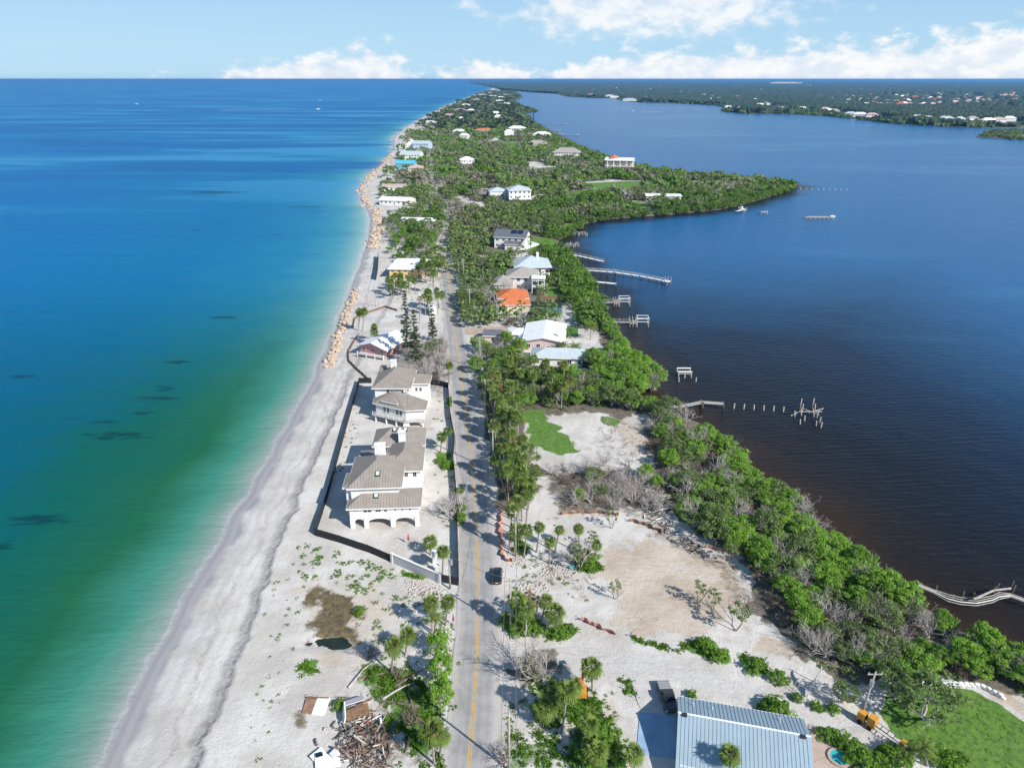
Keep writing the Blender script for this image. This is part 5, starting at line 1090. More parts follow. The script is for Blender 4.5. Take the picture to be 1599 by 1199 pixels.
# bent white sheet on posts
x, y, z = gz(1261,1088); q = thing('bent_white_sheet', 'bent white sheet panel leaning between posts beside the sandy drive', 'panel', (x, y, z), 0)
vs = []; n = 9
for i in range(n+1):
    t = i/n; xx = t*2.6; zz = .3+3.0*math.sin(t*1.35); yy = 2.6*t
    for w_ in (0,.04): vs += [(xx-.2, yy-.3, zz+w_), (xx+.35, yy+.9-.5*t, zz-.1+w_)]
fs = []
for i in range(n): k = i*4; fs += [(k+2,k+3,k+7,k+6),(k,k+4,k+5,k+1),(k,k+2,k+6,k+4),(k+1,k+5,k+7,k+3)]
MB().add(vs, fs).build('sheet', M['whitepaint'], q)
for xx, yy, hh_ in ((0,0,1.2),(2.7,2.7,3.6)): MB().tube([(xx,yy,-.2),(xx,yy,hh_)], .08, 6).build('post', M['whitepaint'], q)
for k, (a, b) in enumerate(((1236,1080),(1243,1080))):
    x, y, z = gz(a, b); tag(MB().tube([(x,y,z-.2),(x+.5,y+.4,z+1.4),(x+1.1,y+.7,z+2.2)], .06, 5).build('bent_rod', M['wood']), ['thin bent rod left of the white sheet','thin bent rod next to the white sheet'][k], 'rod')

# ------------------------------------------------------------------ pads, pools, lawns' edging
def sheet(name, label, pix, z, mat, cat, h=.14, zz=None):
    pts = GP(pix); o = tag(MB().prism(pts, Z0-.5, Z0+z).build(name, mat), label, cat); return o
sheet('concrete_pad', 'concrete parking pad in the shade beside the metal roofed house', [(999,1112),(1056,1117),(1056,1185),(994,1176)], .12, M['bluepad'], 'pad')
sheet('driveway_slab', 'pale concrete slab of the drive behind the pickup truck', [(982,1056),(1062,1076),(1060,1112),(1000,1108)], .06, M['concrete'], 'driveway')
sheet('paved_patio', 'rose paver patio around the pool by the metal roofed house', [(1262,1130),(1292,1137),(1330,1165),(1345,1215),(1268,1215)], .10, M['paver'], 'patio')
def pool(name, label, c, rx, ry, mat, curb='fascia', zz=.12):
    x, y = G(*c); o = thing(name, label, 'pool', (x, y, Z0)); n = 20
    r1 = [((rx+.35)*math.cos(k*2*math.pi/n), (ry+.35)*math.sin(k*2*math.pi/n)) for k in range(n)]; r0 = [(rx*math.cos(k*2*math.pi/n), ry*math.sin(k*2*math.pi/n)) for k in range(n)]
    mb = MB(); vs = [(a, b, zz) for a, b in r1]+[(a, b, zz) for a, b in r0]+[(a, b, -.3) for a, b in r1]+[(a, b, -.3) for a, b in r0]
    fs = []
    for k in range(n): k2 = (k+1) % n; fs += [(k,k2,n+k2,n+k),(2*n+k,2*n+k2,k2,k),(n+k,n+k2,3*n+k2,3*n+k)]
    mb.add(vs, fs).build('pool_edge', M[curb], o); MB().prism(r0, -.3, zz-.08).build('water', mat, o); return o
pool('spa_pool', 'round raised spa beside the turquoise pool', (1311,1184), 1.3, 1.3, M['pool'], 'paver', .35); pool('swimming_pool', 'turquoise kidney pool at the bottom edge by the spa', (1300,1204), 2.6, 1.5, M['pool'], 'paver', .16)
sheet('pool_terrace', 'white pool terrace behind the solar roofed house', [(800,384),(832,378),(842,382),(815,392)], .3, M['roofwhite'], 'patio'); pool('swimming_pool', 'small turquoise pool on the white terrace of the solar roofed house', (823,382.5), 3.2, 4.0, M['pool'], 'fascia', .45)
sheet('terrace', 'pale stone terrace on the bay side of the white roofed house', [(866,500),(886,484),(898,482),(902,510),(872,508)], .35, M['concrete'], 'patio')
sheet('artificial_lawn', 'bright green artificial turf strip behind the white roofed house', [(838,503),(884,508),(903,512),(902,526),(876,524),(872,514),(840,510)], .12, M['turf'], 'lawn')
sheet('bay_yard_slab', 'pale sandy slab yard on the bay side of the white roofed house', [(892,535),(935,538),(952,560),(935,572),(900,560)], .08, M['concrete'], 'yard')
sheet('front_drive', 'rose paved drive in front of the white roofed house', [(726,512),(790,510),(800,518),(770,524),(726,523)], .06, M['paver'], 'driveway')
sheet('pool_cage_deck', 'brown timber deck between the grey and the blue roofed houses', [(840,462),(876,464),(884,470),(846,474)], .3, M['brownwood'], 'deck')
def cage(label, c, w, d, hh, rz, pm):
    x, y = G(*c); o = thing('pool_cage', label, 'pool cage', (x, y, Z0), math.radians(rz))
    MB().box2((-w/2,0,-.2),(w/2,d,.06)).build('pool_water', M[pm], o); MB().box2((-w/2,d-.08,0),(w/2,d,hh)).build('screen_wall', M['screen'], o)
    n = max(2, int(w/3))
    for i in range(n+1):
        xx = -w/2+w*i/n
        for yy in (0, d): MB().box2((xx-.06,yy-.06,0),(xx+.06,yy+.06,hh)).build('frame_post', M['steel'], o)
        MB().tube([(xx,0,hh),(xx,d*.5,hh+.9),(xx,d,hh)], .07, 4).build('frame_rafter', M['steel'], o)
    for yy, zz in ((0,hh),(d*.25,hh+.45),(d*.5,hh+.9),(d*.75,hh+.45),(d,hh)): MB().tube([(-w/2,yy,zz),(w/2,yy,zz)], .06, 4).build('frame_purlin', M['steel'], o)
cage('dark screened pool cage right of the orange roofed house', (851,490), 14, 9, 2.6, -2, 'pooldark'); cage('small dark screened pool left of the orange roofed house', (765,488), 7, 9, 2.4, 0, 'pooldark'); cage('dark pool cage half hidden by the bay trees', (921,590), 13, 9, 3.0, -10, 'pooldark')
# white bag retaining wall round the lawn
L = smooth_line(GP([(1378,1062),(1405,1066),(1440,1068),(1480,1069),(1515,1070),(1535,1073),(1552,1083),(1566,1090)]), 90)
o = thing('bag_wall', 'white stacked bag retaining wall round the far side of the lawn', 'wall', (L[0][0], L[0][1], hz1(*L[0])))
BAG = [loft([ring(-.42,.16,.02,.26,.07), ring(-.3,.25,0,.36,.1), ring(0,.27,0,.4,.1), ring(.3,.25,0,.36,.1), ring(.42,.16,.02,.26,.07)]).mesh('bag', M['whitepaint'], True)]
dist_ = np.r_[0, np.cumsum(np.hypot(*np.diff(L, axis=0).T))]
for row in range(2):
    for s in np.arange(row*.4, dist_[-1], .82):
        x = np.interp(s, dist_, L[:,0]); y = np.interp(s, dist_, L[:,1]); x2 = np.interp(s+.3, dist_, L[:,0]); y2 = np.interp(s+.3, dist_, L[:,1])
        inst(BAG[0], 'bag', o, (x-L[0][0]+rnd.uniform(-.05,.05), y-L[0][1]+rnd.uniform(-.05,.05), Z0-o.location.z-.05+row*.36), (rnd.uniform(-.05,.05),0,math.atan2(y2-y, x2-x)-math.pi/2+rnd.uniform(-.1,.1)), rnd.uniform(.9,1.1))

# ------------------------------------------------------------------ storm debris
def debris(label, pix, n, lmax, mats, zmax, cat='debris'):
    poly = GP(pix); a = np.array(poly); c = a.mean(0); o = thing('debris_pile', label, cat, (c[0], c[1], hz1(*c))); k = 0
    while k < n:
        x = rnd.uniform(a[:,0].min(), a[:,0].max()); y = rnd.uniform(a[:,1].min(), a[:,1].max())
        if not pip(x, y, poly): continue
        k += 1; L_ = rnd.uniform(.5, lmax)*rnd.uniform(.4,1); f = math.exp(-((x-c[0])**2+(y-c[1])**2)/40)
        z = hz1(x, y)-o.location.z+.05+rnd.uniform(0, zmax)*f
        wdt = rnd.choice([.07,.1,.12,.16,.3]); T = Matrix.Rotation(rnd.uniform(-.35,.35), 3, 'Y') @ Matrix.Rotation(rnd.uniform(-.3,.3), 3, 'X')
        MB().box((x-c[0], y-c[1], z+.1), (L_, wdt, .08 if wdt > .15 else .12), rnd.uniform(0, 6.28), T).build('plank', M[rnd.choice(mats)], o)
    return o
debris('heap of broken timber and siding at the bottom left of the road', [(535,1140),(560,1120),(585,1115),(610,1130),(615,1165),(605,1205),(550,1205),(530,1175)], 290, 3.8, ['wood','brownwood','deaddk','wooddk','deaddk','brownwood','wood','rust','wooddk','dead','deaddk','whitepaint'], 1.3)
debris('scattered white boards and branches beside the grey thicket', [(1010,755),(1035,765),(1050,800),(1045,830),(1005,810)], 110, 4.0, ['dead','whitepaint','wood','steel'], 1.2)
debris('grey brush and boards piled along the cleared lot edge', [(1040,825),(1100,855),(1090,870),(1030,835)], 60, 3.0, ['dead','deaddk','steel'], .8)
def wreck(label, c, rz, parts):
    x, y, z = gz(*c); o = thing('wrecked_shed', label, 'wreck', (x, y, z), math.radians(rz))
    for nm, ctr, dim, r, t, mt in parts: MB().box(ctr, dim, r, Matrix.Rotation(t[0],3,'X') @ Matrix.Rotation(t[1],3,'Y')).build(nm, M[mt], o)
wreck('collapsed shed with brown deck panel and white side lying on the sand', (555,1118), 15, [('wall_panel',(-1.6,0,.9),(.2,3.0,1.8),0,(0,.25),'whitepaint'),('floor_panel',(.4,-.3,1.0),(3.4,1.8,.18),.1,(.25,-.1),'brownwood'),('roof_panel',(.0,1.6,1.5),(3.0,1.5,.15),.15,(-.35,0),'greywallp'),('beam',(1.4,.6,1.8),(3.2,.2,.2),.5,(0,.2),'brownwood'),('siding',(1.9,1.0,1.3),(1.2,1.4,.1),.3,(.5,.2),'wood')])
wreck('white and rust coloured wall panels lying flat on the sand', (492,1105), -8, [('panel',(-.9,0,.25),(1.6,2.4,.15),.1,(.12,0),'rust'),('panel',(.9,.2,.3),(2.0,3.0,.15),.05,(.1,0),'roofwhite'),('edge_board',(-.1,1.5,.5),(3.4,.15,.3),.1,(0,0),'brownwood')])
wreck('heap of white sheets and blue scraps at the bottom edge', (512,1190), 10, [('sheet',(0,0,.3),(3.4,2.2,.1),.1,(.1,.1),'roofwhite'),('sheet',(-1.4,1.2,.4),(2.0,1.2,.1),.7,(.3,0),'whitepaint'),('scrap',(-1.2,.9,.7),(1.0,.6,.1),.3,(.3,.2),'solar'),('scrap',(.9,1.0,.6),(1.4,.8,.1),.9,(.4,.1),'greywallp')])
for i in range(16):
    a, b = [(505,1140),(520,1138),(497,1165),(545,1075),(560,1062),(575,1100),(596,1092),(640,1085),(620,1070),(600,1120),(650,1120),(560,1090),(500,1090),(640,1150),(655,1105),(545,1112)][i]
    x, y, z = gz(a, b); ang = rnd.uniform(0, 6.28); L_ = rnd.uniform(2.5, 7) if i > 2 else 1.3
    pts = [(x+math.cos(ang)*L_*t+rnd.uniform(-.2,.2), y+math.sin(ang)*L_*t+rnd.uniform(-.2,.2), z+.15+.25*math.sin(t*3)) for t in (0,.35,.7,1)]
    tag(MB().tube(pts, [.2,.17,.13,.06], 6).build('fallen_trunk', M['deaddk' if i % 3 else 'dead']), 'fallen weathered tree trunk lying among the storm debris left of the road', 'trunk', 'fallen trunks')
x, y, z = gz(891,886); o = thing('tarp_bundle', 'teal tarp bundle by the pale tree trunk in the cleared lot', 'tarp', (x, y, z))
for i, (a_, b_, w_) in enumerate(((0,0,.7),(.6,.2,.5))): k = BLD[1+i].copy(); k.materials.clear(); k.materials.append(M['tarp']); inst(k, 'fold', o, (a_,b_,.25), (0,0,.4+i), (w_,w_*.7,.45))
for lab, c in (('closed dark red umbrella standing on the sand before the arched mansion',(638,849)),('closed red umbrella on a stick by the roadside palms',(708,976))):
    x, y, z = gz(*c); o = thing('closed_umbrella', lab, 'umbrella', (x, y, z)); MB().tube([(0,0,-.2),(.05,0,2.6)], .04, 6).build('stick', M['wood'], o); MB().tube([(.02,0,.9),(.03,0,1.2),(.04,0,1.8),(.05,0,2.5)], [.10,.24,.17,.05], 7).build('canopy', M['redflag'], o)
# boats
def boat(lab, px, py, L_, rz, wake=0):
    x, y = G(px, py, 0); o = thing('motor_boat', lab, 'boat', (x, y, 0), math.radians(rz)); W_ = L_*.28
    loft([[(-W_*k,yy,zb),(W_*k,yy,zb),(W_*k*1.2,yy,zt),(-W_*k*1.2,yy,zt)] for yy, k, zb, zt in ((-L_/2,.42,.0,1.2),(0,.5,-.1,1.3),(L_*.3,.36,0,1.5),(L_/2,.05,.6,1.8))]).build('hull', M['boatwhite'], o)
    MB().box((0,-L_*.05,2.0), (W_*.6,L_*.3,1.5)).build('cabin', M['boatwhite'], o); MB().box((0,L_*.11,2.1), (W_*.5,.1,.8)).build('windscreen', M['carglass'], o)
    if wake:
        for s in (-1, 1): MB().add([(s*.5,-L_/2,.06),(s*1.6,-L_/2,.06),(s*wake*.16+s*5,-wake,.06),(s*wake*.16,-wake,.06)], [(0,1,2,3)]).build('wake', M['foam'], o)
boat('white motor boat alone on the open gulf far left', 213, 163, 14, 80, 0); boat('white motor boat trailing a long wake on the gulf', 497, 171, 13, -75, 300); boat('tiny white boat near the horizon on the gulf', 499, 157, 16, 60)
boat('small motor boat crossing the bay', 988, 174, 10, 70, 90); boat('white boat moored below the long far dock', 1242, 177, 10, 85); boat('white boat moored under the point', 1157, 328, 6, 30)
from mathutils import noise as mnoise
# ------------------------------------------------------------------ vegetation
def proto(V, F, T): return (np.asarray(V, np.float32), np.asarray(F, np.int32), np.asarray(T, np.float32))
def pmesh(name, p, mat):
    me = np_mesh(name, p[0], p[1], mat); fattr(me, 'tint', p[2], 'FACE'); return me
def leaves(P, N, size, rs, tint):
    """one small quad per point, tilted round its normal"""
    n = len(P); N = N/np.maximum(np.linalg.norm(N, axis=1), 1e-6)[:,None]
    a = np.cross(N, rs.normal(size=(n,3))); a /= np.maximum(np.linalg.norm(a, axis=1), 1e-6)[:,None]; b = np.cross(N, a)
    s = (size*rs.uniform(.65,1.35,n))[:,None]; a = a*s; b = b*s*.62
    V = np.stack([P-a-b*.4, P+a*.2-b, P+a+b*.3, P-a*.1+b], 1).reshape(-1, 3); F = np.arange(4*n).reshape(n, 4)
    return proto(V, F, tint)
def crown(seed, R, H, base, ncl, nlf, size, hollow=.45, flat=.8):
    rs = np.random.RandomState(seed); Ps = []; Ns = []; Ts = []
    for i in range(ncl):
        while True:
            d = rs.normal(size=3); d /= np.linalg.norm(d)
            if d[2] > -.45: break
        rad = rs.uniform(hollow, 1.0)**.6*rs.uniform(.8,1.12); c = np.array([d[0]*R*rad, d[1]*R*rad, base+H*.45+d[2]*H*.55*rad])
        cr = R*rs.uniform(.20,.36); q = rs.normal(size=(nlf,3)); q /= np.linalg.norm(q, axis=1)[:,None]
        q[:,2] = np.abs(q[:,2])*.9-.25; r = cr*rs.uniform(.55,1.05,nlf)[:,None]
        Ps.append(c+q*r*np.array([1,1,flat])); Ns.append(q*.9+np.array([0,0,.55])+rs.normal(size=(nlf,3))*.55); Ts.append(np.clip(rs.uniform(.1,.75)+rs.uniform(-.2,.28,nlf), 0, 1))
    return leaves(np.concatenate(Ps), np.concatenate(Ns), size, rs, np.concatenate(Ts))
def merge(ps):
    V = []; F = []; T = []; o = 0
    for v, f, t in ps: V.append(v); F.append(f+o); T.append(t); o += len(v)
    return (np.concatenate(V), np.concatenate(F), np.concatenate(T))
def ribbonquad(pts, w0, w1, up, tint):
    """flat tapering strip along pts -> quads"""
    pts = np.asarray(pts); V = []; n = len(pts)
    for i, p in enumerate(pts):
        d = pts[min(i+1, n-1)]-pts[max(i-1, 0)]; s = np.cross(d, up); s = s/max(np.linalg.norm(s), 1e-6); w = w0+(w1-w0)*i/(n-1); V += [p-s*w, p+s*w]
    F = [(2*i, 2*i+1, 2*i+3, 2*i+2) for i in range(n-1)]
    return proto(V, F, [tint]*len(F))
def fan_palm(seed, nf=34, R=1.0, droop=.5, dead=0):
    rs = np.random.RandomState(seed); ps = []
    for i in range(nf):
        az_ = i*2.39996+rs.uniform(-.2,.2); e_ = math.radians(78-130*(i/nf)**.85+rs.uniform(-10,10)); L = R*rs.uniform(.8,1.15)
        d = np.array([math.cos(az_)*math.cos(e_), math.sin(az_)*math.cos(e_), math.sin(e_)]); side = np.array([-math.sin(az_), math.cos(az_), 0]); up = np.cross(d, side)
        if up[2] < 0: up = -up
        b = d*L*.85+np.array([0,0,-.10*L]); tn = np.clip(.62-.5*(i/nf)+rs.uniform(-.2,.25), 0, 1)
        ps.append(ribbonquad([d*.1, b], .025, .02, up, tn*.6))
        for k in range(9):
            a = (k-4)/4*1.3; w = d*math.cos(a)+side*math.sin(a); l2 = L*(1.05-.25*abs(a)); mid = b+w*l2*.55+up*.06; tip = b+w*l2-np.array([0,0,droop*l2*(.35+.3*rs.rand())])
            ps.append(ribbonquad([b, mid, tip], .115, .045, up+rs.normal(size=3)*.25, np.clip(tn+rs.uniform(-.12,.12), 0, 1)))
    return merge(ps)
def feather_palm(seed, nf=24, R=2.6, droop=1.0):
    rs = np.random.RandomState(seed); ps = []
    for i in range(nf):
        az_ = i*2.39996+rs.uniform(-.2,.2); e_ = math.radians(72-85*(i/nf)); L = R*rs.uniform(.85,1.1); h_ = np.array([math.cos(az_), math.sin(az_), 0]); side = np.array([-math.sin(az_), math.cos(az_), 0]); tn = np.clip(.6-.4*i/nf+rs.uniform(-.15,.2), 0, 1)
        pt = lambda t: h_*L*t*math.cos(e_*(1-.5*t))+np.array([0,0,L*t*math.sin(e_)-droop*L*.55*t*t])
        ps.append(ribbonquad([pt(0), pt(.35), pt(.7), pt(1)], .05, .02, np.array([0,0,1.]), tn*.7))
        for k in range(2, 15):
            t = k/15; p = pt(t); dd = pt(min(t+.08,1.02))-p; dd /= np.linalg.norm(dd); l2 = L*.26*(1-.55*abs(t-.4))
            for s in (-1, 1): ps.append(ribbonquad([p, p+(side*s*.9+dd*.5)*l2-np.array([0,0,.45*l2])], .055, .02, np.array([0,0,1.])+rs.normal(size=3)*.3, np.clip(tn+rs.uniform(-.1,.15), 0, 1)))
    return merge(ps)
def branches(seed, H, spread, n0=4, depth=4, r0=.13, sides=4, up=.6):
    rs = random.Random(seed); mb = MB()
    def grow(p, d, L, r, k):
        q = p+d*L*.5+Vector((rs.gauss(0,.06), rs.gauss(0,.06), 0))*L; e = q+(d+Vector((rs.gauss(0,.2), rs.gauss(0,.2), rs.gauss(0,.12)))).normalized()*L*.5
        mb.tube([p, q, e], [r, r*.8, r*.55], sides if k > 1 else 3, False)
        if k <= 0: return
        for i in range(rs.choice([2,3,3])):
            nd = (d*.75+Vector((rs.gauss(0,spread), rs.gauss(0,spread), rs.gauss(up*.35,.3)))).normalized(); grow(q.lerp(e, rs.uniform(.1,1)), nd, L*rs.uniform(.55,.8), r*.55, k-1)
    for i in range(n0):
        a = rs.uniform(0, 6.28); d = Vector((math.cos(a)*spread, math.sin(a)*spread, up+rs.uniform(.1,.6))).normalized(); grow(Vector((rs.uniform(-.1,.1), rs.uniform(-.1,.1), -.2)), d, H*rs.uniform(.34,.5), r0, depth)
    return mb
def trunk_mesh(seed, H, R, r=.16):
    rs = random.Random(seed); mb = MB(); mb.tube([(0,0,-.3),(rs.uniform(-.1,.1),rs.uniform(-.1,.1),H*.3),(rs.uniform(-.2,.2),rs.uniform(-.2,.2),H*.55)], [r*1.3,r,r*.8], 7)
    for i in range(5):
        a = i*1.256+rs.uniform(-.4,.4); mb.tube([(0,0,H*.35),(math.cos(a)*R*.4,math.sin(a)*R*.4,H*.6),(math.cos(a)*R*.75,math.sin(a)*R*.75,H*.8)], [r*.6,r*.42,r*.15], 5)
    return mb
KIND = {}
KIND['mangrove'] = [(pmesh('crown', merge([crown(100+i, 3.0, 4.6, 1.0, 58, 52, .21, .5)]), M['mangrove']), branches(90+i, 6.3, .62, 5, 3, .11, 4).mesh('trunk', M['dead'])) for i in range(5)]
KIND['oak'] = [(pmesh('crown', crown(200+i, 3.6, 4.4, 2.2, 44, 34, .23, .6), M['oak']), branches(250+i, 6.2, .75, 4, 3, .17, 5).mesh('trunk', M['dead'])) for i in range(4)]
KIND['bush'] = [(pmesh('foliage', crown(300+i, 1.0, 1.3, -.1, 34, 46, .085, .3), M['bush']), trunk_mesh(30+i, 1.2, .8, .05).mesh('stem', M['bark'])) for i in range(3)]
KIND['sparse'] = [(pmesh('crown', crown(350+i, 1.5, 3.4, 2.0, 16, 26, .15, .5), M['oak']), branches(360+i, 5.6, .35, 2, 3, .10, 5).mesh('trunk', M['bark'])) for i in range(3)]
DEAD = [branches(400+i, 7.2, .55, 6, 4, .15, 4).mesh('dead_branches', M['dead']) for i in range(4)]+[branches(450+i, 4.6, .8, 7, 4, .11, 4).mesh('dead_branches', M['deaddk']) for i in range(2)]
PALMC = [pmesh('crown', fan_palm(500+i, 36, 1.05+.05*i), M['palm']) for i in range(4)]; PALMD = pmesh('dead_skirt', fan_palm(520, 14, .95, 1.1), M['palmdead'])
FEATH = [pmesh('crown', feather_palm(530+i), M['palm']) for i in range(2)]
PTR = [MB().tube([(0,0,-.04),(.012*k,0,.25),(.02*k,.015*k,.6),(0,0,1)], [.20,.155,.15,.16], 8).mesh('trunk', M['palmbark'], True) for k in (0,1,2)]
def put(kind, x, y, s, label, cat, group, z=None, sz=1.0, name=None):
    v = rnd.choice(KIND[kind]); z = max(hz1(x, y), .05) if z is None else z
    nm = {'mangrove':'mangrove_tree','oak':'oak_tree','bush':'green_bush','sparse':'slender_tree'}[kind]
    o = thing(name or nm, label, cat, (x, y, z), rnd.uniform(0, 6.28), group); o.scale = (s, s, s*sz)
    inst(v[0], v[0].name.split('.')[0], o); inst(v[1], v[1].name.split('.')[0], o); return o
def put_dead(x, y, s, label, group, k=None, sz=1.0):
    o = inst(DEAD[k if k is not None else rnd.randrange(len(DEAD))], 'dead_tree', None, (x, y, max(hz1(x, y), .05)), (0,0,rnd.uniform(0,6.28)), (s, s, s*sz)); return tag(o, label, 'dead tree', group)
NP = [0]
def put_palm(x, y, h, label, group, lean=(0,0), kind='fan', s=1.0):
    z = max(hz1(x, y), .05); NP[0] += 1
    o = thing('fan_palm' if kind == 'fan' else ('feather_palm' if kind == 'feather' else 'dead_palm'), label, 'palm', (x, y, z), rnd.uniform(0, 6.28) if lean == (0,0) else 0, group)
    o.rotation_euler = (-lean[1]/h, lean[0]/h, o.rotation_euler.z)
    inst(rnd.choice(PTR), 'trunk', o, (0,0,0), (0,0,0), (1,1,h))
    if kind != 'dead': inst(rnd.choice(PALMC if kind == 'fan' else FEATH), 'crown', o, (0,0,h), (0,0,rnd.uniform(0,6.28)), s*(.74 if kind == 'fan' else .85))
    if kind == 'dead' or rnd.random() < .35: inst(PALMD, 'dead_skirt', o, (0,0,h-.15), (0,0,rnd.uniform(0,6.28)), s*(.75 if kind == 'dead' else .62))
    return o
def palm_px(b, c, label, group=None, kind='fan', s=1.0):
    x, y = G(*b); h = max(2.0, rise(b[0], b[1], c[1])); lean = (G(c[0], c[1], 1.3+h)[0]-x, 0.0)
    return put_palm(x, y, h, label, group, lean if abs(lean[0]) > .3 else (0,0), kind, s)
def scatter(pix, sp, z=3.0, jit=.45, seed=1):
    poly = GP(pix, z); a = np.array(poly); r = random.Random(seed); out = []; y = a[:,1].min()
    while y < a[:,1].max():
        x = a[:,0].min()+r.uniform(0, sp)
        while x < a[:,0].max():
            p = (x+r.uniform(-jit,jit)*sp, y+r.uniform(-jit,jit)*sp)
            if pip(p[0], p[1], poly): out.append(p)
            x += sp
        y += sp
    return out
PADS = [GP(q) for q in ([(999,1112),(1056,1117),(1056,1185),(994,1176)],[(892,535),(935,538),(952,560),(935,572),(900,560)],[(866,500),(886,484),(898,482),(902,526),(838,515),(838,503)],[(800,384),(832,378),(842,382),(815,392)],[(726,512),(790,510),(800,518),(770,524),(726,523)],[(840,462),(876,464),(884,470),(846,474)],[(830,490),(885,490),(885,478),(830,478)],[(768,500),(834,500),(836,455),(772,455)],[(845,478),(880,476),(876,448),(850,448)],[(838,392),(900,392),(880,372),(838,372)])]
def clear(x, y, m=2.0, view=None):
    if abs(x-sXr(y)) < (5.2 if y < 330 else 3.4): return False
    for hx, hy, w, d, rz in HF:
        if abs(hy-y) > d+140: continue
        v = (10 if hy < 300 else 12 if hy < 430 else 17 if hy < 800 else 24) if view is None else view
        if abs(x-hx) < w/2+m and hy-v < y < hy+d+m: return False
    for p in PADS:
        if pip(x, y, p): return False
    return True
LAWNP = [GP(q[0]) for q in LAWNS]
LBB = [(min(q[0] for q in p), max(q[0] for q in p), min(q[1] for q in p), max(q[1] for q in p), p) for p in LAWNP]
def onlawn(x, y): return any(a <= x <= b and c <= y <= d and pip(x, y, p) for a, b, c, d, p in LBB)

# --- palms placed one by one: (base, crown, label)
for b, c, lab, kd, s in (((675,985),(674,940),'fan palm left of the road below the grey wall, fuller of two','fan',1.15),((696,976),(699,938),'fan palm left of the road below the grey wall, nearer the road','fan',1.0),((678,992),(681,962),'spiky feather palm under the roadside fan palms','feather',.75),
    ((633,1022),(637,990),'short fan palm in the sand between the muddy pond and the road','fan',1.1),((611,1050),(615,1006),'pale trunked fan palm beside the fallen log','fan',1.2),((678,1192),(672,1140),'big fan palm beside the debris heap at the bottom','fan',1.35),((687,1180),(690,1150),'low fan palm on the verge at the bottom','fan',1.0),
    ((673,866),(673,845),'short fan palm in the mansion yard near the fence','fan',1.15),((691,897),(692,860),'fan palm at the road end of the grey wall','fan',1.1),((688,706),(690,681),'fan palm in the mansion yard by the skylights, left of the pair','fan',1.2),((698,702),(699,672),'fan palm in the mansion yard by the skylights, right of the pair','fan',1.0),
    ((701,600),(702,570),'lone fan palm by the corner of the north fence','fan',1.1),((803,862),(806,826),'tall fan palm at the kerb above the stopped car','fan',1.2),((795,858),(800,795),'tallest fan palm over the orange mesh','fan',1.2),((818,868),(823,826),'fan palm with thin trunk right of the orange mesh','fan',1.0),
    ((806,982),(806,935),'white trunked fan palm in the cluster by the road','fan',1.25),((821,994),(821,948),'straight fan palm at the front of the roadside cluster','fan',1.2),((826,968),(824,928),'browning fan palm at the back of the roadside cluster','dead',1.0),((838,980),(838,938),'browning leaning palm in the middle of the roadside cluster','dead',1.0),((842,982),(853,936),'leaning fan palm on the right of the roadside cluster','fan',.95),((851,985),(867,954),'bushy fan palm at the right end of the roadside cluster','fan',1.45),
    ((877,1143),(886,1078),'long pale trunked fan palm below the excavator','fan',1.4),((868,1120),(872,1082),'fan palm behind the long pale trunk','fan',1.2),((852,1130),(855,1104),'low bushy fan palm left of the long pale trunk','fan',1.4),((906,1172),(921,1130),'leaning fan palm over the bright green bush','fan',1.2),((925,1078),(924,1040),'fan palm right of the excavator boom','fan',1.4),((828,1062),(829,1042),'yellow green fan palm in the bare branches','fan',1.1),
    ((895,1098),(895,1070),'fan palm hiding the excavator cab','fan',1.1),((930,1200),(930,1172),'fan palm at the bottom edge below the green bush','fan',1.3),((990,1212),(990,1175),'fan palm at the corner of the concrete pad','fan',1.1),((1140,1222),(1140,1176),'fan palm standing in front of the metal roof','fan',1.15),((1420,1190),(1418,1172),'young feather palm beside the drive at lower right','feather',.8),((1448,1195),(1443,1165),'feather palm at the edge of the big lawn','feather',.9),
    ((858,880),(860,846),'slender palm above the pink rubble','fan',.95),((838,862),(842,822),'slender palm behind the orange mesh row','fan',1.0),((930,876),(932,850),'slender leaning palm right of the green lot bushes','fan',.9),((905,862),(903,824),'slender palm with small head on the cleared lot','fan',.85),((866,862),(874,826),'leaning palm with small head on the cleared lot','fan',.85),((853,500),(852,488),'feather palm on the artificial turf, left','feather',1.6),((868,505),(868,491),'feather palm on the artificial turf, right','feather',1.6),((890,528),(891,516),'short feather palm by the turf corner','feather',1.2),((878,552),(878,538),'feather palm by the white roofed house porch','feather',1.2),((897,560),(898,540),'feather palm in the bay yard','feather',1.3),((922,530),(924,508),'feather palm at the bay edge by the lower dock','feather',1.4),
    ((566,516),(568,484),'tall bent palm on the sand lot, right of two','fan',1.4),((560,514),(561,484),'tall bent palm on the sand lot, left of two','fan',1.4),((655,505),(656,465),'thin dead headed palm by the white van','dead',1.2),((677,460),(677,425),'fan palm with pale trunk by the shaded bend','fan',1.5)):
    palm_px(b, c, lab, None, kd, s)
for (pix, n, lab, grp, hmin, hmax, sd) in (([(578,536),(598,526),(600,534),(584,542)],6,'small headed palm in the clump behind the pink cottage','palms behind the pink cottage',4,6,3),([(606,448),(640,440),(650,462),(612,470)],16,'palm in front of the yellow beach house','palms before the yellow house',5,7,4),
    ([(655,455),(690,440),(700,480),(680,500),(660,490)],9,'tall thin trunked palm on the open verge north of the white van','palms on the north verge',6,9,5),([(650,400),(690,380),(692,450),(655,440)],20,'fan palm in the grove between the yellow house and the road','palms in the beach grove',6,9,6)):
    for i, (x, y) in enumerate(scatter(pix, 2.6, 1.3, .5, sd)[::2][:n]): put_palm(x, y, rnd.uniform(hmin, hmax), lab, grp, (rnd.uniform(-.8,.8), rnd.uniform(-.5,.5)), 'fan', rnd.uniform(1.0,1.4))
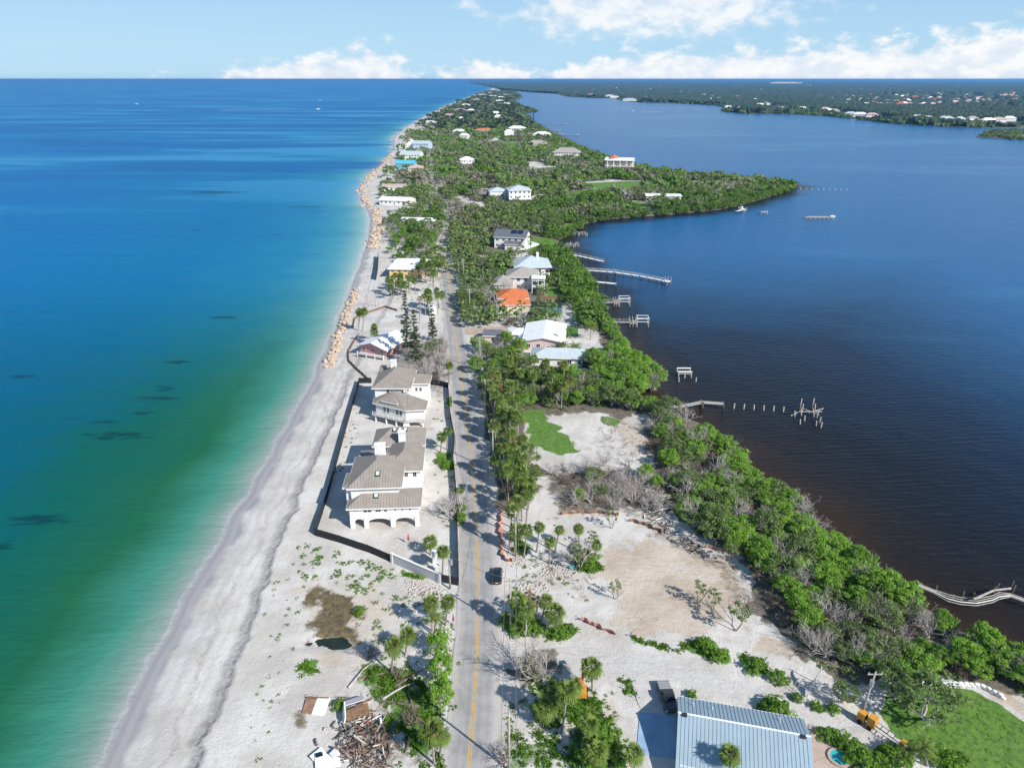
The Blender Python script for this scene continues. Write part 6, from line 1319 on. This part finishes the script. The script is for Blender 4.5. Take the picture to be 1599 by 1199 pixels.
# palms in the wooded strip east of the road; their shadows stripe the asphalt
k = 0
for x, y in scatter([(756,610),(778,600),(800,640),(812,690),(815,740),(832,790),(828,830),(800,850),(786,838),(776,760),(768,690)], 3.3, 1.3, .5, 8):
    if not clear(x, y, 1.0): continue
    PLM = min([(G(772,640),'opposite the stilted mansion'),(G(785,700),'beside the lawn opening'),(G(790,760),'opposite the arched mansion'),(G(805,830),'above the orange mesh')], key=lambda q: (q[0][0]-x)**2+(q[0][1]-y)**2)[1]; PSD = 'on the road side' if x-sXr(y) < 9 else 'on the inner side'
    put_palm(x, y, rnd.uniform(6.5,10.5), 'tall fan palm %s in the crowded row %s' % (PSD, PLM), 'row palms %s, %s' % (PSD, PLM), (rnd.uniform(-1,1), rnd.uniform(-.6,.6)), 'fan' if rnd.random() > .1 else 'dead', rnd.uniform(1.0,1.35)); k += 1
for x, y in scatter([(800,560),(900,590),(905,640),(830,640),(800,640),(780,600)], 6.0, 1.3, .5, 9):
    if clear(x, y, 1.0) and not onlawn(x, y): put_palm(x, y, rnd.uniform(6,9), 'fan palm in the mixed wood behind the lawn opening', 'palms in the wood behind the lawn', (rnd.uniform(-1,1), rnd.uniform(-.6,.6)), 'fan', rnd.uniform(1.1,1.45))

# --- named single trees
def tree_px(kind, b, s, lab, cat='tree', sz=1.0, grp=None): x, y = G(*b); return put(kind, x, y, s, lab, cat, grp, None, sz)
for b, s, sz, lab in (((686,1022),.62,1.5,'dark leafy roadside tree above the debris, topmost of the column'),((690,1062),.62,1.6,'dark leafy roadside tree in the middle of the column'),((690,1105),.66,1.7,'dark leafy roadside tree at the foot of the column')): tree_px('mangrove', b, s, lab, 'tree', sz)
for b, s, lab in (((897,890),1.15,'pale trunked slender tree by the teal tarp'),((960,934),.8,'thin young tree standing alone in the white sand'),((1090,940),.95,'thin tree on the cleared lot, left of the pair'),((1112,955),.95,'thin tree on the cleared lot, right of the pair'),((923,860),.9,'thin leafy tree above the cleared lot'),((1148,985),1.25,'sparse tree at the edge of the mangroves'),((955,825),.9,'thin tree by the orange barrier'),((1140,880),1.1,'young tree rising through the orange barrier')): tree_px('sparse', b, s, lab)
for b, s, lab in (((940,1185),3.6,'bright rounded bush left of the concrete pad'),((938,1160),2.6,'bright bush behind the rounded one'),((1213,1115),2.3,'dense green hedge bush behind the metal roof'),((1200,1110),1.6,'low hedge bush behind the metal roof, left'),((1080,1088),1.0,'small dry shrub at the ridge corner of the metal roof'),((1330,1175),2.0,'leafy bush at the head of the pool patio'),((1310,1158),1.6,'bush along the patio wall'),((1290,1150),1.4,'bush at the patio corner of the metal roof'),((1345,1195),2.2,'shady bush by the pool steps'),((1395,1190),2.3,'bush at the bottom edge right of the drive'),((1372,1198),2.0,'bush at the bottom edge by the amber machine'),
      ((1480,1195),2.2,'dark shrub at the bottom edge of the lawn'),((718,812),1.6,'clipped green hedge by the road fence, near end'),((718,798),1.6,'clipped green hedge by the road fence, far end'),((700,730),1.7,'yard shrub inside the mansion fence'),((688,722),1.4,'yard shrub left of the fence palms'),((716,770),1.3,'roadside shrub below the yard palms'),((582,1060),1.0,'bright bush by the fallen log'),((532,1103),1.2,'bright bush behind the wrecked shed'),((603,1130),1.2,'bright bush at the edge of the debris heap'),((563,957),1.2,'green shrub on the rim of the muddy pond'),
      ((812,985),2.2,'green thicket at the foot of the roadside palms'),((835,985),2.0,'green thicket right of the roadside palms'),((792,975),1.6,'green thicket on the road side of the palm cluster'),((870,992),1.5,'low green mat bush on the drive corner, left'),((885,985),1.3,'low green mat bush on the drive corner, right'),((918,885),2.0,'green bush at the edge of the cleared lot'),((915,870),1.6,'upper green bush at the edge of the cleared lot'),((1100,1012),1.8,'green bank shrub above the drive, left'),((1122,1028),1.7,'green bank shrub above the drive, right'),((1178,1045),1.7,'green shrub where the drive bends'),((1215,1062),1.6,'green shrub below the mangrove wall'),
      ((1245,1092),1.0,'small shrub under the bent rods'),((1275,1105),1.0,'small shrub below the white sheet'),((1300,1110),1.1,'shady shrub row along the drive'),((1500,1190),1.4,'shrub on the sandy lawn margin')): tree_px('bush', b, s, lab, 'bush', .85)
for b, s, k_, lab in (((808,1055),1.15,0,'bare grey tree leaning over the road edge'),((835,1062),1.1,1,'bare grey spreading tree above the excavator palms'),((790,1190),.8,4,'bare brown branches hanging over the road at the bottom'),((710,812),1.0,1,'bare grey tree by the mansion road fence'),((718,790),.8,2,'small bare tree by the clipped hedge'),((575,1030),.9,4,'broken dead snag by the pond'),((905,890),.9,0,'grey dead tree behind the teal tarp'),((745,478),1.6,0,'bare white oak by the driveway'),((770,500),1.5,3,'bare pale tree before the orange roofed house'),((790,470),1.7,2,'bare spreading tree left of the orange roof'),((622,1060),.7,5,'uprooted dead tree by the fallen log'),((640,1130),.9,5,'dead stump tangle above the debris')):
    x, y = G(*b); put_dead(x, y, s, lab, None, k_)
for b, s, sz, lab in (((1440,1120),1.25,.8,'grey leaved spreading tree on the corner of the lawn'),((1396,1088),.8,.9,'grey green tree behind the leaning pole'),((1318,1096),.55,1.0,'shady small tree at the end of the drive')): tree_px('oak', b, s, lab, 'tree', sz)
# tall layered pines
def pine(seed, H, R):
    rs = np.random.RandomState(seed); P = []; N = []; z = H*.14
    while z < H:
        t = z/H; r = R*(1-t)**.75*rs.uniform(.75,1.1)+.25
        for k in range(int(6+5*(1-t))):
            a = rs.uniform(0, 6.28)
            for q in np.linspace(.25, 1, int(4+r*4)):
                for _ in range(2): P.append([math.cos(a)*r*q+rs.normal()*.12, math.sin(a)*r*q+rs.normal()*.12, z+.25*q*r*.4+rs.normal()*.12]); N.append([math.cos(a)*.3, math.sin(a)*.3, 1])
        z += rs.uniform(.8,1.35)
    P = np.array(P); return leaves(P, np.array(N)+rs.normal(size=P.shape)*.35, .26, rs, np.clip(rs.uniform(0,1,len(P)), 0, 1))
for i, (b, top, R_, lab) in enumerate((((637,556),452,2.7,'tallest layered pine on the beach lot'),((650,572),482,3.2,'broad dark pine in front of the bare tangle'),((676,532),475,1.9,'slim pine beside the white van'))):
    x, y = G(*b); H_ = rise(b[0], b[1], top); o = thing('layered_pine', lab, 'pine tree', (x, y, hz1(x, y))); inst(pmesh('crown', pine(600+i, H_, R_), M['pine']), 'crown', o); MB().tube([(0,0,-.2),(0,0,H_*.97)], [.35,.05], 8).build('trunk', M['bark'], o)
for i, (a, b, h_) in enumerate(((678,183,16),(684,181,22),(688,182,14),(727,158,26),(833,190,24),(622,246,12),(628,262,14))):
    x, y = G(a, b); o = thing('distant_pine', 'dark slender pine standing out on the far shoreline', 'pine tree', (x, y, .8), 0, 'slender far shoreline pines'); me_ = pmesh('crown', pine(620+i, h_, 4.0), M['pine']); inst(me_, 'crown', o); MB().tube([(0,0,-.2),(0,0,h_*.9)], [.5,.1], 6).build('trunk', M['bark'], o)

# --- the mangrove belt and the mixed wood, tree by tree
CNT = {'mangrove':0,'oak':0,'dead':0}
LMB = [(G(1050,650),'near the broken dock'),(G(1120,730),'above the grey thicket'),(G(1200,820),'opposite the piled boards'),(G(1280,900),'east of the cleared lot'),(G(1360,960),'behind the pair of thin trees'),(G(1440,1000),'by the collapsed dock'),(G(1560,1040),'behind the white bag wall')]
def near_lm(x, y, lm): return min(lm, key=lambda q: (q[0][0]-x)**2+(q[0][1]-y)**2)[1]
LMR = [(G(772,640),'opposite the stilted mansion'),(G(785,700),'beside the lawn opening'),(G(790,760),'opposite the arched mansion'),(G(805,830),'above the orange mesh')]
def wood_tree(x, y, mix, s, lab, grp, lm=None):
    r = rnd.random(); f = rnd.uniform(.68,1.16); sz_ = 'small' if f < .84 else ('large' if f > 1.02 else 'medium'); k_ = ' '+near_lm(x, y, lm) if lm else ''
    if r < mix[0] and CNT['mangrove'] < 300: put('mangrove', x, y, s*f, '%s %s%s' % (sz_, lab[0], k_), 'tree', '%s %s%s' % (sz_, grp[0], k_), None, rnd.uniform(.85,1.15)); CNT['mangrove'] += 1
    elif r < mix[0]+mix[1] and CNT['oak'] < 300: put('oak', x, y, s*f, '%s %s%s' % (sz_, lab[1], k_), 'tree', '%s %s%s' % (sz_, grp[1], k_), None, rnd.uniform(.85,1.1)); CNT['oak'] += 1
    elif CNT['dead'] < 300: put_dead(x, y, s*f, '%s %s%s' % (sz_, lab[2], k_), '%s %s%s' % (sz_, grp[2], k_)); CNT['dead'] += 1
LMD = [(G(960,525),'below the lower dock'),(G(945,490),'between the two boat lift docks'),(G(920,450),'by the short pale dock'),(G(900,420),'at the foot of the long pier'),(G(885,395),'by the inlet pilings')]
LML = [(G(775,640),'on the road side'),(G(800,700),'west of the lawn'),(G(830,760),'south of the lawn'),(G(860,610),'north of the lawn'),(G(960,620),'toward the creek')]
LMG = [(G(620,370),'on the beach side'),(G(670,360),'on the road side')]
LMT = [(G(625,580),'on the beach side'),(G(665,560),'in the middle'),(G(695,580),'on the road side')]
LMK = [(G(875,765),'at the road end'),(G(940,760),'in the middle'),(G(1020,770),'at the mangrove end')]
LME = [(G(735,480),'by the driveway'),(G(760,430),'by the shaded bend'),(G(790,370),'by the solar roof'),(G(860,352),'by the inlet')]
BELT = [(1010,625),(1060,655),(1110,690),(1160,728),(1222,778),(1285,836),(1345,890),(1430,938),(1490,990),(1545,1012),(1600,1045),(1660,1085),(1640,1110),(1570,1060),(1530,1062),(1480,1060),(1420,1058),(1370,1056),(1310,1062),(1270,1030),(1235,985),(1215,935),(1185,890),(1130,850),(1080,830),(1050,790),(1042,745),(1028,700),(1015,665)]
for x, y in scatter(BELT, 3.1, 2.0, .45, 21):
    inner = .5+.5*mnoise.noise((x/11, y/11, 8.1)); db1 = sXb(y)-x
    mx = (.80,.08) if db1 < 9 else ((.14,.22) if inner > .50 else (.56,.20))
    lm = near_lm(x, y, LMB); sd = 'at the water edge' if db1 < 9 else ('mid belt' if db1 < 18 else 'on the landward side')
    wood_tree(x, y, mx, .78 if db1 > 10 else .9, ['%s %s, %s' % (q, sd, lm) for q in ('bright green mangrove','dull olive tree','bare grey tree')], ['%s %s, %s' % (q, sd, lm) for q in ('mangroves','olive trees','bare trees')])
for x, y in scatter([(612,590),(622,565),(640,540),(692,535),(706,575),(698,602),(660,604)], 2.7, 1.3, .5, 27):
    wood_tree(x, y, (.0,.06), .72, ('','olive tree in the bare tangle','bare broken tree in the tangle past the mansions'), ('','olives of the tangle','bare trees of the tangle'), LMT)
for x, y in scatter([(860,745),(905,725),(960,722),(1040,750),(1045,800),(1000,800),(940,795),(880,792)], 2.8, 1.3, .5, 22):
    wood_tree(x, y, (.04,.06), .62, ('young green tree in the grey thicket','olive tree in the grey thicket','bare grey shrub in the thicket'), ('green trees of the thicket','olive trees of the thicket','bare shrubs of the thicket'), LMK)
for x, y in scatter([(752,600),(790,575),(850,580),(930,595),(1000,610),(985,640),(930,640),(860,632),(810,640),(800,690),(830,720),(860,742),(830,785),(795,790),(778,730),(768,670)], 3.6, 1.5, .45, 23):
    if clear(x, y, 1.5) and not onlawn(x, y): wood_tree(x, y, (.34,.42), .8, ('leafy green tree in the mixed wood','olive oak in the mixed wood','bare grey tree in the mixed wood'), ('green trees round the lawn','oaks round the lawn','bare trees round the lawn'), LML)
for x, y in scatter([(985,548),(1025,580),(1028,600),(985,612),(930,590),(890,580),(940,560),(965,545)], 3.4, 2.0, .45, 24):
    if clear(x, y, 1.0): wood_tree(x, y, (.85,.12), .9, ('rounded mangrove on the knob of shore by the creek','olive tree on the knob of shore by the creek','bare tree on the knob of shore by the creek'), ('mangroves by the creek','olives by the creek','bare trees by the creek'))
for x, y in scatter([(905,415),(925,445),(940,478),(960,515),(985,548),(955,545),(925,500),(895,470),(870,465),(880,440),(890,415),(878,395)], 3.6, 1.3, .45, 25):
    if clear(x, y, 1.0, 2): wood_tree(x, y, (.95,.03), .62, ('low bright mangrove on the dock shore','olive tree on the dock shore','bare tree on the dock shore'), ('mangroves by the docks','olives by the docks','bare trees by the docks'), LMD)
for x, y in scatter([(735,545),(790,530),(840,555),(860,575),(800,580),(745,590)], 4.2, 1.5, .45, 26):
    if clear(x, y, 1.0, 6): wood_tree(x, y, (.35,.45), .8, ('leafy tree beside the road before the white roofed house','oak beside the road before the white roofed house','bare tree beside the road before the white roofed house'), ('leafy trees before the white roof','oaks before the white roof','bare trees before the white roof'))
for x, y in scatter([(600,345),(690,345),(690,400),(640,395),(606,375)], 5.5, 1.5, .5, 28):
    if clear(x, y, 1.0, 4): wood_tree(x, y, (.35,.35), .85, ('leafy tree in the grove beyond the yellow house','oak in the grove beyond the yellow house','bare tree in the grove beyond the yellow house'), ('leafy trees of the beach grove','oaks of the beach grove','bare trees of the beach grove'), LMG)
for x, y in scatter([(712,470),(760,440),(775,400),(800,345),(880,345),(870,370),(850,355),(790,362),(765,400),(778,440),(760,470),(735,500),(715,500)], 5.0, 1.5, .45, 29):
    if clear(x, y, 1.0, 8): wood_tree(x, y, (.4,.45), .95, ('leafy tree at the near edge of the closed wood','dark oak at the near edge of the closed wood','bare tree at the near edge of the closed wood'), ('leafy trees at the wood edge','dark oaks at the wood edge','bare trees at the wood edge'), LME)

# --- closed wood further up the island and the far shores: too many to count, joined
def joined(name, label, items, protos, mat, cat):
    Vs = []; Fs = []; Ts = []; o = 0
    for x, y, z, s, sz, k, tb in items:
        v, f, t = protos[k]; a = rnd.uniform(0, 6.28); ca, sa = math.cos(a)*s, math.sin(a)*s
        Vs.append(np.stack([v[:,0]*ca-v[:,1]*sa+x, v[:,0]*sa+v[:,1]*ca+y, v[:,2]*s*sz+z], 1)); Fs.append(f+o); Ts.append(np.clip(t*.75+tb, 0, 1)); o += len(v)
    me = np_mesh(name, np.concatenate(Vs), np.concatenate(Fs), mat); fattr(me, 'tint', np.concatenate(Ts), 'FACE')
    return tag(inst(me, name), label, cat, kind='stuff')
LOD1 = [crown(700+i, 3.5, 5.0, .6, 21+3*i, 8, .55, .5) for i in range(5)]; LOD2 = [crown(720+i, 4.4, 5.2, .4, 12, 5, 1.2, .5) for i in range(4)]; LOD3 = [crown(740+i, 6.0, 7.0, 0, 5, 4, 3.2, .5) for i in range(3)]
LODP = [(lambda p: proto(p[0]*1.5+np.array([0,0,6.5]), p[1], p[2]))(fan_palm(760+i, 9, 1.1)) for i in range(2)]
def dead_proto(i):
    mb = branches(780+i, 8.0, .7, 5, 2, .22, 3); fs = [f for f in mb.f if len(f) == 4]; return proto(mb.v, fs, [.5]*len(fs))
LODD = [dead_proto(i) for i in range(3)]
W = {'oak':[[],[],[]],'man':[[],[],[]],'grey':[[],[],[]],'palm':[],'dead':[]}
Yc = 262.0
while Yc < 6200:
    st = 4.9 if Yc < 620 else (7.0 if Yc < 1400 else (11 if Yc < 2600 else 17)); g_, b_ = sXg(Yc), sXb(Yc); fw = float(forest_west(Yc)); x = g_+16+rnd.uniform(0, st)
    while x < b_-1.0:
        xx = x+rnd.uniform(-.45,.45)*st; yy = Yc+rnd.uniform(-.45,.45)*st; x += st
        dg1 = xx-g_; db1 = b_-xx; dr = xx-sXr(yy)
        sparse = dg1 < fw*(.75+.5*rnd.random())
        if sparse and rnd.random() < (.82 if dg1 < fw*.6 else .45): continue
        if yy < 345 and not (dr > 6): continue
        if yy < 430 and dr < 0 and rnd.random() < .5: continue
        vd = None if yy < 1500 else 20
        if yy < 345 and (db1 > 20 and rnd.random() < .25): continue
        if not clear(xx, yy, 2.5, vd): continue
        if yy < 2600 and float(CLR(xx, yy)) > .70: continue
        if yy < 800 and onlawn(xx, yy): continue
        L = 0 if yy < 620 else (1 if yy < 1400 else 2); z = max(hz1(xx, yy), 0)-.2; r = rnd.random(); cl_ = .5+.5*mnoise.noise((xx/40, yy/40, 9.1))
        s = rnd.choice([.5,.7,.85,1.0,1.15,1.4])*rnd.uniform(.85,1.15)*(.8 if db1 < 15 else 1.0); gz_ = .5+.5*mnoise.noise((xx/55+7, yy/90, 3.3))
        if db1 < 16 or cl_ > .60: W['man'][L].append((xx, yy, z, s, rnd.uniform(.8,1.1), rnd.randrange((5,4,3)[L]), rnd.uniform(0,.3)))
        elif gz_ > .60 and r < .10: continue
        elif r < (.30 if gz_ > .56 else .06) and L < 2: W['dead'].append((xx, yy, z, s*1.1, 1, rnd.randrange(3), rnd.uniform(0,.4)))
        elif r < .14 and L < 2: W['palm'].append((xx, yy, z, rnd.uniform(.9,1.25), 1, rnd.randrange(2), rnd.uniform(0,.3)))
        elif rnd.random() < (.6 if gz_ > .56 else .16): W['grey'][L].append((xx, yy, z, s, rnd.uniform(.7,1.0), rnd.randrange((5,4,3)[L]), rnd.uniform(0,.3)))
        else: W['oak'][L].append((xx, yy, z, s, rnd.uniform(.8,1.15), rnd.randrange((5,4,3)[L]), rnd.uniform(0,.3)))
    Yc += st*.95
for i in range(len(bp_)-1):                  # mangroves rooted along the waterline itself
    p, q = bp_[i], bp_[i+1]
    if q[1] < 300 or p[1] > 2600: continue
    L_ = math.hypot(*(q-p)); st = 3.2 if p[1] < 700 else 6.0
    for j in range(int(L_/st)):
        yy = p[1]+(q[1]-p[1])*(j+rnd.random())/max(1, int(L_/st)); xx = p[0]+(q[0]-p[0])*(yy-p[1])/(q[1]-p[1])+rnd.gauss(-1.5, 1.6); L = 0 if yy < 620 else (1 if yy < 1400 else 2)
        if clear(xx, yy, 1.0, 2) and not (356 < yy < 420 and xx < 60 and rnd.random() < .3): W['man'][L].append((xx, yy, -.3, rnd.uniform(.55,1.0), .85, rnd.randrange((5,4,3)[L]), rnd.uniform(0,.3)))
for L, (pr, far_) in enumerate(((LOD1,'middle'),(LOD2,'far'),(LOD3,'farthest'))):
    joined('island_wood', 'dark olive closed woodland covering the %s stretch of the island' % far_, W['oak'][L], pr, M['oak'] if L < 2 else M['farleaf'], 'woodland')
    joined('storm_stripped_wood', 'grey thin leaved storm stressed trees on the %s stretch of the island' % far_, W['grey'][L], pr, M['greyoak'], 'woodland')
    joined('mangrove_wood', 'bright green mangrove woodland fringing the %s stretch of the island' % far_, W['man'][L], pr, M['mangrove2'] if L < 2 else M['oak'], 'woodland')
joined('palm_grove', 'palm heads rising out of the island woodland', W['palm'], LODP, M['palm'], 'palms'); joined('bare_wood', 'bare grey storm stripped trees through the island woodland', W['dead'], LODD, M['dead'], 'dead trees')
PTW = []
for x, y, z, s, sz, k, tb in W['palm']: PTW.append((x, y, z, 1.0, 1.0, 0, .2))
tp = MB().tube([(0,0,-.2),(0,0,6.6)], [.2,.17], 5, False); joined('palm_trunks', 'thin palm trunks in the island woodland', PTW, [proto(tp.v, tp.f, [.5]*len(tp.f))], M['palmbark'], 'palms')
MS = []
shore = np.array(MAINLAND[:len(MAIN_PX)])
for i in range(6, len(shore)-3):
    p, q = shore[i], shore[i+1]; L_ = np.hypot(*(q-p)); nn = np.array([-(q-p)[1], (q-p)[0]])/L_
    for j in range(int(L_/7)):
        c = p+(q-p)*rnd.random()+nn*abs(rnd.gauss(0, 22))
        if pip(c[0], c[1], MAINLAND) and all(abs(c[0]-h_[0]) > h_[2]*.55 or not (h_[1]-190 < c[1] < h_[1]+20) for h_ in HF if h_[1] > 1200): MS.append((c[0], c[1], .3, rnd.uniform(.7,1.3), 1, rnd.randrange(3), rnd.uniform(0,.3)))
a = np.array(ISLET)
for i in range(500):
    x, y = rnd.uniform(a[:,0].min(), a[:,0].max()), rnd.uniform(a[:,1].min(), a[:,1].max())
    if pip(x, y, ISLET): MS.append((x, y, .3, rnd.uniform(.6,.9), 1, rnd.randrange(3), rnd.uniform(0,.3)))
joined('far_shore_trees', 'line of dark trees edging the far bay shore and its islet', MS, LOD3, M['oak'], 'woodland')

# --- ground plants
TUFT = []
for i in range(3):
    rs = np.random.RandomState(800+i); n = 26; P = rs.normal(size=(n,3))*np.array([.22,.22,.05])+np.array([0,0,.12]); N = rs.normal(size=(n,3)); N[:,2] *= .35; TUFT.append(leaves(P, N, .16, rs, rs.uniform(0,1,n)))
DOME = [crown(820+i, .8, .50, -.1, 11, 13, .09, .3) for i in range(3)]; DOME2 = [crown(825+i, .8, .7, -.1, 9, 8, .15, .3) for i in range(3)]
items = []
for qi, (pix, soft, amp) in enumerate(LAWNS):
    poly = GP(pix); a = np.array(poly)
    if a[:,1].min() > 150: continue
    big = qi == 3; area = (a[:,0].max()-a[:,0].min())*(a[:,1].max()-a[:,1].min()); n = min(2600, int(area*(2.2 if not big else 1.6)))
    xs = nrs.uniform(a[:,0].min(), a[:,0].max(), n); ys = nrs.uniform(a[:,1].min(), a[:,1].max(), n); ok = inpoly(xs, ys, poly); xs, ys = xs[ok], ys[ok]; zs = hgt(xs, ys); keep = fbm(xs/2.5, ys/2.5, 95) > (.40 if not big else .0)
    for x, y, z in zip(xs[keep], ys[keep], zs[keep]): items.append((x, y, z-.04, rnd.uniform(.6,1.5) if not big else rnd.uniform(.4,.7), 1.0 if not big else .5, rnd.randrange(3), rnd.uniform(0,.3)))
joined('grass_cover', 'rough green grass growing over the sandy lots and the lawn', items, TUFT, M['grass'], 'grass')
items = []
for pix, n, smin, smax in (([(480,845),(600,880),(640,900),(560,925),(470,900),(440,870)],60,.5,1.5),([(440,880),(490,900),(480,960),(430,1000),(410,960)],45,.35,.9),([(420,990),(470,1000),(440,1100),(400,1199),(370,1199),(400,1080)],55,.3,.7),([(555,640),(570,640),(545,720),(525,760),(520,720)],80,.4,.8),([(500,790),(520,770),(560,860),(520,850)],12,.4,.8),([(500,905),(640,900),(660,950),(600,960)],40,.4,.9),([(640,960),(660,1000),(600,1020),(560,1000)],20,.4,.9),([(790,860),(900,870),(900,930),(800,940)],40,.3,.8),([(850,840),(960,830),(930,870)],20,.3,.8),([(600,925),(690,925),(716,990),(712,1199),(600,1199),(570,1040)],60,.4,1.1),([(790,1010),(960,1060),(980,1199),(785,1199)],60,.4,1.2),([(790,830),(840,840),(830,1000),(790,1000)],50,.4,1.0),([(625,350),(690,350),(695,470),(640,470)],30,.5,1.3),([(680,610),(700,620),(712,820),(690,840),(676,720)],45,.4,1.0)):
    for x, y in [(lambda p: p)(q) for q in scatter(pix, 1.6, 1.3, .5, int(n*7+smin*100))]:
        if rnd.random() < n/140: items.append((x, y, hz1(x, y)-.05, rnd.uniform(smin, smax), rnd.uniform(.6,1), rnd.randrange(3), rnd.uniform(0,.3)))
joined('dune_plants', 'low olive and green dune plants dotted over the beach sand', items, DOME, M['grass'], 'plants')
items = []
for pix, sp in (([(478,930),(515,912),(560,932),(572,965),(556,992),(515,1004),(480,990)],.9),([(630,905),(690,920),(700,960),(650,950)],1.6),([(690,980),(712,975),(712,1000),(695,1005)],1.2),([(560,900),(700,925),(715,1060),(600,1030)],2.0),([(800,870),(900,880),(930,960),(800,950)],2.2),([(838,805),(890,808),(890,822),(838,825)],1.3),([(800,1090),(850,1080),(900,1150),(860,1199),(800,1199)],1.8),([(900,1080),(920,1090),(940,1130),(915,1120)],1.0),([(1060,992),(1200,1030),(1180,1045),(1060,1010)],1.2)):
    for x, y in scatter(pix, sp, 1.3, .5, int(sp*100)):
        if rnd.random() < (.22 if sp < 1 else .55): items.append((x, y, hz1(x, y)-.05, rnd.uniform(.3,.8), rnd.uniform(.4,.8), rnd.randrange(3), rnd.uniform(0,.4)))
joined('dry_scrub', 'dry olive brown scrub on the pond rim and road verges', items, DOME, M['scrub'], 'scrub')
items = []
for x, y in scatter(BELT, 1.5, 1.0, .5, 41)+scatter([(755,610),(800,580),(990,615),(930,640),(810,645),(805,700),(850,740),(820,790),(780,790)], 1.7, 1.0, .5, 42):
    if not clear(x, y, .5): continue
    if onlawn(x, y) or rnd.random() < .35: continue
    items.append((x, y, max(hz1(x, y), .1)-.1, rnd.uniform(.8,1.8), rnd.uniform(.7,1.2), rnd.randrange(3), rnd.uniform(0,.3)))
joined('under_growth', 'low leafy undergrowth between the mangroves and wood trees', items, DOME2, M['oak'], 'undergrowth')
items = []
STK = []
for i in range(3):
    mb = branches(850+i, 1.9, 1.2, 9, 1, .045, 3, .15); fs = [f for f in mb.f if len(f) == 4]; STK.append(proto(mb.v, fs, [.5]*len(fs)))
for pix, sp in (([(860,745),(1040,745),(1050,810),(870,800)],1.9),(BELT,2.6),([(620,590),(690,550),(705,600)],1.6),([(560,1040),(680,1050),(690,1199),(540,1199)],2.6),([(1030,700),(1000,670),(1010,660),(1040,690)],1.6),([(790,1020),(860,1015),(880,1060),(800,1075)],1.6),([(800,835),(940,835),(930,930),(800,930)],3.0),([(940,650),(1010,665),(1010,725),(930,715)],2.0),([(1060,830),(1170,880),(1190,960),(1150,960),(1130,900),(1050,850)],2.0)):
    for x, y in scatter(pix, sp, 1.3, .5, int(sp*31)):
        if clear(x, y, .5): items.append((x, y, max(hz1(x, y), .05), rnd.uniform(.6,1.4), 1, rnd.randrange(3), 0))
joined('dead_brush', 'tangled grey dead brush lying through the thickets and lots', items, STK, M['dead'], 'brush')
items = []
TW = []
for i in range(4):
    mb = branches(870+i, .9, 1.4, 4, 0, .03, 3, .05); fs = [f for f in mb.f if len(f) == 4]; TW.append(proto(mb.v, fs, [.5]*len(fs)))
for pix, sp in (([(450,900),(640,900),(700,940),(700,1190),(520,1190),(440,1100)],1.5),([(800,830),(1000,830),(960,1000),(800,940)],1.2),([(500,845),(560,845),(690,820),(690,600),(590,690),(560,840)],2.4),([(560,480),(690,480),(700,560),(600,560)],2.0),([(900,660),(1000,670),(1000,720),(900,710)],1.2),([(880,1060),(990,1070),(985,1190),(930,1190)],1.5),([(600,385),(690,385),(690,480),(600,470)],2.6)):
    for x, y in scatter(pix, sp, 1.3, .5, int(sp*57)):
        if rnd.random() < .6 and clear(x, y, .3, 0): items.append((x, y, hz1(x, y)+.02, rnd.choice([.4,.6,.8,1.3]), .6, rnd.randrange(4), 0))
joined('storm_litter', 'small sticks and storm litter strewn over the open sandy lots', items, TW, M['deaddk'], 'litter')
# loose rubble stones
items = []
rb = []
for i in range(3):
    rs = random.Random(i); v = [(sx*rs.uniform(.5,1), sy*rs.uniform(.5,1), sz*rs.uniform(.4,.8)) for sz in (-1,1) for sx, sy in ((-1,-1),(1,-1),(1,1),(-1,1))]; rb.append(proto(v, [(4,5,6,7),(0,1,5,4),(1,2,6,5),(2,3,7,6),(3,0,4,7)], [.5]*5))
for pix, soft, amp in RUBBLE:
    for x, y in scatter(pix, .55, 1.3, .5, 77): items.append((x, y, hz1(x, y)+.02, rnd.uniform(.06,.24), 1, rnd.randrange(3), 0))
joined('rubble', 'pinkish broken rubble strewn on the cleared lots', items, rb, M['rubble'], 'rubble')
